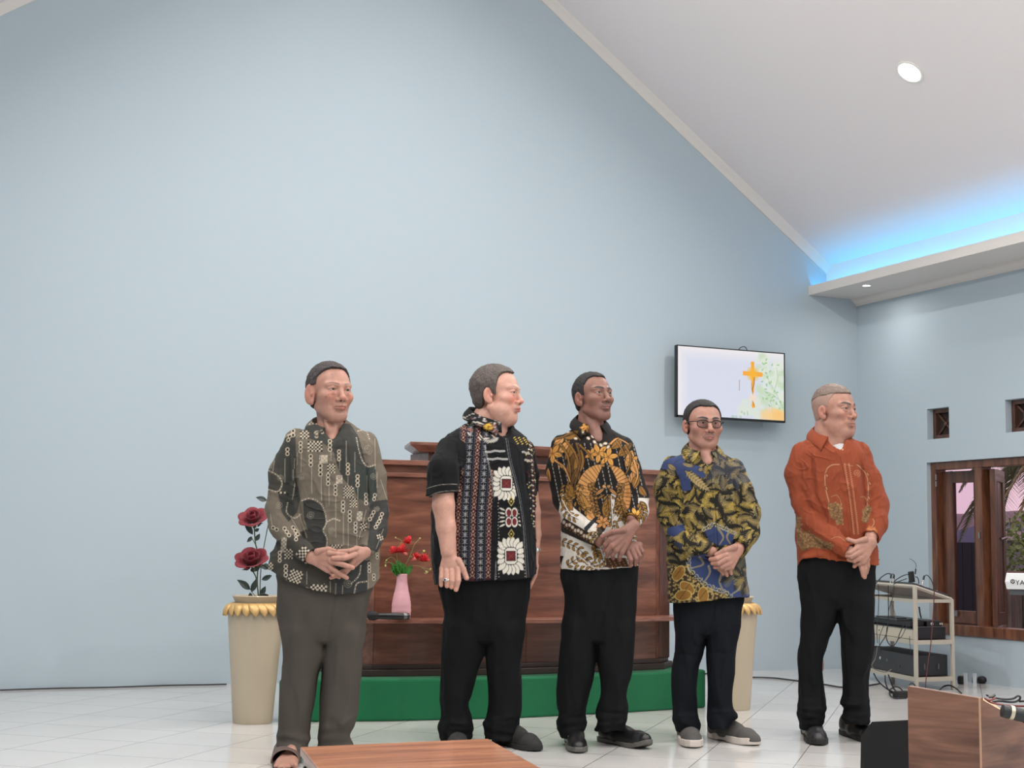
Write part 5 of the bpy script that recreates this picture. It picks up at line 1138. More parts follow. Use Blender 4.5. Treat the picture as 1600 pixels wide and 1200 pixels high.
    for A_ in ((335, 500, 8, 6, 2.8), (295, 440, 5, 5, 2.8), (395, 575, 4, 4, 3.2, 0., CR, (176, 160, 140)), (437, 620, 5, 6, 2.4), (482, 680, 3, 4, 3.2, 0., CR, (176, 160, 140)), (520, 735, 7, 8, 2.3), (553, 800, 5, 6, 2.3), (592, 865, 3, 5, 3., .1, (196, 184, 164), (150, 140, 124)), (612, 920, 4, 5, 2.6, .2), (315, 1040, 7, 6, 3.2, .75), (200, 1000, 3, 8, 2.9, .1, (186, 172, 152), (140, 128, 112)), (215, 1060, 5, 6, 2.6), (250, 1160, 7, 7, 2.9, .3), (350, 1240, 8, 3, 3.2, .1), (340, 390, 9, 2, 2.6, -.1), (400, 380, 3, 4, 2.7), (180, 762, 4, 1, 3.), (590, 1060, 4, 4, 2.8, .2), (130, 1130, 3, 5, 2.6), (700, 980, 5, 3, 2.6, .5), (450, 1040, 8, 2, 2.4)): chk(*A_)
    for x, y in ((395, 592), (425, 620), (460, 600), (500, 690), (505, 725), (455, 690)): c.ring(*q(x, y), 2.0, .8, (80, 84, 90))
    return c
def print_woven():
    c = Canvas(656, 620, 848, 930, 3, (20, 21, 24)); q = T_(640, 550, .3083); rr = random.Random(5); CR = (214, 206, 190); RD = (76, 28, 30)
    # striped woven ground of the front panels
    def col(x0, x1, y0, y1, lean):
        w = x1-x0
        for k in range(60):
            y = y0+(y1-y0)*k/60; xx = lean(y)
    def lx(X, Y): # columns lean with the body
        return X + (Y-700)*.0 + (18 if Y < 480 else 0)*((480-Y)/150. if Y < 480 else 0)
    def px(X, Y): t = (Y-330)/800.; return q(X + (1-min(1, max(0, t*1.6)))*28 - 12*max(0, t-.45), Y)
    c.poly([px(205, 400), px(230, 345), px(330, 300), px(400, 560), px(430, 800), px(430, 1160), px(240, 1170), px(225, 720), px(262, 600), px(290, 500)], (20, 19, 23))
    cols = [(250, RD), (286, (20, 20, 26)), (326, RD), (366, (20, 20, 26)), (405, RD)]
    for X, cc_ in cols:
        P = [px(X, y) for y in range(380, 1170, 30)]; c.line(P, 6.2 if cc_ == RD else 7, cc_)
        for y in range(372, 1165, 9): c.disk(*px(X-18, y), .7, (92, 92, 120)); c.disk(*px(X-14, y+4), .5, (70, 70, 90))
        for i, y in enumerate(range(385, 1160, 34)):
            a = px(X, y)
            if cc_ == RD:
                w2 = (176, 146, 126)
                for sx_ in (-1, 1): c.line([(a[0]+sx_*3.4, a[1]-3.0), (a[0]+sx_*1.2, a[1]), (a[0]+sx_*3.4, a[1]+3.0)], .95, w2)
                c.disk(a[0], a[1]-4.6, 1.3, w2); c.disk(a[0], a[1]+4.6, 1.3, w2) if i % 2 else c.seg((a[0]-1.5, a[1]), (a[0]+1.5, a[1]), .9, w2)
            else:
                w2 = (166, 166, 170)
                c.line([(a[0]-3.6, a[1]-3.4), (a[0], a[1]-.6), (a[0]+3.4, a[1]-3.6)], .9, w2); c.line([(a[0]-3.6, a[1]+3.6), (a[0], a[1]+.8), (a[0]+3.6, a[1]+3.4)], .9, w2); c.seg((a[0], a[1]-4), (a[0], a[1]+4), 1., w2); c.seg((a[0]-3.4, a[1]), (a[0]+3.4, a[1]), .7, w2)
    # border dots of the panel
    P = [q(375, 480), q(405, 600), q(425, 720), q(438, 850), q(440, 1000), q(432, 1160)]
    c.line(P, 2.6, (24, 24, 30), sm=4); c.line(P, .7, (176, 176, 188), sm=4)
    for i in range(70): t = i/69*5; k = min(int(t), 4); a = t-k; X = P[k][0]*(1-a)+P[k+1][0]*a; Y = P[k][1]*(1-a)+P[k+1][1]*a; c.disk(X+1.8, Y, .7, CR)
    # shoulder piece
    for k in range(46): x = rr.uniform(215, 470); y = rr.uniform(310, 470); (c.leaf(q(x, y), q(x+rr.uniform(14, 34), y+rr.uniform(6, 26)), 1.0, CR if k % 3 else (150, 96, 84))) if (x-200)*.55+300 < y+70 and y < 300+(x-200)*.75+40 else None
    c.line([q(200, 405), q(240, 350), q(320, 310)], .8, CR); 
    # black chest field with white bars
    c.poly([q(385, 470), q(500, 450), q(520, 560), q(530, 600), q(410, 600)], (18, 19, 22))
    for a, b_ in (((386, 511), (480, 506)), ((396, 548), (495, 547)), ((550, 508), (608, 514)), ((560, 550), (620, 552))):
        P = [q(a[0]+(b_[0]-a[0])*t, a[1]+(b_[1]-a[1])*t+3*math.sin(t*9)) for t in (0, .25, .5, .75, 1)]; c.line(P, 3.0, (196, 194, 190)); c.line(P, .6, (90, 90, 90))
    # white flower medallions
    def med(X, Y, w, h, red=True, kind=0):
        cx, cy = q(X, Y); w *= .3083; h *= .3083
        for k in range(18):
            a = k/18*6.283; ca, sa = math.cos(a), math.sin(a); m_ = max(abs(ca), abs(sa))**.6; L = 1/m_*.97
            c.leaf((cx+ca*w*.42, cy+sa*h*.42), (cx+ca*w*L, cy+sa*h*L), w*.21, (214, 208, 194), (30, 30, 34), None, 0, .55)
        c.poly([(cx-w*.42, cy-h*.30), (cx-w*.25, cy-h*.42), (cx+w*.25, cy-h*.42), (cx+w*.42, cy-h*.30), (cx+w*.42, cy+h*.30), (cx+w*.25, cy+h*.42), (cx-w*.25, cy+h*.42), (cx-w*.42, cy+h*.30)], (216, 210, 198), (30, 30, 34), .9)
        c.poly([(cx-w*.30, cy-h*.24), (cx+w*.30, cy-h*.24), (cx+w*.30, cy+h*.24), (cx-w*.30, cy+h*.24)], (104, 32, 36), (30, 24, 26), .8)
        for a in (.78, 2.36): c.seg((cx-w*.26*math.cos(a), cy-h*.2*math.sin(a)), (cx+w*.26*math.cos(a), cy+h*.2*math.sin(a)), .5, (150, 70, 70))
    c.poly([q(425, 600), q(550, 600), q(585, 1160), q(440, 1160)], (18, 18, 21))
    med(490, 672, 74, 92); med(512, 1035, 74, 100)
    cx, cy = q(516, 842)
    for sx_ in (-1, 1):
        for sy in (-1, 1): c.disk(cx+sx_*4.6, cy+sy*7.2, 5.4, (216, 210, 198), 8.6); c.disk(cx+sx_*4.4, cy+sy*6.8, 3.4, (112, 34, 38), 5.6); c.ring(cx+sx_*4.6, cy+sy*7.2, 5.4, .7, (30, 30, 34), 8.6)
        for k in range(5): c.leaf((cx+sx_*9, cy+(k-2)*5), (cx+sx_*20, cy+(k-2)*7.5), 1.7, (210, 204, 190), (30, 30, 34), None, 0, .5)
    for y in (762, 925): a = q(514, y); c.poly([(a[0], a[1]-7), (a[0]+4.5, a[1]), (a[0], a[1]+7), (a[0]-4.5, a[1])], (34, 30, 26), (206, 182, 90), 1.1); c.disk(a[0], a[1], 1.4, (206, 182, 90))
    for sx_ in (-1, 1):
        for k in range(34): y = 610+k*16; a = q(516+sx_*66, y); c.disk(a[0]+.6*math.sin(k), a[1], .8, (190, 186, 176))
    # plain button band
    P = [q(488, 440), q(520, 560), q(560, 700), q(590, 860), q(603, 1000), q(610, 1160)]
    c.poly([q(478, 440), q(545, 430), q(585, 560), q(612, 720), q(622, 900), q(640, 1160), q(590, 1160), q(575, 1000), q(560, 860), q(535, 700), q(500, 560)], (22, 23, 27)); c.line(P[:1]+[q(507, 560), q(545, 700), q(572, 860), q(582, 1000), q(592, 1160)], .6, (170, 170, 170), sm=4)
    c.line([q(498, 440), q(516, 560), q(553, 700), q(580, 860), q(592, 1000), q(604, 1160)], .5, (130, 130, 132), sm=4)
    # far side panel
    for k in range(120):
        y = rr.uniform(430, 900); x = rr.uniform(590, 645); a = q(x, y); c.disk(a[0], a[1], rr.uniform(.6, 1.5), (CR, RD, (120, 60, 50), (206, 182, 90))[k % 4]) if x > 560+(y-430)*.14 else None
    for y in range(440, 900, 26): a = q(612+(y-440)*.03, y); c.leaf(a, (a[0]+5, a[1]+3), 1.2, (200, 186, 166)); c.disk(a[0]+4, a[1]+4, 2, RD)
    for k in range(14): a = q(525+k*6, 440+(k % 4)*10); c.leaf(a, (a[0]+4, a[1]-3), .9, (206, 172, 70))
    # gold sprig and white flower by the collar
    a = q(398, 385)
    for k in range(9): an = k*.7; c.leaf(a, (a[0]+8*math.cos(an), a[1]+7*math.sin(an)), 1.7, (226, 176, 54), (120, 80, 30), None, 0, .4)
    for k in range(120):
        x, y = rr.uniform(318, 470), rr.uniform(262, 420)
        if y > 262+(x-318)*.55-18 and y < 300+(x-318)*.85+16: a2 = rr.uniform(0, 6.28); c.leaf(q(x, y), (q(x, y)[0]+4*math.cos(a2), q(x, y)[1]+4*math.sin(a2)), .75, (CR, (120, 60, 52), (150, 144, 150))[k % 3])
    a = q(398, 385)
    for k in range(9): an = k*.7; c.leaf(a, (a[0]+8*math.cos(an), a[1]+7*math.sin(an)), 1.7, (226, 176, 54), (120, 80, 30), None, 0, .4)
    a = q(410, 440)
    for k in range(11): an = .0+k*.3; c.leaf(a, (a[0]+14*math.cos(an), a[1]+9*math.sin(an)), 1.5, (214, 208, 196), (30, 30, 34), None, 0, .4)
    # sleeve: plain black with two pale piping lines
    c.poly([q(60, 420), q(180, 380), q(215, 400), q(285, 470), q(290, 560), q(262, 610), q(250, 700), q(240, 760), q(60, 760)], (19, 20, 23))
    c.line([q(78, 702), q(160, 682), q(245, 678)], .75, (176, 170, 150), sm=3); c.line([q(84, 742), q(160, 718), q(248, 710)], .75, (176, 170, 150), sm=3); c.line([q(200, 405), q(262, 350), q(320, 330)], .6, (176, 170, 150))
    return c
def print_wings():
    c = Canvas(844, 648, 1022, 896, 3.4, (30, 27, 26)); q = T_(830, 560, .2833); rr = random.Random(8); OR = (214, 148, 78); GD = (150, 102, 40); WH = (208, 200, 190); DK = (30, 26, 26)
    for k in range(16):      # rows of white dashes on black
        x = 90+k*34; c.dash(q(x, 470), q(x+80, 860), 6.2, .55, 1.0, (206, 196, 182))
    # white lower ground
    c.poly([q(170, 740), q(240, 830), q(330, 900), q(400, 930), q(430, 860), q(440, 750), (966, 772), q(500, 860), q(600, 900), q(640, 780), q(660, 800), q(650, 1300), q(100, 1300), q(140, 900)], WH)
    c.poly([q(590, 770), q(660, 770), q(650, 900), q(600, 930)], WH); c.poly([q(150, 930), q(180, 880), q(400, 1010), q(400, 1060), q(330, 1030), q(170, 960)], (44, 34, 30))
    for k in range(14): t = k/13; a = q(180+t*210, 905+t*130+6*math.sin(k*2)); c.disk(*a, 3.4, (128, 84, 40)); c.disk(a[0], a[1], 2.2, WH, 2.6)
    for k in range(14): t = k/13; a = q(185+t*200, 930+t*115); c.disk(*a, 1.2, GD)
    # big wings: fan of feathers
    def wing(cx, cy, r0, r1, a0, a1, n_, col=OR):
        X, Y = q(cx, cy)
        for k in range(n_):
            a = a0+(a1-a0)*k/(n_-1); f = 1-.12*abs(k/(n_-1)-.5); r2 = r1*.2833*f
            c.leaf((X+r0*.2833*math.cos(a), Y+r0*.2833*math.sin(a)), (X+r2*math.cos(a), Y+r2*math.sin(a)), 2.9, col, DK, None, 0, .55)
    def crescent(outer, inner, n_, col):
        O = crom([Vector((a, b_, 0)) for a, b_ in outer], [0]*len(outer), 8)[0]; I_ = crom([Vector((a, b_, 0)) for a, b_ in inner], [0]*len(inner), 8)[0]
        for k in range(n_):
            a = O[int(k/(n_-1)*(len(O)-1))]; b_ = I_[int(k/(n_-1)*(len(I_)-1))]; c.leaf(q(b_.x, b_.y), q(a.x, a.y), 2.6, col, None)
        c.poly([q(p.x, p.y) for p in O]+[q(p.x, p.y) for p in reversed(I_)], col)
        for k in range(n_):
            a = O[int(k/(n_-1)*(len(O)-1))]; b_ = I_[int(k/(n_-1)*(len(I_)-1))]; c.seg(q(b_.x, b_.y), q(a.x, a.y), .75, DK)
        c.line([q(p.x, p.y) for p in O], .8, DK); c.line([q(p.x, p.y) for p in I_], 1., DK)
    crescent([(398, 585), (345, 592), (292, 628), (256, 690), (245, 755), (262, 815), (305, 858), (352, 885)], [(394, 600), (375, 640), (355, 690), (345, 725), (342, 765), (352, 800), (365, 835), (385, 872)], 22, OR)
    crescent([(432, 588), (488, 606), (528, 650), (548, 710), (552, 775), (540, 830)], [(436, 600), (456, 640), (474, 680), (484, 720), (488, 765), (488, 820)], 15, OR)
    crescent([(545, 640), (575, 600), (590, 570)], [(552, 690), (575, 660), (590, 620)], 5, (206, 138, 70)); crescent([(150, 585), (190, 600), (215, 650), (225, 690)], [(160, 600), (190, 630), (205, 670), (215, 700)], 6, OR)
    for A_, B_, w_, cl in (((100, 560), (150, 440), 7, GD), ((120, 470), (180, 420), 6, OR), ((170, 430), (260, 400), 7, GD), ((150, 520), (210, 450), 7, OR), ((185, 560), (225, 470), 6, GD), ((200, 650), (240, 520), 8, (120, 80, 36)), ((240, 660), (275, 500), 8, GD), ((215, 700), (262, 600), 7, (120, 80, 36)), ((440, 500), (500, 440), 6, GD), ((480, 540), (540, 470), 7, GD), ((520, 600), (560, 500), 7, OR), ((500, 500), (560, 460), 5, (120, 80, 36)), ((560, 560), (590, 640), 6, OR), ((600, 640), (570, 720), 6, GD), ((90, 600), (105, 680), 4, OR), ((600, 700), (640, 760), 5, GD), ((170, 760), (230, 840), 8, GD), ((200, 690), (240, 770), 8, GD), ((270, 740), (330, 860), 7, (186, 128, 56)), ((300, 830), (360, 900), 6, OR), ((430, 760), (415, 900), 7, GD), ((470, 760), (520, 880), 7, GD), ((600, 790), (640, 830), 6, GD)): c.leaf(q(*A_), q(*B_), w_, cl, DK, DK, 2, .7)
    # crescents above
    def leafy(P, w, col, n_=9, sp=11):
        L = crom([Vector((a, b_, 0)) for a, b_ in P], [0]*len(P), 6)[0]
        for i in range(0, len(L)-1, 2):
            d = (L[i+1]-L[i]).normalized(); nn = Vector((-d.y, d.x, 0))
            for sg in (-1, 1): a = L[i]; b_ = a + d*sp*1.8 + nn*sg*sp*1.7; c.leaf(q(a.x, a.y), q(b_.x, b_.y), w, col, DK, None, sg*1.2, .55)
        c.line([q(v.x, v.y) for v in L], .9, DK)
    # phoenix bodies
    for (x, y, sg) in ((330, 700, 1), (500, 700, -1)):
        leafy([(x, y-10), (x+10*sg, y+50), (x+20*sg, y+110), (x+40*sg, y+170)], 1.8, GD, 9, 11)
        for k in range(40): a = q(x+rr.uniform(-22, 26)*1.0+10*sg, y+rr.uniform(-5, 150)); c.disk(*a, 1.2, (GD, (94, 62, 30), OR)[k % 3]); 
        c.leaf(q(x+20*sg, y+60), q(x+78*sg, y+15), 2.6, OR, DK, DK); c.disk(*q(x+72*sg, y+8), 2.4, OR); c.leaf(q(x+30*sg, y+80), q(x+80*sg, y+50), 1.8, GD, DK)
    # flowers
    def flower(x, y, r_, a0=0., n_=5, col=(226, 156, 66)):
        for k in range(n_): a = a0+k*6.283/n_; X, Y = q(x, y); c.leaf((X, Y), (X+r_*.2833*math.cos(a), Y+r_*.2833*math.sin(a)), r_*.07, col, DK, (150, 90, 40), 0, .6)
        c.disk(*q(x, y), 1.6, (150, 90, 40))
    flower(375, 525, 58, .5); flower(425, 545, 58, 1.1); flower(115, 520, 60, .3); flower(575, 870, 50, .2, 6, (236, 170, 62)); flower(395, 910, 44, .4, 6, (236, 152, 84)); flower(295, 385, 34, .8); flower(560, 560, 40, 1.9); flower(330, 530, 40, 2.6)
    # shoulder scrolls and ovals
    for P, cl in ((((190, 450), (240, 520), (260, 600), (230, 680)), GD), (((160, 470), (200, 540), (215, 640), (200, 700)), GD), (((250, 470), (270, 560), (250, 660), (235, 720)), (120, 80, 36)), (((520, 480), (550, 540), (540, 600), (520, 640)), GD), (((470, 450), (500, 500), (520, 540)), GD), (((110, 440), (170, 430), (230, 410), (270, 450)), GD), (((440, 470), (480, 440), (540, 470)), OR), (((270, 480), (310, 520), (330, 560)), GD), (((130, 560), (180, 600), (215, 680)), OR), (((570, 560), (590, 640), (570, 700)), OR)):
        c.line([q(*p) for p in P], 4.6, DK, 2.4, 5); c.line([q(*p) for p in P], 3.4, cl, 1.4, 5); c.line([q(p[0]+8, p[1]) for p in P], .7, DK, .5, 5)
    for (x, y, a) in ((315, 440, .7), (350, 462, .9), (245, 440, .2), (290, 410, .9), (200, 400, .1), (340, 430, .7), (385, 480, .9), (425, 490, -.8), (410, 470, 0)): c.disk(*q(x, y), 3.9, (110, 78, 40), 2.9, a); c.disk(*q(x, y), 3.0, (216, 206, 194), 1.9, a)
    # lower leaves on white
    for P in (((200, 760), (190, 850), (260, 890)), ((270, 700), (250, 790), (330, 860)), ((420, 760), (430, 860), (420, 920)), ((490, 790), (510, 860), (500, 900)), ((360, 1040), (400, 1120), (480, 1140)), ((170, 1010), (260, 1050), (330, 1130)), ((200, 1140), (280, 1100), (360, 1150)), ((330, 960), (360, 1060), (370, 1100)), ((600, 800), (620, 850), (600, 890)), ((450, 900), (470, 960), (500, 980)), ((240, 1160), (330, 1170), (400, 1150)), ((560, 960), (570, 1040), (550, 1120)), ((190, 700), (180, 760), (210, 800))): leafy(P, 1.9, (160, 112, 44), 9, 13)
    for P in (((170, 780), (220, 860), (330, 920)), ((440, 760), (448, 900), (430, 960)), ((180, 1090), (260, 1090), (340, 1150), (430, 1160)), ((370, 1010), (400, 1100)), ((500, 980), (560, 1020), (570, 1120))): c.line([q(*p) for p in P], 1.7, WH, sm=5)
    c.poly([q(415, 1100), q(520, 1100), q(540, 1150), q(410, 1150)], (70, 44, 30))
    for k in range(16): a = q(425+k*7, 1105+(k*13) % 45); c.disk(*a, 1.3, (150, 96, 50))
    # cuff edges
    c.poly([q(290, 940), q(360, 870), q(372, 880), q(305, 962)], (34, 40, 42)); c.poly([q(370, 975), q(415, 905), q(425, 915), q(380, 985)], (34, 40, 42)); c.poly([q(330, 1000), q(392, 890), q(412, 915), q(370, 990)], (60, 44, 30)); flower(395, 905, 40, .2, 6, (236, 160, 90))
    for k in range(30): a = q(rr.uniform(310, 370), rr.uniform(930, 1000)); c.line([a, (a[0]+rr.uniform(-3, 3), a[1]+rr.uniform(-3, 3))], .8, (190, 170, 130))
    c.line([q(398, 500), q(415, 640), q(436, 760), q(445, 930)], .7, (14, 12, 12), sm=4)
    return c
def fern_fill(c, reg, n_, cols, seed, q, dk=(44, 40, 32), L0=30, sw=.95):
    rr = random.Random(seed)
    for k in range(n_):
        while True:
            x, y = rr.uniform(reg[0], reg[2]), rr.uniform(reg[1], reg[3])
            if len(reg) < 5 or reg[4](x, y): break
        a = rr.uniform(0, 6.28); cv_ = rr.uniform(-.02, .02); m = 9; yl = cols[k % len(cols)]; X, Y, A = x, y, a
        if dk is not None: c.leaf(q(x-8*math.cos(a), y-8*math.sin(a)), q(x+m*10*math.cos(a+.3), y+m*10*math.sin(a+.3)), 5.2, dk)
        for i in range(m):
            X += 8.4*math.cos(A); Y += 8.4*math.sin(A); A += cv_*6; L = L0*.75*math.sin(math.pi*(i+1.5)/(m+2))
            for sg in (-1, 1):
                bx, by = X+L*math.cos(A+sg*1.0), Y+L*math.sin(A+sg*1.0); c.seg(q(X, Y), q(bx, by), sw*1.2, yl, sw*.5)
def print_blue():
    BL = (52, 66, 112); c = Canvas(1012, 690, 1196, 948, 3.6, (58, 50, 36)); q = T_(1000, 610, .2833); YE = [(190, 158, 74), (172, 146, 80), (200, 168, 70), (150, 132, 90)]
    def P(pts, col): c.poly([q(*p) for p in pts], col)
    yy = np.broadcast_to(c.Y[:, None], c.a.shape[:2]); xx = np.broadcast_to(c.X[None, :], c.a.shape[:2])
    w1 = np.sin(xx*1.05+2.2*np.sin(yy*.16)+1.6*np.sin(xx*.11))*np.sin(yy*.9+2*np.sin(xx*.2)); c.mix(c.a, np.clip(w1*2.2, 0, 1)*.85, (160, 136, 70))
    fern_fill(c, (70, 330, 700, 1180), 620, YE, 3, q, (34, 32, 27), 31, 1.1)
    # blue grounds
    P([(105, 400), (150, 370), (230, 350), (250, 400), (330, 420), (365, 470), (350, 490), (270, 440), (285, 550), (235, 560), (215, 480), (190, 430), (120, 430)], BL)
    P([(150, 760), (240, 740), (250, 770), (190, 810), (150, 800)], BL); P([(360, 780), (420, 750), (520, 800), (510, 850), (440, 860), (380, 830)], BL)
    P([(270, 920), (380, 900), (400, 960), (430, 1000), (520, 1030), (590, 1040), (612, 1145), (560, 1150), (440, 1110), (370, 1080), (300, 1010), (270, 960)], BL)
    P([(540, 380), (590, 400), (600, 430), (550, 400)], (58, 60, 84)); P([(190, 830), (240, 850), (230, 880), (190, 860)], (60, 64, 92))
    for A_, B_, w_ in (((245, 440), (390, 560), 6), ((150, 400), (200, 440), 4), ((230, 400), (300, 420), 3), ((320, 440), (350, 430), 3)): c.leaf(q(*A_), q(*B_), w_, (150, 128, 84), (44, 44, 60), (60, 60, 60), 1, .6)
    for k in range(9): a = q(262+k*13, 458+k*11); c.seg(a, (a[0]+6, a[1]-3), .8, (206, 178, 96)); c.seg(a, (a[0]-1, a[1]+5), .8, (206, 178, 96))
    fern_fill(c, (430, 380, 560, 470), 26, [(120, 112, 96), (150, 130, 84)], 5, q, (52, 54, 64))
    # scrolling borders
    GR = (150, 158, 166)
    for pts in (((270, 930), (280, 990), (330, 1040), (380, 1080), (440, 1100), (500, 1130)), ((350, 770), (400, 745), (460, 760), (520, 790))):
        L = crom([Vector((a, b_, 0)) for a, b_ in pts], [0]*len(pts), 3)[0]
        for i, v in enumerate(L): c.spiral(*q(v.x, v.y), 4.2, 1.1, GR if i % 2 else (196, 180, 130), 1.3, i*1.3, 1 if i % 2 else -1)
        c.line([q(v.x, v.y) for v in L], .8, (40, 40, 40))
    for pts in (((330, 920), (350, 960), (290, 980)), ((380, 970), (385, 1010), (345, 1070)), ((450, 1010), (440, 1060), (470, 1120)), ((535, 1050), (550, 1090), (510, 1120)), ((430, 760), (460, 810), (440, 850)), ((500, 770), (480, 810), (500, 850)), ((560, 1060), (590, 1080), (600, 1060))):
        c.line([q(*p) for p in pts], 3.4, GR, 1.6, 4); c.line([q(*p) for p in pts], 2.2, (150, 126, 66), 1., 4)
    # dotted brown hem corner
    P([(150, 960), (260, 980), (300, 1060), (370, 1110), (480, 1140), (480, 1180), (150, 1180)], (58, 46, 34)); rr = random.Random(2)
    for k in range(300): x, y = rr.uniform(155, 480), rr.uniform(970, 1175); (c.spiral(*q(x, y), 1.8, .6, (186, 156, 90), 1.2, k)) if y > 960+(x-150)*.55 or x < 240 else None
    for (x, y, a) in ((215, 1010, .6), (262, 1090, -.9), (350, 1130, 0), (240, 1130, 1.4)): c.disk(*q(x, y), 8, (150, 104, 40), 13, a); c.ring(*q(x, y), 8, 1., (206, 176, 96), 13, a); c.line([q(x-20, y+20), q(x+18, y-30)], .6, (60, 40, 20))
    fern_fill(c, (480, 960, 600, 1050), 26, [(170, 146, 84), (120, 112, 90)], 15, q, (52, 50, 50))
    c.line([q(395, 470), q(400, 540), q(420, 700), q(430, 860)], .7, (20, 20, 20), sm=4)
    return c
def print_rust():
    B_ = (152, 65, 37); c = Canvas(1216, 662, 1396, 895, 3.4, B_); q = T_(1200, 590, .2833); LT = (196, 128, 88); GN = (138, 98, 60); DK = (112, 50, 30)
    yy = np.broadcast_to(c.Y[:, None], c.a.shape[:2]); xx = np.broadcast_to(c.X[None, :], c.a.shape[:2])
    c.mix(c.a, .10*(.5+.5*np.sin(xx*.9+.5*np.sin(yy*.3))*np.sin(yy*.25+xx*.05)), (190, 96, 58))
    def vine(pts, w=1.7, col=LT): c.line([q(*p) for p in pts], w+1.0, DK, None, 5); c.line([q(*p) for p in pts], w, col, None, 5)
    vine(((395, 482), (355, 485), (325, 510), (315, 570), (325, 640), (338, 690), (335, 725)), 2.0); vine(((490, 480), (520, 505), (545, 540), (555, 600), (550, 680), (545, 720)), 1.8); vine(((420, 480), (470, 490)), 1.1)
    for (x, y) in ((320, 530), (318, 600), (340, 690), (545, 520), (556, 570), (550, 650)): c.leaf(q(x, y), q(x+14, y+26), 1.6, LT, DK)
    vine(((350, 660), (380, 652), (400, 680), (405, 730)), 1.0); vine(((510, 660), (535, 660), (550, 690)), 1.)
    for cx, cy in ((490, 530),): c.spiral(*q(cx, cy), 6, .9, LT, 2.2)
    def patch(pts, n_, seed):
        c.poly([q(*p) for p in pts], GN); rr = random.Random(seed); xs = [p[0] for p in pts]; ys = [p[1] for p in pts]
        for k in range(n_):
            x, y = rr.uniform(min(xs), max(xs)), rr.uniform(min(ys), max(ys)); a = rr.uniform(0, 6.28)
            w = c.sample(np.array([q(x, y)[0]]), np.array([q(x, y)[1]]))[0]
            if abs(w[0]-B_[0]) < 22 and abs(w[1]-B_[1]) < 20: continue
            c.leaf(q(x, y), q(x+13*math.cos(a), y+13*math.sin(a)), 1.1, ((164, 124, 82), (112, 82, 52), (150, 112, 70))[k % 3])
    patch([(335, 700), (380, 690), (412, 740), (415, 800), (390, 815), (340, 760)], 120, 1); patch([(520, 730), (560, 700), (572, 740), (545, 800), (525, 800)], 70, 2); patch([(160, 860), (220, 850), (290, 890), (370, 930), (330, 950), (250, 935), (190, 960), (165, 930)], 240, 3); patch([(150, 760), (175, 770), (185, 850), (160, 860)], 60, 4)
    c.poly([q(555, 815), q(600, 840), q(600, 900), q(535, 870)], (184, 98, 54))
    for k in range(7): c.spiral(*q(550+(k % 3)*18, 835+(k//3)*20), 2.6, .6, (206, 130, 76), 1.5, k)
    vine(((570, 830), (585, 800), (578, 780)), 1.4); vine(((350, 890), (390, 880), (430, 905)), .9)
    # embroidered button band
    for k in range(34):
        t = k/33; x = 428+50*t+4*math.sin(t*3); y = 480+380*t
        for sg in (0, 1, 2): a = q(x+sg*12-4, y); c.line([(a[0]-1.1, a[1]-1), (a[0]+1, a[1]+.2), (a[0]-.8, a[1]+1.5)], .75, (206, 140, 100) if sg != 1 else (140, 66, 40))
    c.line([q(398, 440), q(412, 500), q(440, 640), q(468, 870)], .8, (96, 42, 26), sm=4); c.line([q(485, 478), q(590, 500)], .7, DK); c.line([q(485, 478), q(490, 560)], .5, (150, 70, 40))
    c.poly([q(195, 960), q(260, 940), q(380, 955), q(470, 1030), q(560, 1030), q(615, 1000), q(615, 1045), q(195, 1045)], (166, 72, 40))
    for k in range(3): a = q(425+k*0, 395); 
    c.disk(*q(413, 398), 1.4, (220, 150, 110))
    return c
# ================================================================== THE FIVE MEN
skinm = attrmat('skin', rough=.5, bump=.12, bscale=420, sss=.12, spec=.4, bdist=.0006)
clothm = attrmat('printed_cotton', rough=.8, bump=.25, bscale=900, sheen=.04, spec=.15, bdist=.0006)
def trou(name, col, r=.85): return mat(name, col, rough=r, bump=.3, bscale=700, spec=.12, sheen=.0, bdist=.0006)
def fixwind(V, F):
    a, b_, c = V[F[:, 0]], V[F[:, 1]], V[F[:, 2]]; return F if (np.cross(a, b_)*c).sum() > 0 else F[:, ::-1]
def finish(P, v, name, mt, painter=None, relax=1, label=None):
    V, F = v.mesh(); F = fixwind(V, F); rgb = None
    if painter is not None: rgb = painter(V, vnormals(V, F))
    o = meshobj(name, V, F, mt, P.root, rgb, relax=relax)
    if label: o['label'] = label
    return o
def cloth_painter(P, cv, v0=0.):
    """flat print laid on the front, carried round the sides by depth"""
    a, b_ = P.L(800, 700, v0), P.L(801, 700, v0); 
    ref = P.L(900, 750, v0)
    def f(V, N):
        dep = np.maximum(0, V[:, 1]+v0); xx = V[:, 0]; s = xx + np.sign(xx-np.median(xx))*dep*.9
        # own frame -> print coordinates (fixed linear layout of the cloth)
        k = P.pp; c_ = cv.sample(k[0]+k[1]*s+k[2]*V[:, 2], k[3]+k[4]*s+k[5]*V[:, 2]); g_ = c_.mean(1, keepdims=True); return (g_+(c_-g_)*.86)*.90
    # linear fit of the layout at chest depth
    pts = [(cv.x0+20, cv.y0+20), (cv.x0+cv.w/cv.ss-20, cv.y0+20), (cv.x0+20, cv.y0+cv.h/cv.ss-20), (cv.x0+cv.w/cv.ss-20, cv.y0+cv.h/cv.ss-20)]
    A = []; X = []; Y = []
    for p in pts: q = P.L(*p, v0+.10); A.append([1, q[0], q[2]]); X.append(p[0]); Y.append(p[1])
    A = np.array(A); P.pp = list(np.linalg.lstsq(A, np.array(X), rcond=None)[0]) + list(np.linalg.lstsq(A, np.array(Y), rcond=None)[0]); return f
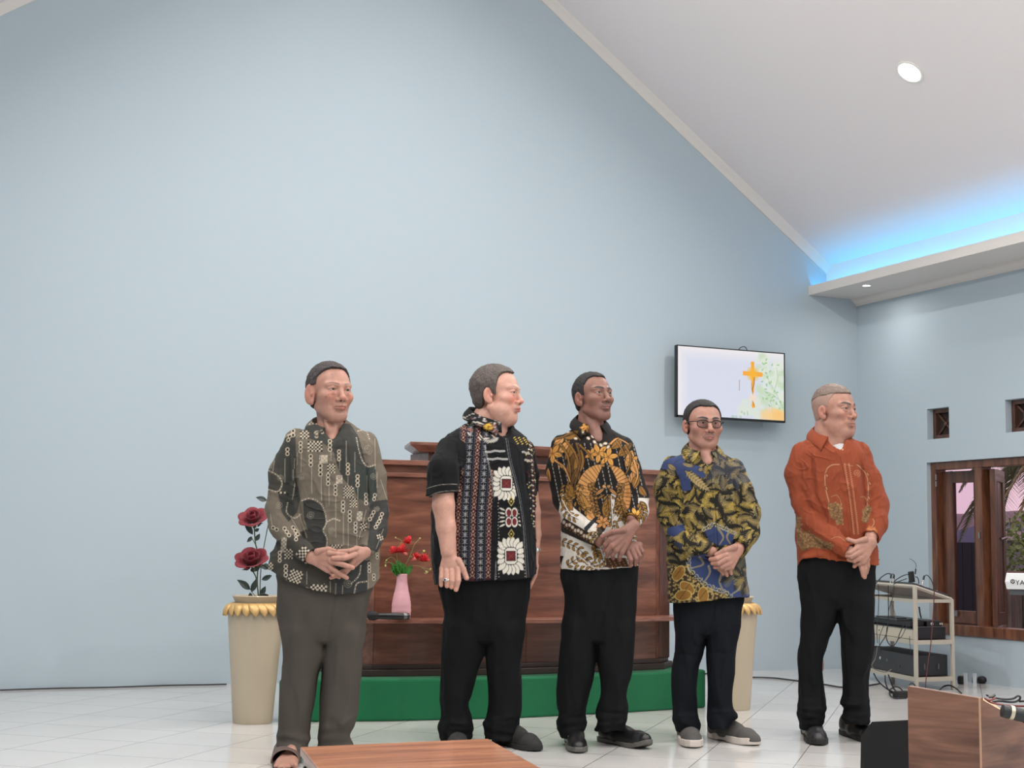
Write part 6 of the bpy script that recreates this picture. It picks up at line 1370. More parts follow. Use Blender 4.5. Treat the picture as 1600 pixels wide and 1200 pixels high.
def ridges(P, v, L_, vd=.1):
    """creases of the cloth: (x1,y1,x2,y2,width px,height mm)"""
    for (x1, y1, x2, y2, w_, mm) in L_:
        a, b_ = P.L(x1, y1, vd), P.L(x2, y2, vd); w = w_*P.sc; lo = np.minimum(a, b_)-w*2.5; hi = np.maximum(a, b_)+w*2.5; lo[1] = -9; hi[1] = 9; d = b_-a; Ld = d[0]**2+d[2]**2+1e-9
        def f(D, X, Y, Z, a=a, d=d, Ld=Ld, w=w, mm=mm):
            t = np.clip(((X-a[0])*d[0]+(Z-a[2])*d[2])/Ld, 0, 1); e2 = (X-a[0]-t*d[0])**2+(Z-a[2]-t*d[2])**2
            return D - mm*.001*np.exp(-e2/(w*w))*np.minimum(1, np.minimum(t, 1-t)*5+.25)
        v.fn(lo, hi, f)
def vol_px(P, x0, y0, x1, y1, d0, d1, h):
    a, b_ = P.L(x0, y1, 0), P.L(x1, y0, 0); return Vol(np.arange(a[0], b_[0], h), np.arange(-d1, -d0, h), np.arange(a[2], b_[2], h))
def arm(P, v, pts, k=.014, rs=1., flat=None):
    """pts: (x, y, v, r px)"""
    v.chain([P.L(a, b_, c) for a, b_, c, r_ in pts], [r_*P.sc*rs for *_, r_ in pts], k=k)
def trousers(P, torso, left, right, mt, hem, seed=0, name='trousers', h=.0055, extra=()):
    allr = torso+left+right; x0 = min(r_[1] for r_ in allr)-8; x1 = max(r_[2] for r_ in allr)+8
    v = vol_px(P, x0, min(r_[0] for r_ in allr)-6, x1, max(r_[0] for r_ in allr)+8, -.26, .26, h)
    a_ = torso[-1]; mid = (a_[1]+a_[2])/2; hw = (a_[2]-a_[1])/2; torso = torso[:-1]+[(a_[0], mid-hw*.93, mid+hw*.93, a_[3]*.86, a_[4]*.86), (a_[0]+5, mid-hw*.62, mid+hw*.62, a_[3]*.5, a_[4]*.5)]; v.stack(P.rows(torso), k=.0, n=2.4); 
    for leg_ in (left, right):
        y, l_, r_, a, b_ = leg_[0]; m_ = (l_+r_)/2; w_ = (r_-l_)/2; v.stack(P.rows([(y-62, m_-w_*.45, m_+w_*.45, a*.45, b_*.45), (y-30, m_-w_*.74, m_+w_*.74, a*.72, b_*.72)]+leg_), k=.009, n=2.3)
    ridges(P, v, extra, .08); rf = RF(seed, 12, .09, .09, .22); rg = RF(seed+3, 10, .12, .12, .05); rh = RF(seed+6, 8, .10, .10, .40); zl = P.L(x0, hem, 0)[2]
    v.fn((-2, -2, -1), (2, 2, 2), lambda D, X, Y, Z: D + .0028*rf(X, Y, Z) - .0035*np.clip(1-np.abs(rh(X, Y, Z))*1.6, 0, 1)**2 + .0045*rg(X, Y, Z)*np.exp(-((Z-zl)/.09)**2))
    return finish(P, v, name, mt)
def collar(P, cx, cy, vd, a_, b_, phi, gap, mt, painter, hback=.036, w0=.042, w1=.066, tilt=.035, tip=.34, flare=.014, lean=0.):
    c = P.L(cx, cy, vd); phi = R(phi); m = MB()
    def top(th):
        s_ = th+phi; return np.array([c[0]+a_*math.sin(s_), c[1]-b_*math.cos(s_), c[2]+hback*(1-.45*(.5+.5*math.cos(th)))-tilt*(.5+.5*math.cos(th))+lean*math.sin(s_)])
    def leafc(u, v_):
        sg = 1 if u > .5 else -1; w = abs(u-.5)*2; th = math.pi - w*(math.pi-R(gap)); thb = math.pi - w*(math.pi-R(gap)-tip*.0); th *= sg
        p = top(th); wd = w0+(w1-w0)*w**5; out = flare*(1.3-.3*w)+.010*math.sin(v_*3.14); s_ = th+phi + sg*tip*v_*w**6
        q = np.array([c[0]+(a_+out*v_)*math.sin(s_), c[1]-(b_+out*v_+.012*v_*w**4)*math.cos(s_), p[2]-wd*v_+.004*math.sin(v_*3.14)]); 
        if v_ == 0: q[0:2] = p[0:2]
        return tuple(q)
    def stand(u, v_):
        th = (u-.5)*2*(math.pi-R(gap)) + math.pi; p = top(th); s_ = th+phi; k = 1+.06*v_
        return (c[0]+a_*k*.985*math.sin(s_), c[1]-b_*k*.985*math.cos(s_), p[2]-(.03+.02)*v_)
    m.grid(leafc, 73, 12); n1 = len(m.v); m.grid(stand, 49, 5)
    V = np.array(m.v); me = bpy.data.meshes.new('collar'); me.from_pydata(m.v, [], m.f); me.update(); me.shade_smooth(); me.materials.append(mt)
    N = np.zeros_like(V); setcol(me, painter(V, N)) if painter else None
    o = bpy.data.objects.new('collar', me); COL.objects.link(o); o.parent = P.root; md = o.modifiers.new('s', 'SOLIDIFY'); md.thickness = .0028; md.offset = 0; return o
def body_vol(P, hand_px, hd=(-.12, .30), top=1.82, fine=.0018, width=.42):
    """grid fine at the head and the hands"""
    c, S = P.hc, P.hs; a, b_ = P.L(hand_px[0], hand_px[3], .2), P.L(hand_px[2], hand_px[1], .2)
    xs = axis(-width, width, [(c[0]-.10*S, c[0]+.10*S, fine), (a[0], b_[0], fine)], .007)
    ys = axis(-.33, .20, [(c[1]-.125*S, c[1]+.115*S, fine*1.05), (-hd[1], -hd[0], fine)], .007)
    zs = axis(-.01, c[2]+.15*S, [(c[2]-.125*S, c[2]+.13*S, fine), (a[2], b_[2], fine)], .009)
    return Vol(xs, ys, zs)
def core(P, v, rows, legs, neck):
    """torso, neck and legs under the clothes; neck: (x,y,v,r) list in px"""
    rr_ = [(z, cx, cy, ax_*.80-.012, ay*.70-.010) for z, cx, cy, ax_, ay in P.rows(rows)]; v.stack(rr_, k=0, n=2.2)
    for L_ in legs: v.chain([P.L(a, b_, c) for a, b_, c, r_ in L_], [r_*P.sc for *_, r_ in L_], k=.03)
    v.chain([P.L(a, b_, c) for a, b_, c, r_ in neck], [r_*P.sc for *_, r_ in neck], k=.018)
def shoe(P, heel, toe, w, h, mt, sole_mt, label, kind='shoe', topx=None, sole_h=.022, toe_up=0., laces=None, square=0.):
    """heel, toe: photo points of the sole on the floor"""
    a, b_ = P.floor(*heel), P.floor(*toe); d = b_-a; L = np.linalg.norm(d); d /= L; n_ = np.array([-d[1], d[0], 0.]); up = np.array([0, 0, 1.])
    lo = np.minimum(a, b_)-w-.03; hi = np.maximum(a, b_)+w+.03; lo[2] = -.004; hi[2] = h+.05; hs = .0032
    def pt(t, s_, z): return a+d*t*L+n_*s_+up*z
    v = Vol(*[np.arange(l_, h_, hs) for l_, h_ in zip(lo, hi)])
    v.cap(pt(.14, 0, .045), pt(.42, 0, .040), w*.40, w*.44, .01); v.cap(pt(.42, 0, .036), pt(.80, 0, .026+toe_up*.5), w*.46, w*.40, .015); v.cap(pt(.80, 0, .026+toe_up*.5), pt(.91, 0, .022+toe_up), w*.42, w*.34*(1-.2*square), .015)
    v.cap(pt(.14, 0, h*.8), pt(.2, 0, .05), w*.36, w*.42, .02); v.cap(pt(.20, 0, h*.95), pt(.55, 0, .055), w*.30, w*.30, .025)
    v.fn((-9, -9, -9), (9, 9, 9), lambda D, X, Y, Z: np.maximum(D, sole_h*.6-Z + (0 if not toe_up else -toe_up*np.clip((((X-a[0])*d[0]+(Y-a[1])*d[1])/L-.7)/.3, 0, 1)**2)))
    up_ = finish(P, v, kind, mt, label=label)
    v = Vol(*[np.arange(l_, h_, hs) for l_, h_ in zip(lo, (hi[0], hi[1], .06+toe_up))])
    def fs(D, X, Y, Z):
        t = ((X-a[0])*d[0]+(Y-a[1])*d[1])/L; s_ = (X-a[0])*n_[0]+(Y-a[1])*n_[1]; hw = w*.5*np.interp(np.clip(t, 0, 1).ravel(), [0, .08, .25, .45, .7, .85, .95, 1], [.35, .74, .86, .84, 1.02, .95, .66, .25+.3*square]).reshape(t.shape)
        lift = toe_up*np.clip((t-.68)/.32, 0, 1)**2 + .006*np.clip((t-.8)/.2, 0, 1); arch = .004*np.exp(-((t-.42)/.12)**2)
        e_ = np.maximum(np.abs(s_)-hw, np.maximum(-t, t-1)*L); f_ = np.maximum(Z-sole_h*(1+.25*np.clip(.3-t, 0, 1))-lift, .0005+lift+arch-Z); return np.maximum(e_, f_)+.0
    v.fn((-9, -9, -9), (9, 9, 9), fs); V, F = v.mesh(); F = fixwind(V, F); o = meshobj('sole', V, F, sole_mt, up_, relax=2)
    if laces:
        m = MB()
        for k in range(5):
            t = .36+.075*k; z = .106-.0118*k; c0, c1 = pt(t, -.026, z-.016), pt(t+.02, .026, z-.016); m.tube([c0, pt(t+.01, 0, z), c1], .0032, 6, smooth=3)
        m.build('laces', laces, None, smooth=60).parent = up_
    return up_
blacksh = mat('black_leather', (26, 26, 27), rough=.38, spec=.5, bump=.1, bscale=60); blacksole = mat('black_rubber', (20, 20, 20), rough=.7)
def hemcut(P, v, pts, vd=.1):
    q = np.array([P.L(x, y, vd) for x, y in pts]); x_, z_ = q[:, 0], q[:, 2]; z0 = z_.min()-.08; z1 = z_.max()+.03
    v.fn((-2, -2, z0-.1), (2, 2, z1), lambda D, X, Y, Z: np.maximum(D, np.interp(X.ravel(), x_, z_).reshape(X.shape)-Z))
    v.fn((-2, -2, -2), (2, 2, z0-.1+.01), lambda D, X, Y, Z: np.maximum(D, .05))
def cuff(P, v, a, b_, r_, rr_=None):
    """hollow sleeve end: a inside the sleeve, b beyond its end"""
    v.cap(P.L(*a), P.L(*b_), r_*P.sc, (rr_ or r_)*P.sc, .002, 'sub')
def endcut(P, v, pt, beyond, rad):
    """cut the sleeve square at pt"""
    p, q = P.L(*pt), P.L(*beyond); d = q-p; d /= np.linalg.norm(d); r_ = rad*P.sc
    c = p + d*.03
    v.fn(np.minimum(p, c)-r_, np.maximum(p, c)+r_, lambda D, X, Y, Z: np.maximum(D, np.where((X-p[0])**2+(Y-p[1])**2+(Z-p[2])**2 < r_*r_, (X-p[0])*d[0]+(Y-p[1])*d[1]+(Z-p[2])*d[2], -1)))
def shirt(P, box, rows, arms, cuffs, hem, neck, rid, cv, name='shirt', seed=0, h=.0027, k=.005, sleeves_first=None, fold=.0020):
    v = vol_px(P, *box, -.26, .30, h)
    for A_ in arms: arm(P, v, A_, k=.02)
    if sleeves_first: sleeves_first(v)
    for a, b_, r_ in cuffs: endcut(P, v, a, b_, r_+9)
    w_ = Vol(v.xs, v.ys, v.zs); w_.stack(P.rows(rows), k=0, n=2.35); a, b_ = v.D, w_.D; hh = np.clip(.5+.5*(b_-a)/k, 0, 1); v.D = (b_*(1-hh)+a*hh-k*hh*(1-hh)).astype(f32)
    hemcut(P, v, hem)
    for a, b_, r_ in cuffs: cuff(P, v, a, b_, r_)
    for n_ in neck: v.cap(P.L(*n_[0]), P.L(*n_[1]), n_[2]*P.sc, n_[3]*P.sc, .004, 'sub')
    rf, rg, rh = RF(seed, 12, .12, .12, .30), RF(seed+1, 12, .05, .05, .11), RF(seed+2, 10, .16, .16, .035)
    r1, r2 = RF(seed+3, 9, .13, .13, .30), RF(seed+4, 9, .10, .10, .075)
    def f(D, X, Y, Z):
        a = rf(X, Y, Z); c1 = np.clip(1-np.abs(r1(X, Y, Z))*1.5, 0, 1)**3; c2 = np.clip(1-np.abs(r2(X, Y, Z))*1.4, 0, 1)**3*np.clip(.35+rf(X*.7+1, Y, Z*1.5), 0, 1)
        return D + fold*(a*1.1 + .5*rg(X, Y, Z) - 1.3*c1 - 1.6*c2 + .4*rh(X, Y, Z)*np.clip(rg(X*.4, Y*.4, Z*.4)+.2, 0, 1))
    v.fn((-2, -2, -2), (2, 2, 2), f); ridges(P, v, rid)
    return finish(P, v, name, clothm, cloth_painter(P, cv))
def bodymesh(P, v, skin, F, mt=None):
    V, Fc = v.mesh(); Fc = fixwind(V, Fc); col, q = skin_paint(P, V, vnormals(V, Fc), skin, F); return meshobj('body', V, Fc, mt or skinm, P.root, col, relax=0)
def legsp(P, L_, R_): return [[P_ for P_ in L_], [P_ for P_ in R_]]
def H_(P, w, kn, fing, thumb, v, n_=(0, -1, 0), pr=(7.2, 5.6)):
    s = P.sc; P.tips = getattr(P, 'tips', []) + [(P.L(*f[-2])+np.array([0, -f[-1]*s*.75, 0]), f[-1]*s*.62) for f in fing+([thumb] if thumb else [])]; hand(v, P.L(*w), [P.L(*p) for p in kn], [([P.L(*p) for p in f[:-1]], f[-1]*s) for f in fing], ([P.L(*p) for p in thumb[:-1]], thumb[-1]*s) if thumb else None, k=.003, pr=(pr[0]*s, pr[1]*s), n_=n_)
def buttons(P, pts, mt, r_=1.9):
    for i, (x, y, v_) in enumerate(pts):
        p = P.L(x, y, v_); m = MB().lathe([(.0001, .002), (r_*P.sc*.7, .0022), (r_*P.sc, .001), (r_*P.sc, -.002)], p, n=12, M=Vector((0, -1, 0)).to_track_quat('Z', 'Y').to_matrix()); o = m.build('button', mt, None, smooth=40); o.parent = P.root

# ---------------------------------------------------------------- 1: elderly man, chain print shirt
P = Person((470, 1188), 'elderly man in a brown and black chain-print shirt and grey trousers, hands clasped, leftmost', 11)
P.head_frame(516, 617, .02, 27, 2, 0, 1.10)
F1 = dict(w=1.05, jaw=.94, nose_l=.97, ear=1.28, nose_w=1.25, folds=1, bags=1, cheek=.95, mouth=.0005, red=.3, browm=.55, browc=(92, 76, 70), eye=.0032, brow=.0034, lipm=.5, spots=((-.050, -.012, .003, .5), (-.045, -.03, .002, .4), (.02, -.078, .003, .3), (-.03, .07, .003, .25), (-.058, -.020, .004, .35)), beard=.12)
ROW = [(655, 500, 540, .03, .06), (667, 488, 556, .06, .085), (679, 464, 576, .095, .105), (700, 450, 587, .125, .125), (740, 450, 588, .13, .125), (790, 446, 590, .122, .12), (840, 436, 591, .12, .12), (880, 422, 592, .13, .13), (935, 420, 596, .145, .14)]
ARML = [(464, 690, .0, 20), (443, 742, -.01, 22), (434, 795, .0, 18.5), (440, 822, .03, 17.5), (458, 848, .09, 16), (484, 869, .15, 12.5)]
ARMR = [(572, 693, .0, 18), (584, 745, .0, 19.5), (589, 800, .0, 17.5), (587, 828, .04, 16.5), (580, 848, .09, 14), (570, 862, .13, 11.5)]
v = body_vol(P, (472, 848, 582, 912))
P.head(v, F1)
core(P, v, ROW, [[(478, 930, 0, 14), (466, 1050, 0, 17), (453, 1155, -.02, 8)], [(545, 930, 0, 14), (533, 1050, 0, 17), (520, 1140, -.03, 8)]], [(512, 640, -.02, 18), (517, 668, .0, 19.5), (520, 700, .0, 26)])
v.cap(P.L(506, 645, .035), P.L(513, 672, .075), .010, .011, .01); v.cap(P.L(528, 650, .05), P.L(521, 674, .075), .008, .010, .01)
v.cap(P.L(517, 672, .045), P.L(520, 700, .085), .030, .028, .02)
for A_ in (ARML, ARMR): arm(P, v, A_, k=.02, rs=.68)
H_(P, (486, 872, .155), [(515, 866, .188), (518, 875, .194), (516, 884, .190), (512, 891, .180)], [[(514, 865, .188), (528, 866, .205), (541, 867, .2), 4.4], [(517, 877, .195), (535, 882, .212), (551, 887, .205), 4.7], [(515, 886, .188), (528, 895, .195), (542, 903, .182), 4.3], [(511, 890, .178), (522, 898, .172), (530, 902, .165), 3.8]], [(496, 862, .175), (512, 858, .178), (523, 861, .172), 4.2], v)
H_(P, (571, 863, .15), [(556, 857, .165), (552, 866, .180), (552, 875, .172), (554, 882, .158)], [[(556, 858, .172), (545, 861, .192), (529, 861.5, .2), 4.2], [(554, 867, .185), (538, 872, .214), (520, 872, .214), 4.5], [(552, 877, .17), (540, 891, .172), (520, 899, .188), 4.0], [(553, 882, .155), (540, 895, .158), (517, 903, .172), 3.6]], None, v)
# bare toes in the sandal
ft = [P.floor(x, y, .018) for x, y in ((461, 1196), (451, 1197.5), (443, 1198.5), (436, 1198.5), (430, 1197))]; an = P.floor(455, 1178, .036)
for i, p in enumerate(ft): v.cap(an+(p-an)*.55+np.array([0, 0, -.004]), p, .017, (.0125, .0100, .0095, .009, .0085)[i], .006 if i else .004)
v.cap(P.L(453, 1150, -.03), P.floor(455, 1174, .05), .022, .026, .02); v.cap(P.floor(455, 1174, .045), an, .024, .022, .02)
for dx_f in (-6, 6): v.cap(P.floor(454+dx_f, 1180, .024), P.floor(446+dx_f*1.35, 1194, .017), .028, .020, .02)
bodymesh(P, v, (184, 136, 119), F1)
hm1 = mat('hair_dark_grey', (52, 45, 46), rough=.75, bump=.7, bscale=260, var=.3, vscale=60, bdist=.002, stretch=(1, 1, .25))
P.hair(dict(w=1.05, t=.0065, top=.013, rec=.45, line=[(-.13, -.055), (-.05, -.045), (-.038, .0), (-.028, .034), (.004, .034), (.02, .038), (.035, .064), (.055, .094), (.08, .108), (.12, .110)], n1=.0012, n2=.0009), hm1)
cvs = print_chain()
RID = [(499, 702, 522, 925, 2.2, 2.4), (497, 702, 519, 925, 1.2, -1.5), (464, 712, 466, 780, 3.5, -13), (466, 775, 474, 850, 3, -9), (572, 715, 574, 790, 3, -10), (455, 800, 500, 760, 5, 3), (462, 830, 430, 800, 3, 3), (430, 770, 460, 785, 3, 3), (470, 885, 430, 880, 6, 4), (578, 770, 572, 840, 4, -4), (600, 760, 580, 790, 3, 3), (603, 800, 583, 812, 3, 3), (430, 860, 440, 890, 4, -3), (480, 700, 470, 760, 5, 3), (560, 850, 575, 910, 4, 3), (500, 780, 560, 800, 7, 2), (450, 690, 470, 680, 3, 2), (470, 740, 462, 790, 4, -3)]
sh = shirt(P, (402, 640, 616, 940), ROW, [ARML, ARMR], [((484, 869, .15), (500, 880, .18), 11), ((571, 862, .13), (560, 872, .17), 10.5)], [(400, 888), (418, 888), (430, 896), (450, 908), (490, 921), (524, 927), (560, 926), (582, 918), (594, 903), (620, 895)], [((515, 640, -.02), (517, 660, .02), 21, 22), ((516, 655, .06), (520, 692, .155), 21, 5)], RID, cvs, seed=3)
col_p = cloth_painter(P, cvs, 0)
collar(P, 515, 661, .0, .076, .090, 10, 26, clothm, col_p, tilt=.050, w0=.042, w1=.062, flare=.024)
TOP = [(888, 430, 588, .125, .12), (905, 433, 584, .12, .12), (930, 434, 576, .12, .12), (970, 437, 571, .115, .115), (1000, 440, 569, .11, .11)]
LG = [(985, 439, 508, .11, .10), (1020, 442, 506, .10, .10), (1060, 440, 496, .09, .09), (1115, 435, 488, .085, .085), (1150, 432, 485, .085, .085), (1172, 430, 482, .12, .085), (1180, 430, 479, .14, .085)]
RG = [(985, 505, 570, .11, .10), (1020, 506, 567, .10, .10), (1060, 503, 563, .09, .09), (1112, 500, 560, .085, .085), (1132, 499, 556, .085, .085), (1150, 498, 547, .08, .08), (1160, 498, 552, .08, .08), (1170, 498, 554, .085, .08)]
gt = trou('grey_brown_trousers', (74, 69, 64)); trousers(P, TOP, LG, RG, gt, 1172, 21, extra=[(524, 925, 508, 1010, 3, -6), (462, 960, 452, 1120, 5, 2.5), (530, 1000, 520, 1110, 4, 2.5), (440, 1148, 478, 1158, 4, 5), (435, 1160, 470, 1166, 3, -4), (530, 1135, 556, 1118, 4, 4), (512, 1100, 505, 1150, 5, 2), (545, 940, 535, 980, 5, 2)])
# sandals
def sandal(heel, toe, w, name='sandal'):
    a, b_ = P.floor(*heel), P.floor(*toe); d = b_-a; L = np.linalg.norm(d); d /= L; n_ = np.array([-d[1], d[0], 0.]); lo = np.minimum(a, b_)-w; hi = np.maximum(a, b_)+w; lo[2] = -.004; hi[2] = .10
    lm = mat('brown_leather', (96, 78, 72), rough=.6, bump=.2, bscale=150)
    v = Vol(*[np.arange(l_, h_, .003) for l_, h_ in zip(lo, hi)])
    def fs(D, X, Y, Z):
        t = ((X-a[0])*d[0]+(Y-a[1])*d[1])/L; s_ = (X-a[0])*n_[0]+(Y-a[1])*n_[1]; hw = w*.5*np.interp(np.clip(t, 0, 1).ravel(), [0, .1, .4, .75, .92, 1], [.5, .8, .84, 1., .85, .45]).reshape(t.shape)
        return np.maximum(np.maximum(np.abs(s_)-hw, np.maximum(-t, t-1)*L), np.maximum(Z-.016, .0005-Z))
    v.fn((-9, -9, -9), (9, 9, 9), fs); V, F = v.mesh(); so = meshobj(name, V, fixwind(V, F), mat('sandal_sole', (70, 56, 50), rough=.7), P.root, relax=1)
    v = Vol(*[np.arange(l_, h_, .003) for l_, h_ in zip(lo-.01, hi+.01)]); u = np.array([0, 0, 1.])
    c0, c1 = a+d*L*.42+u*.034, a+d*L*.84+u*.018
    v.cap(c0, c1, w*.56, w*.54, 0, flat=((0, 0, 1), .80)); v.cap(c0, c1+d*.05, w*.50, w*.48, .002, 'sub', flat=((0, 0, 1), .76)); v.cap(c0-d*.06, c0, w*.47, w*.50, .002, 'sub')
    v.fn((-9, -9, -9), (9, 9, 9), lambda D, X, Y, Z: np.maximum(D, np.maximum(.010-Z, ((X-c1[0])*d[0]+(Y-c1[1])*d[1])+.004+.35*np.maximum(0, Z-.02)*1.2)))
    V, F = v.mesh(); meshobj('strap', V, fixwind(V, F), lm, so, relax=1)
sandal((454, 1172), (443, 1203.5), .108); sandal((522, 1160), (536, 1186), .105)

# ---------------------------------------------------------------- 2: heavy man, black woven shirt
P = Person((765, 1165), 'heavy-set man in a short-sleeved black shirt with a woven red and white panel, looking right', 22)
P.head_frame(777, 619, .02, 70, 0, 0, 1.12)
F2 = dict(w=1.06, jaw=1.2, jowl=.9, chin2=.9, cheek=1.2, ear=1.0, nose_w=1.1, nose_l=.98, red=.6, browm=.35, browc=(90, 70, 64), eye=.0032, brow=.0030, lipm=.6, lip=(168, 84, 84), fade=None, mouth=.0)
ROW = [(645, 742, 782, .05, .07), (658, 733, 792, .07, .10), (670, 716, 806, .10, .125), (684, 696, 822, .125, .14), (710, 682, 832, .15, .15), (750, 678, 836, .165, .155), (800, 675, 836, .175, .155), (860, 674, 836, .18, .155), (915, 681, 836, .175, .155)]
SL = [(704, 704, .08, 22), (695, 735, .15, 25.5), (690, 790, .17, 26)]
SR = [(822, 702, -.03, 14), (829, 740, -.06, 13), (829, 790, -.06, 12.5)]
v = body_vol(P, (680, 866, 734, 928), hd=(.12, .26))
P.head(v, F2)
core(P, v, ROW, [[(725, 930, 0, 14), (712, 1040, 0, 18), (712, 1115, -.02, 9)], [(795, 930, 0, 14), (790, 1040, 0, 18), (785, 1110, -.04, 9)]], [(770, 640, -.02, 24), (764, 660, -.01, 27), (762, 690, .0, 34)])
v.ell(P.hp((0, .012, -.098)), (.066, .062, .036), P.hM, .025); v.cap(P.L(771, 655, .01), P.L(774, 676, .03), .055, .048, .03)
arm(P, v, [(702, 712, .08, 16), (692, 750, .16, 17), (693, 790, .175, 16.5), (697, 825, .185, 14.5), (701, 862, .20, 12.0)], k=.015)
H_(P, (702, 866, .205), [(692, 889, .198), (698, 892, .208), (706, 892, .213), (715, 889, .213)], [[(691.5, 888, .198), (690, 903, .212), (689.5, 914, .21), 4.6], [(698, 891, .208), (698.5, 907, .224), (698.5, 915.5, .22), 4.9], [(706, 892, .214), (706.5, 908, .228), (705.5, 917, .222), 5.0], [(714.5, 889, .214), (716, 907, .226), (712.5, 921, .222), 5.0]], [(716, 876, .21), (724, 890, .214), (729, 903, .214), 4.6], v, pr=(9.5, 7.0))
arm(P, v, [(829, 760, -.06, 11), (836, 800, -.05, 8.5), (838, 835, -.04, 7.5), (837, 862, -.03, 6.0)], k=.012)
H_(P, (837, 864, -.03), [(838, 884, -.02), (836, 886, -.03), (836, 886, -.045)], [[(838.5, 884, -.02), (836, 900, -.01), (830, 913, -.005), 3.8], [(836.5, 886, -.035), (834, 902, -.03), (828, 918, -.025), 3.8], [(836, 886, -.05), (834, 900, -.05), (829, 914, -.045), 3.6]], [(834, 872, -.01), (833, 886, .0), (832, 898, .005), 3.6], v, n_=(1, 0, 0), pr=(7, 6))
bodymesh(P, v, (208, 158, 140), F2)
hm2 = mat('hair_greying', (76, 66, 62), rough=.55, bump=.9, bscale=160, var=.45, vscale=40, bdist=.004, stretch=(1, 1, .3))
P.hair(dict(w=1.06, t=.009, top=.014, rec=.5, line=[(-.13, -.065), (-.06, -.062), (-.045, -.04), (-.032, .0), (-.025, .026), (-.006, .030), (.004, .012), (.014, -.004), (.022, .005), (.028, .050), (.040, .078), (.055, .092), (.085, .104), (.12, .104)], n1=.0014, n2=.0012), hm2)
cvs = print_woven()
def cutsl(v): 
    for pt, be, r_ in (((692, 772, .165), (696, 800, .17), 44), ((829, 776, -.06), (830, 800, -.06), 26)):
        endcut(P, v, pt, be, r_)
RID = [(803, 690, 831, 900, 2.2, 2.2), (806, 690, 834, 900, 1.2, -1.6), (714, 698, 722, 772, 3, -12), (818, 715, 824, 775, 2.5, -8), (722, 770, 730, 905, 6, 2), (672, 720, 700, 700, 4, 2), (740, 760, 800, 790, 9, 2), (690, 800, 684, 900, 4, -3)]
sh = shirt(P, (654, 628, 852, 925), ROW, [SL, SR], [], [(640, 915), (676, 914), (700, 909), (728, 908), (790, 905), (832, 901), (838, 896), (860, 890)], [((770, 635, -.02), (764, 655, .0), 27, 27), ((776, 652, .04), (792, 676, .13), 25, 10)], RID, cvs, seed=5, sleeves_first=cutsl, k=.010)
collar(P, 765, 653, .0, .098, .106, 48, 14, clothm, cloth_painter(P, cvs, 0), tilt=.058, w0=.048, w1=.064, hback=.056, flare=.022)
TOP = [(890, 688, 830, .15, .15), (915, 687, 828, .15, .15), (960, 697, 822, .14, .14), (1000, 693, 818, .13, .13)]
LG = [(980, 694, 760, .13, .12), (1016, 691, 757, .12, .11), (1044, 689, 748, .11, .10), (1081, 688, 738, .10, .10), (1101, 689, 733, .095, .10), (1121, 690, 737, .10, .10), (1135, 685, 741, .105, .10), (1146, 687, 738, .105, .10), (1156, 690, 733, .10, .10)]
RG = [(980, 757, 821, .13, .12), (1010, 758, 817, .12, .12), (1041, 760, 813, .11, .11), (1072, 762, 815, .105, .11), (1100, 763, 815, .10, .10), (1120, 760, 813, .10, .10), (1130, 754, 810, .105, .10), (1145, 757, 807, .10, .10), (1153, 759, 806, .10, .10)]
bt_ = trou('black_trousers', (19, 20, 22)); trousers(P, TOP, LG, RG, bt_, 1150, 22, extra=[(785, 915, 757, 1005, 3, -6), (700, 1128, 735, 1132, 3, 5), (765, 1124, 805, 1120, 3, 4), (705, 960, 712, 1040, 4, 2)])
shoe(P, (775, 1158), (841, 1175), .108, .085, mat('black_suede', (32, 31, 31), rough=.8), blacksole, None)
shoe(P, (712, 1150), (716, 1178), .106, .085, mat('black_suede', (32,)*3), blacksole, None)
s_ = MB()  # glint on the left shoe, built as crossing steel rays
c = P.L(719, 1152, .13)
for k in range(4): a = k*math.pi/4; s_.tube([c+np.array([.011*math.cos(a), 0, .011*math.sin(a)]), c, c-np.array([.011*math.cos(a), 0, .011*math.sin(a)])], [.0003, .003, .0003], 6)
o = s_.build('buckle_sparkle', mat('shiny_steel', (220, 216, 205), rough=.15, metal=.9), None, smooth=50); o.parent = P.root; o['label'] = 'sparkle on the shoe, shaped as a small steel star'
m = MB(); c = P.L(697.5, 906, .224); m.grid(lambda u, w_: tuple(c+np.array([(.0155+.0028*math.cos(w_*6.283))*math.cos(u*6.283), (.0155+.0028*math.cos(w_*6.283))*math.sin(u*6.283), .004*math.sin(w_*6.283)])), 25, 9); m.sphere(c+np.array([-.004, -.017, .001]), .0085, 12, (1, .5, .9)); o = m.build('ring', mat('silver', (214, 210, 206), rough=.2, metal=.85), None, smooth=50); o.parent = P.root; o['label'] = 'silver finger ring with a dark stone'
m = MB().sphere(c+np.array([-.006, -.021, .001]), .0048, 10); o2 = m.build('ring_stone', mat('black_stone', (20, 20, 24), rough=.1), None, smooth=60); o2.parent = o
m = MB(); c = P.L(837, 859, -.03); m.grid(lambda u, w_: tuple(c+np.array([.0235*math.cos(u*6.283)*(1+.06*math.cos(w_*6.283)), .026*math.sin(u*6.283)*(1+.06*math.cos(w_*6.283)), .007*math.sin(w_*6.283)])), 29, 9); m.box(c+np.array([-.014, -.036, -.012]), c+np.array([.006, -.026, .012])); o = m.build('wristwatch', mat('silver', (214,)*3), None, smooth=40); o.parent = P.root; o['label'] = 'silver wristwatch'

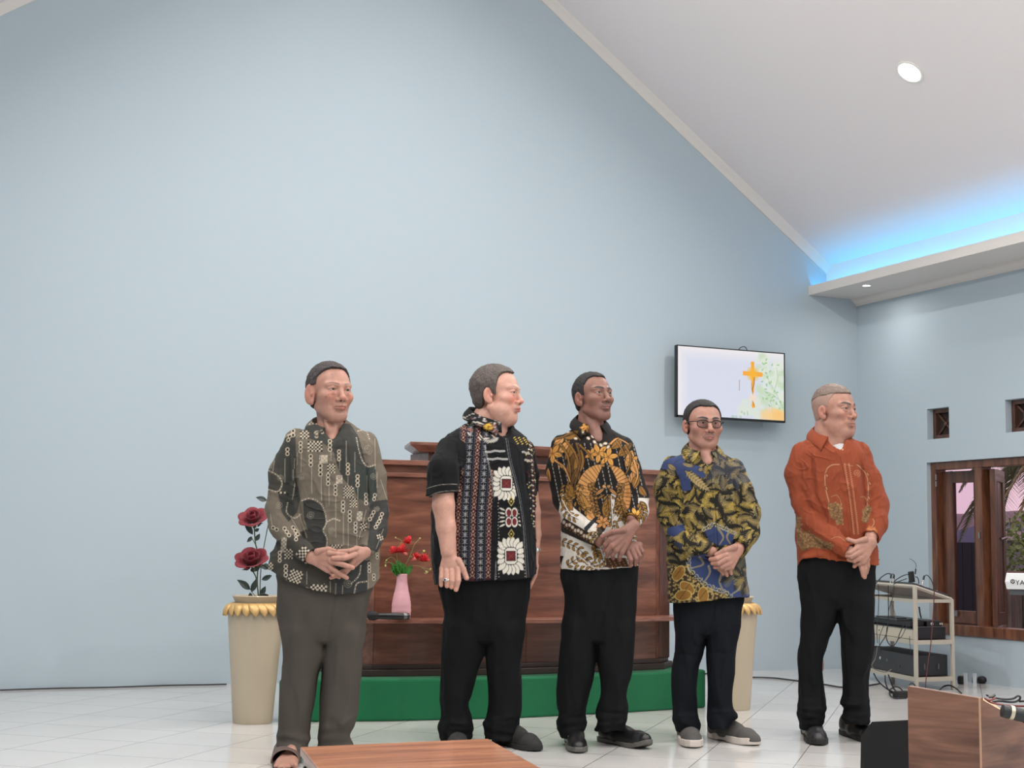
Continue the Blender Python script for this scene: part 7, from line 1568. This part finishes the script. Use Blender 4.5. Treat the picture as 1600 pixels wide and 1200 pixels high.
# ---------------------------------------------------------------- 3: man in black, orange and white batik
P = Person((930, 1165), 'slim man in black, orange and white winged batik shirt, hands crossed, middle of the five', 33)
P.head_frame(927.5, 623.5, .01, 38, 8, 0, 1.02)
F3 = dict(w=1.0, jaw=.92, cheek=.9, ear=1.05, nose_w=1.15, red=.15, browm=.95, browc=(34, 27, 26), eye=.0040, brow=.0052, beard=.18, mous=.35, lip=(126, 80, 74), lipm=.7)
ROW = [(658, 910, 940, .03, .05), (669, 898, 954, .055, .075), (683, 878, 976, .085, .095), (700, 868, 988, .11, .11), (740, 870, 990, .115, .11), (790, 876, 990, .11, .11), (840, 876, 993, .11, .11), (900, 875, 999, .13, .115)]
ARML = [(878, 697, .0, 17), (873, 735, .0, 19.5), (884, 780, .01, 19), (898, 808, .06, 17.5), (914, 826, .10, 16), (936, 845, .155, 12.8)]
ARMR = [(974, 699, .0, 17), (983, 735, .0, 18.5), (994, 775, .0, 18.5), (995, 798, .05, 17), (988, 812, .11, 14)]
v = body_vol(P, (932, 806, 1010, 888))
P.head(v, F3)
core(P, v, ROW, [[(900, 910, 0, 13), (896, 1040, 0, 15), (893, 1110, -.02, 8)], [(965, 910, 0, 13), (962, 1040, 0, 15), (955, 1100, -.03, 8)]], [(922, 640, -.02, 18.5), (923, 662, -.01, 19), (925, 690, .0, 26)])
v.cap(P.L(928, 664, .04), P.L(934, 688, .075), .030, .026, .02); v.cap(P.L(916, 650, .035), P.L(932, 682, .07), .011, .009, .012)
for A_ in (ARML, ARMR): arm(P, v, A_, k=.02, rs=.66)
H_(P, (990, 821, .150), [(953, 843, .200), (956, 852, .202), (962, 859, .196), (971, 862, .186)], [[(952, 843, .198), (946, 851, .196), (944, 860, .178), 4.4], [(956, 852, .200), (949, 861, .196), (949, 868, .175), 4.4], [(962, 859, .194), (957, 867, .19), (958, 872, .17), 4.2], [(971, 862, .185), (968, 870, .182), (968, 875, .165), 3.8]], [(974, 829, .185), (956, 831, .200), (940.5, 838.5, .200), 4.1], v, pr=(8.5, 7.2), n_=(-.3, -1, .3))
H_(P, (958, 850, .14), [(981, 864, .158), (988, 861, .156), (994, 857, .15), (999, 852, .142)], [[(981, 864, .162), (986, 875, .174), (985, 884, .158), 4.2], [(988, 861, .16), (994, 873, .170), (993, 882, .154), 4.2], [(994, 858, .154), (1000, 869, .164), (999, 878, .15), 4.0], [(999, 853, .146), (1004, 862, .152), (1003, 869, .14), 3.6]], None, v, pr=(8.5, 7))
bodymesh(P, v, (140, 98, 85), F3)
hm3 = mat('hair_black', (24, 20, 21), rough=.75, bump=.6, bscale=300, bdist=.0015)
P.hair(dict(w=1.0, t=.0055, top=.009, rec=.9, line=[(-.13, -.09), (-.06, -.085), (-.045, -.05), (-.035, .0), (-.026, .028), (-.006, .026), (.006, .012), (.018, .010), (.026, .018), (.034, .055), (.05, .082), (.08, .100), (.12, .102)], n1=.0008, n2=.0005), hm3)
cvs = print_wings()
RID = [(942, 702, 956, 884, 2.0, 2.0), (940, 702, 953, 884, 1.2, -1.4), (891, 712, 896, 775, 3, -12), (896, 770, 912, 812, 2.5, -8), (974, 718, 980, 785, 3, -10), (880, 790, 905, 780, 3, 3), (875, 800, 905, 812, 3, 2.5), (980, 740, 984, 800, 4, -4), (900, 860, 890, 885, 4, 3), (1000, 790, 985, 780, 3, 2.5), (915, 760, 960, 770, 7, 1.5)]
sh = shirt(P, (840, 648, 1026, 900), ROW, [ARML, ARMR], [((936, 845, .155), (952, 858, .19), 11.5), ((988, 813, .11), (976, 826, .16), 12)], [(840, 878), (872, 880), (877, 889), (920, 891), (960, 888), (998, 884), (1030, 882)], [((922, 645, -.02), (923, 662, .0), 20.5, 20.5), ((928, 655, .05), (940, 694, .14), 19, 3.5)], RID, cvs, seed=8)
collar(P, 923, 659, .0, .070, .084, 16, 24, clothm, cloth_painter(P, cvs, 0), tilt=.050, w0=.044, w1=.066, hback=.046, flare=.024)
TOP = [(870, 876, 997, .105, .105), (900, 874, 997, .105, .105), (936, 883, 996, .105, .105), (973, 880, 994, .10, .10), (1000, 877, 992, .10, .10)]
LG = [(980, 879, 935, .10, .10), (1016, 875, 931, .095, .095), (1053, 872, 928, .09, .09), (1095, 869, 919, .085, .085), (1115, 872, 915, .085, .085), (1129, 869, 918, .09, .085), (1146, 874, 909, .085, .08), (1153, 877, 908, .08, .08)]
RG = [(980, 931, 993, .10, .10), (1016, 933, 991, .095, .095), (1053, 936, 987, .09, .09), (1087, 938, 979, .085, .085), (1107, 932, 981, .085, .085), (1119, 931, 978, .085, .085), (1129, 933, 976, .085, .085), (1141, 932, 975, .08, .08)]
trousers(P, TOP, LG, RG, bt_, 1140, 23, extra=[(962, 890, 932, 1000, 3, -6), (880, 1122, 915, 1120, 3, -5), (935, 1112, 975, 1116, 3, -4), (900, 960, 893, 1080, 4, 2)])
shoe(P, (893, 1154), (904, 1178), .098, .085, blacksh, mat('pale_worn_sole', (86, 84, 80), rough=.6), None, square=.2)
shoe(P, (937, 1157), (1015, 1172), .098, .085, blacksh, mat('pale_worn_sole', (86,)*3), None, toe_up=.020, square=.5)
m = MB().box(P.L(889, 1151, .10)-.004, P.L(889, 1151, .10)+.004); o = m.build('buckle_sparkle', mat('shiny_steel', (220,)*3), None); o.parent = P.root

# ---------------------------------------------------------------- 4: man with glasses, blue and gold batik
P = Person((1112, 1159), 'man with black-rimmed glasses in a blue and gold batik shirt, black trousers and grey sneakers', 44)
P.head_frame(1099, 666, .01, 20, -1, 0, 1.0)
F4 = dict(w=1.16, jaw=1.12, cheek=1.05, ear=1.0, nose_w=1.25, red=.2, browm=.95, browc=(38, 30, 28), eye=.0036, brow=.0056, mouth=-.0016, beard=.12, mous=.3, lip=(150, 92, 86), lipm=.6, folds=1)
ROW = [(696, 1084, 1112, .03, .05), (707, 1070, 1127, .055, .08), (719, 1050, 1148, .09, .10), (736, 1041, 1157, .115, .11), (760, 1040, 1160, .12, .11), (800, 1042, 1161, .12, .11), (850, 1042, 1163, .118, .115), (900, 1043, 1166, .14, .12), (950, 1044, 1172, .14, .125)]
ARML = [(1052, 730, .0, 17), (1042, 762, .0, 19.5), (1047, 805, .0, 19), (1060, 836, .05, 18), (1083, 855, .11, 15.5), (1112, 862, .165, 12.3)]
ARMR = [(1146, 732, .0, 16.5), (1157, 765, .0, 18.5), (1169, 802, .0, 18.5), (1168, 832, .04, 17.5), (1155, 856, .12, 13.8)]
v = body_vol(P, (1100, 844, 1160, 906))
P.head(v, F4)
core(P, v, ROW, [[(1076, 935, 0, 12), (1072, 1050, 0, 15), (1072, 1105, -.02, 8)], [(1134, 935, 0, 12), (1128, 1050, 0, 15), (1124, 1100, -.03, 8)]], [(1096, 682, -.02, 19), (1097, 703, -.01, 20), (1100, 730, .0, 26)])
v.cap(P.L(1101, 704, .04), P.L(1106, 724, .07), .030, .026, .02)
for A_ in (ARML, ARMR): arm(P, v, A_, k=.02, rs=.66)
H_(P, (1152, 860, .150), [(1135, 866, .198), (1135, 874, .203), (1138, 881, .198), (1142, 886, .186)], [[(1134, 867, .200), (1121, 873, .212), (1110, 874, .196), 4.3], [(1134, 874, .204), (1123, 880.5, .214), (1113, 880.5, .196), 4.2], [(1137, 881, .198), (1127, 886.5, .206), (1117, 886.5, .19), 4.0], [(1141, 886, .188), (1133, 889.5, .194), (1124, 890, .18), 3.5]], [(1148, 855, .18), (1132, 860, .200), (1119.5, 867, .200), 4.2], v, pr=(8.0, 6.6))
H_(P, (1112, 868, .13), [(1126, 884, .150), (1132, 884, .150), (1139, 884, .150)], [[(1124, 886, .155), (1127, 892, .168), (1129.5, 897, .164), 3.6], [(1131, 886, .155), (1134, 893, .168), (1136, 899, .164), 3.6], [(1138, 885, .155), (1141, 891, .166), (1142.5, 896.5, .162), 3.4]], None, v, pr=(7, 6))
bodymesh(P, v, (176, 129, 113), F4)
P.hair(dict(w=1.16, t=.0055, top=.010, rec=.55, line=[(-.13, -.08), (-.06, -.075), (-.045, -.04), (-.035, .0), (-.026, .028), (-.004, .026), (.008, .004), (.020, .004), (.028, .026), (.036, .06), (.055, .088), (.08, .098), (.12, .098)], n1=.0008, n2=.0005), hm3)
# glasses
CL = GL.copy(); CL.name = 'clear_lens'; CL.node_tree.nodes['Principled BSDF'].inputs['Base Color'].default_value = (1, 1, 1, 1)
g = MB()
def gl(x, z, y=.092): return P.hp((x, y-abs(x)**2*3.2, z))
for sg in (-1, 1):
    ring_ = []
    for k in range(25):
        a = k/24*2*math.pi; cx_, cz_ = math.cos(a), math.sin(a); X = .0262*abs(cx_)**.75*np.sign(cx_); Z = (.0155 if cz_ > 0 else .0200)*abs(cz_)**.75*np.sign(cz_); ring_.append(gl(sg*.0335+X, .008+Z+.0))
    g.tube(ring_, .0019, 8)
    g.tube([gl(sg*.0335-.0235, .017), gl(sg*.0335-.012, .0225), gl(sg*.0335, .0235), gl(sg*.0335+.012, .0225), gl(sg*.0335+.0235, .017)], .0028, 8, smooth=2)
    g.tube([gl(sg*.058, .017), P.hp((sg*.074, .076, .017)), P.hp((sg*.087, .040, .016)), P.hp((sg*.0885, .0, .013)), P.hp((sg*.087, -.02, .0))], .0021, 8)
g.tube([gl(-.009, .012), P.hp((0, .099, .015)), gl(.009, .012)], .0019, 8, smooth=3)
o = g.build('glasses', mat('black_rim', (24, 20, 20), rough=.25), None, smooth=60); o.parent = P.root; o['label'] = 'black-rimmed glasses'
for sg in (-1, 1):
    m = MB(); m.grid(lambda u, w_: tuple(gl(sg*.0335+(u-.5)*.047*math.sqrt(max(.02, 1-abs(2*w_-1)**3.2)), .0065+(w_-.5)*.033)), 13, 13); 
    L_ = m.build('lens', CL, None, smooth=60); L_.parent = o
cvs = print_blue()
RID = [(1112, 742, 1122, 930, 2.0, 2.0), (1110, 742, 1119, 930, 1.2, -1.4), (1060, 745, 1064, 800, 3, -12), (1064, 795, 1076, 834, 2.5, -8), (1040, 820, 1062, 806, 3, 2.5), (1146, 750, 1150, 830, 3, -11), (1176, 800, 1160, 812, 3, 2.5), (1055, 900, 1050, 936, 4, 3), (1160, 890, 1166, 930, 4, 2.5), (1080, 790, 1130, 800, 8, 1.5), (1044, 900, 1052, 940, 2.5, -5)]
sh = shirt(P, (1006, 686, 1200, 952), ROW, [ARML, ARMR], [((1112, 863, .165), (1128, 868, .19), 11), ((1155, 856, .12), (1146, 862, .16), 11.5)], [(1000, 940), (1042, 941), (1052, 942.5), (1090, 940), (1130, 935), (1171, 933), (1200, 930)], [((1097, 682, -.02), (1097, 702, .0), 21, 21), ((1101, 696, .05), (1110, 730, .14), 19, 3)], RID, cvs, seed=12)
collar(P, 1098, 699, .0, .074, .088, 12, 20, clothm, cloth_painter(P, cvs, 0), tilt=.050, w0=.044, w1=.064, hback=.042, flare=.024)
TOP = [(920, 1052, 1161, .105, .105), (945, 1053, 1159, .105, .105), (975, 1055, 1157, .10, .10), (990, 1055, 1155, .10, .10)]
LG = [(975, 1055, 1106, .10, .10), (1020, 1053, 1098, .09, .09), (1048, 1050, 1091, .088, .09), (1087, 1050, 1089, .08, .085), (1112, 1051, 1090, .08, .08), (1124, 1051, 1093, .082, .08), (1136, 1055, 1093, .08, .08), (1142, 1057, 1091, .075, .075)]
RG = [(975, 1102, 1156, .10, .10), (1010, 1104, 1151, .09, .09), (1037, 1104, 1148, .088, .09), (1087, 1107, 1145, .08, .085), (1105, 1105, 1145, .08, .08), (1118, 1104, 1150, .082, .08), (1128, 1106, 1143, .08, .08), (1136, 1109, 1138, .075, .075)]
trousers(P, TOP, LG, RG, trou('dark_jeans', (20, 22, 27)), 1128, 24, extra=[(1118, 940, 1103, 995, 3, -6), (1055, 1020, 1092, 1026, 3, -3), (1104, 1018, 1148, 1024, 3, -3), (1055, 1118, 1090, 1120, 2.5, 4), (1108, 1112, 1147, 1112, 2.5, 4)])
sn = mat('grey_knit', (78, 76, 74), rough=.85, bump=.6, bscale=500); snl = mat('grey_lace', (92, 86, 82), rough=.8); wsole = mat('off_white_sole', (196, 186, 178), rough=.6)
shoe(P, (1070, 1146), (1083, 1170), .112, .095, sn, wsole, None, 'sneaker', sole_h=.032, laces=snl)
shoe(P, (1110, 1151), (1183, 1166), .112, .095, sn, wsole, None, 'sneaker', sole_h=.032, laces=snl)

# ---------------------------------------------------------------- 5: man in rust shirt
P = Person((1298, 1156), 'grey-haired man in a rust-orange long-sleeved shirt, wrists crossed, beside the audio cart', 55)
P.head_frame(1305, 645, .01, 52, 1, 0, 1.09)
F5 = dict(w=1.04, jaw=1.08, cheek=1.0, jowl=.55, chin2=.6, ear=.95, nose_w=1.1, nose_l=.97, red=.25, browm=.9, browc=(58, 46, 42), eye=.0032, brow=.0056, mouth=-.0006, lip=(160, 104, 98), lipm=.5, fade=(116, 98, 90), )
F5['fade'] = None
ROW = [(670, 1278, 1312, .03, .06), (682, 1268, 1326, .06, .085), (694, 1249, 1346, .095, .11), (712, 1240, 1356, .12, .12), (745, 1240, 1362, .13, .12), (790, 1243, 1365, .135, .12), (830, 1243, 1367, .13, .125), (865, 1245, 1371, .135, .13), (890, 1246, 1374, .15, .13)]
ARML = [(1254, 708, .02, 17), (1247, 742, .02, 20.5), (1256, 785, .04, 19), (1270, 815, .08, 17), (1296, 840, .13, 14.8), (1328, 860, .18, 11.8)]
ARMR = [(1342, 708, .0, 17), (1354, 748, .0, 19), (1367, 788, .0, 19.5), (1367, 818, .05, 17.5), (1360, 842, .12, 13.8)]
v = body_vol(P, (1314, 832, 1372, 910))
P.head(v, F5)
core(P, v, ROW, [[(1275, 900, 0, 13), (1268, 1040, 0, 16), (1268, 1100, -.02, 8)], [(1340, 900, 0, 13), (1338, 1040, 0, 16), (1337, 1090, -.03, 8)]], [(1296, 662, -.02, 21.5), (1295, 680, -.01, 22), (1298, 705, .0, 28)])
v.cap(P.L(1306, 672, .03), P.L(1310, 690, .05), .038, .034, .03)
for A_ in (ARML, ARMR): arm(P, v, A_, k=.02, rs=.66)
H_(P, (1360, 848, .150), [(1340, 856, .198), (1341, 864, .202), (1344, 872, .196), (1349, 877, .184)], [[(1339, 857, .2), (1329, 864, .212), (1321.5, 863.5, .196), 4.2], [(1341, 864, .204), (1331, 870, .214), (1323.5, 868.5, .196), 4.2], [(1344, 871, .197), (1335, 876.5, .204), (1326, 874.5, .188), 4.0], [(1349, 877, .184), (1342, 881, .186), (1335, 880, .175), 3.4]], [(1352, 843, .18), (1337, 847, .196), (1325, 843, .196), 3.9], v, pr=(8.4, 6.8))
H_(P, (1328, 862, .16), [(1343, 876, .168), (1349, 876, .165), (1354, 874, .158)], [[(1343, 877, .17), (1347, 890, .176), (1349, 900, .168), 4.2], [(1349, 876, .168), (1352, 890, .172), (1351, 902, .164), 4.1], [(1354, 874, .16), (1356, 884, .162), (1354, 895, .154), 3.8]], [(1340, 877, .168), (1337, 882, .18), (1335, 885, .178), 3.4], v, pr=(7.6, 6.6))
bodymesh(P, v, (176, 129, 112), F5)
hm5 = mat('hair_ash', (108, 92, 84), rough=.6, bump=.6, bscale=300, var=.2, vscale=60, bdist=.0015)
P.hair(dict(w=1.04, t=.0015, top=.0030, rec=.5, line=[(-.13, -.075), (-.06, -.07), (-.045, -.045), (-.035, .0), (-.026, .026), (-.004, .026), (.010, .018), (.022, .024), (.032, .045), (.045, .072), (.08, .092), (.12, .092)], n1=.0003, n2=.0002), mat('hair_shaved', (146, 118, 106), rough=.7, bump=.5, bscale=500, var=.12, vscale=40, bdist=.0008), 'cropped_sides')
P.hair(dict(w=1.04, t=.0035, top=.0115, rec=.10, nape=0, line=[(-.13, .04), (-.08, .060), (-.02, .074), (.04, .078), (.08, .084), (.12, .086)], n1=.0012, n2=.0006), hm5)
cvs = print_rust()
RID = [(1313, 712, 1334, 860, 2.4, 2.2), (1310, 712, 1330, 860, 1.2, -1.4), (1270, 712, 1274, 775, 3, -13), (1273, 770, 1292, 812, 2.5, -9), (1245, 745, 1280, 800, 3, 3), (1262, 780, 1300, 800, 2.5, 4), (1262, 790, 1296, 812, 2, -3), (1346, 722, 1352, 800, 3, -12), (1370, 755, 1356, 768, 2.5, 3.5), (1378, 772, 1360, 782, 2.2, 3.5), (1382, 788, 1362, 796, 2.2, 3), (1384, 804, 1366, 808, 2, 3), (1290, 742, 1330, 728, 6, 2), (1268, 700, 1275, 725, 3, 3), (1250, 866, 1300, 850, 4, -5), (1250, 872, 1300, 862, 3, 4), (1300, 790, 1335, 810, 7, 2), (1274, 830, 1310, 852, 2.5, 4), (1338, 730, 1366, 732, 1.2, 1.5)]
sh = shirt(P, (1212, 662, 1402, 892), ROW, [ARML, ARMR], [((1328, 860, .18), (1344, 870, .20), 10.5), ((1360, 843, .12), (1350, 852, .16), 11.5)], [(1200, 884), (1246, 885), (1256, 870), (1300, 874), (1358, 882), (1373, 882), (1400, 880)], [((1296, 662, -.02), (1295, 680, .0), 23.5, 23.5), ((1304, 672, .05), (1314, 704, .14), 21, 3.5)], RID, cvs, seed=17, fold=.003)
collar(P, 1296, 678, .0, .080, .094, 22, 26, clothm, cloth_painter(P, cvs, 0), tilt=.052, w0=.048, w1=.074, hback=.050, flare=.026)
# white undershirt in the neck opening
v = vol_px(P, 1270, 668, 1340, 730, -.12, .16, .004); v.stack([(z, cx, cy, ax_*.86-.006, ay*.9-.008) for z, cx, cy, ax_, ay in P.rows(ROW[:5])], k=0); v.cap(P.L(1306, 684, .045), P.L(1311, 706, .085), .034, .030, .02)
v.cap(P.L(1298, 655, .0), P.L(1304, 681, .05), 23*P.sc, 20*P.sc, .003, 'sub'); finish(P, v, 'undershirt', mat('white_cotton', (176, 173, 175), rough=.9))
TOP = [(862, 1250, 1370, .12, .12), (900, 1246, 1367, .12, .12), (930, 1251, 1367, .115, .115), (948, 1252, 1366, .11, .11)]
LG = [(938, 1251, 1314, .11, .11), (987, 1251, 1300, .10, .10), (1037, 1247, 1285, .09, .09), (1087, 1248, 1288, .085, .085), (1105, 1246, 1290, .09, .085), (1117, 1245, 1288, .09, .085), (1128, 1249, 1284, .085, .08), (1138, 1252, 1283, .08, .08)]
RG = [(938, 1308, 1366, .11, .11), (987, 1313, 1366, .10, .10), (1025, 1315, 1364, .09, .09), (1062, 1317, 1355, .085, .085), (1085, 1318, 1356, .085, .085), (1098, 1314, 1358, .088, .085), (1107, 1319, 1359, .085, .085), (1122, 1317, 1360, .085, .08), (1130, 1320, 1358, .08, .08)]
trousers(P, TOP, LG, RG, bt_, 1122, 25, extra=[(1330, 885, 1311, 950, 3, -6), (1250, 1108, 1288, 1106, 3, 4), (1318, 1100, 1355, 1102, 3, 4), (1270, 900, 1262, 1000, 4, 2)])
lsh = mat('black_laced_leather', (34, 34, 35), rough=.42, bump=.4, bscale=80)
shoe(P, (1262, 1141), (1280, 1166), .108, .088, lsh, blacksole, None, sole_h=.026, laces=mat('black_lace', (48, 46, 46), rough=.8))
shoe(P, (1318, 1146), (1372, 1163), .108, .088, lsh, blacksole, None, sole_h=.026, laces=mat('black_lace', (48,)*3))
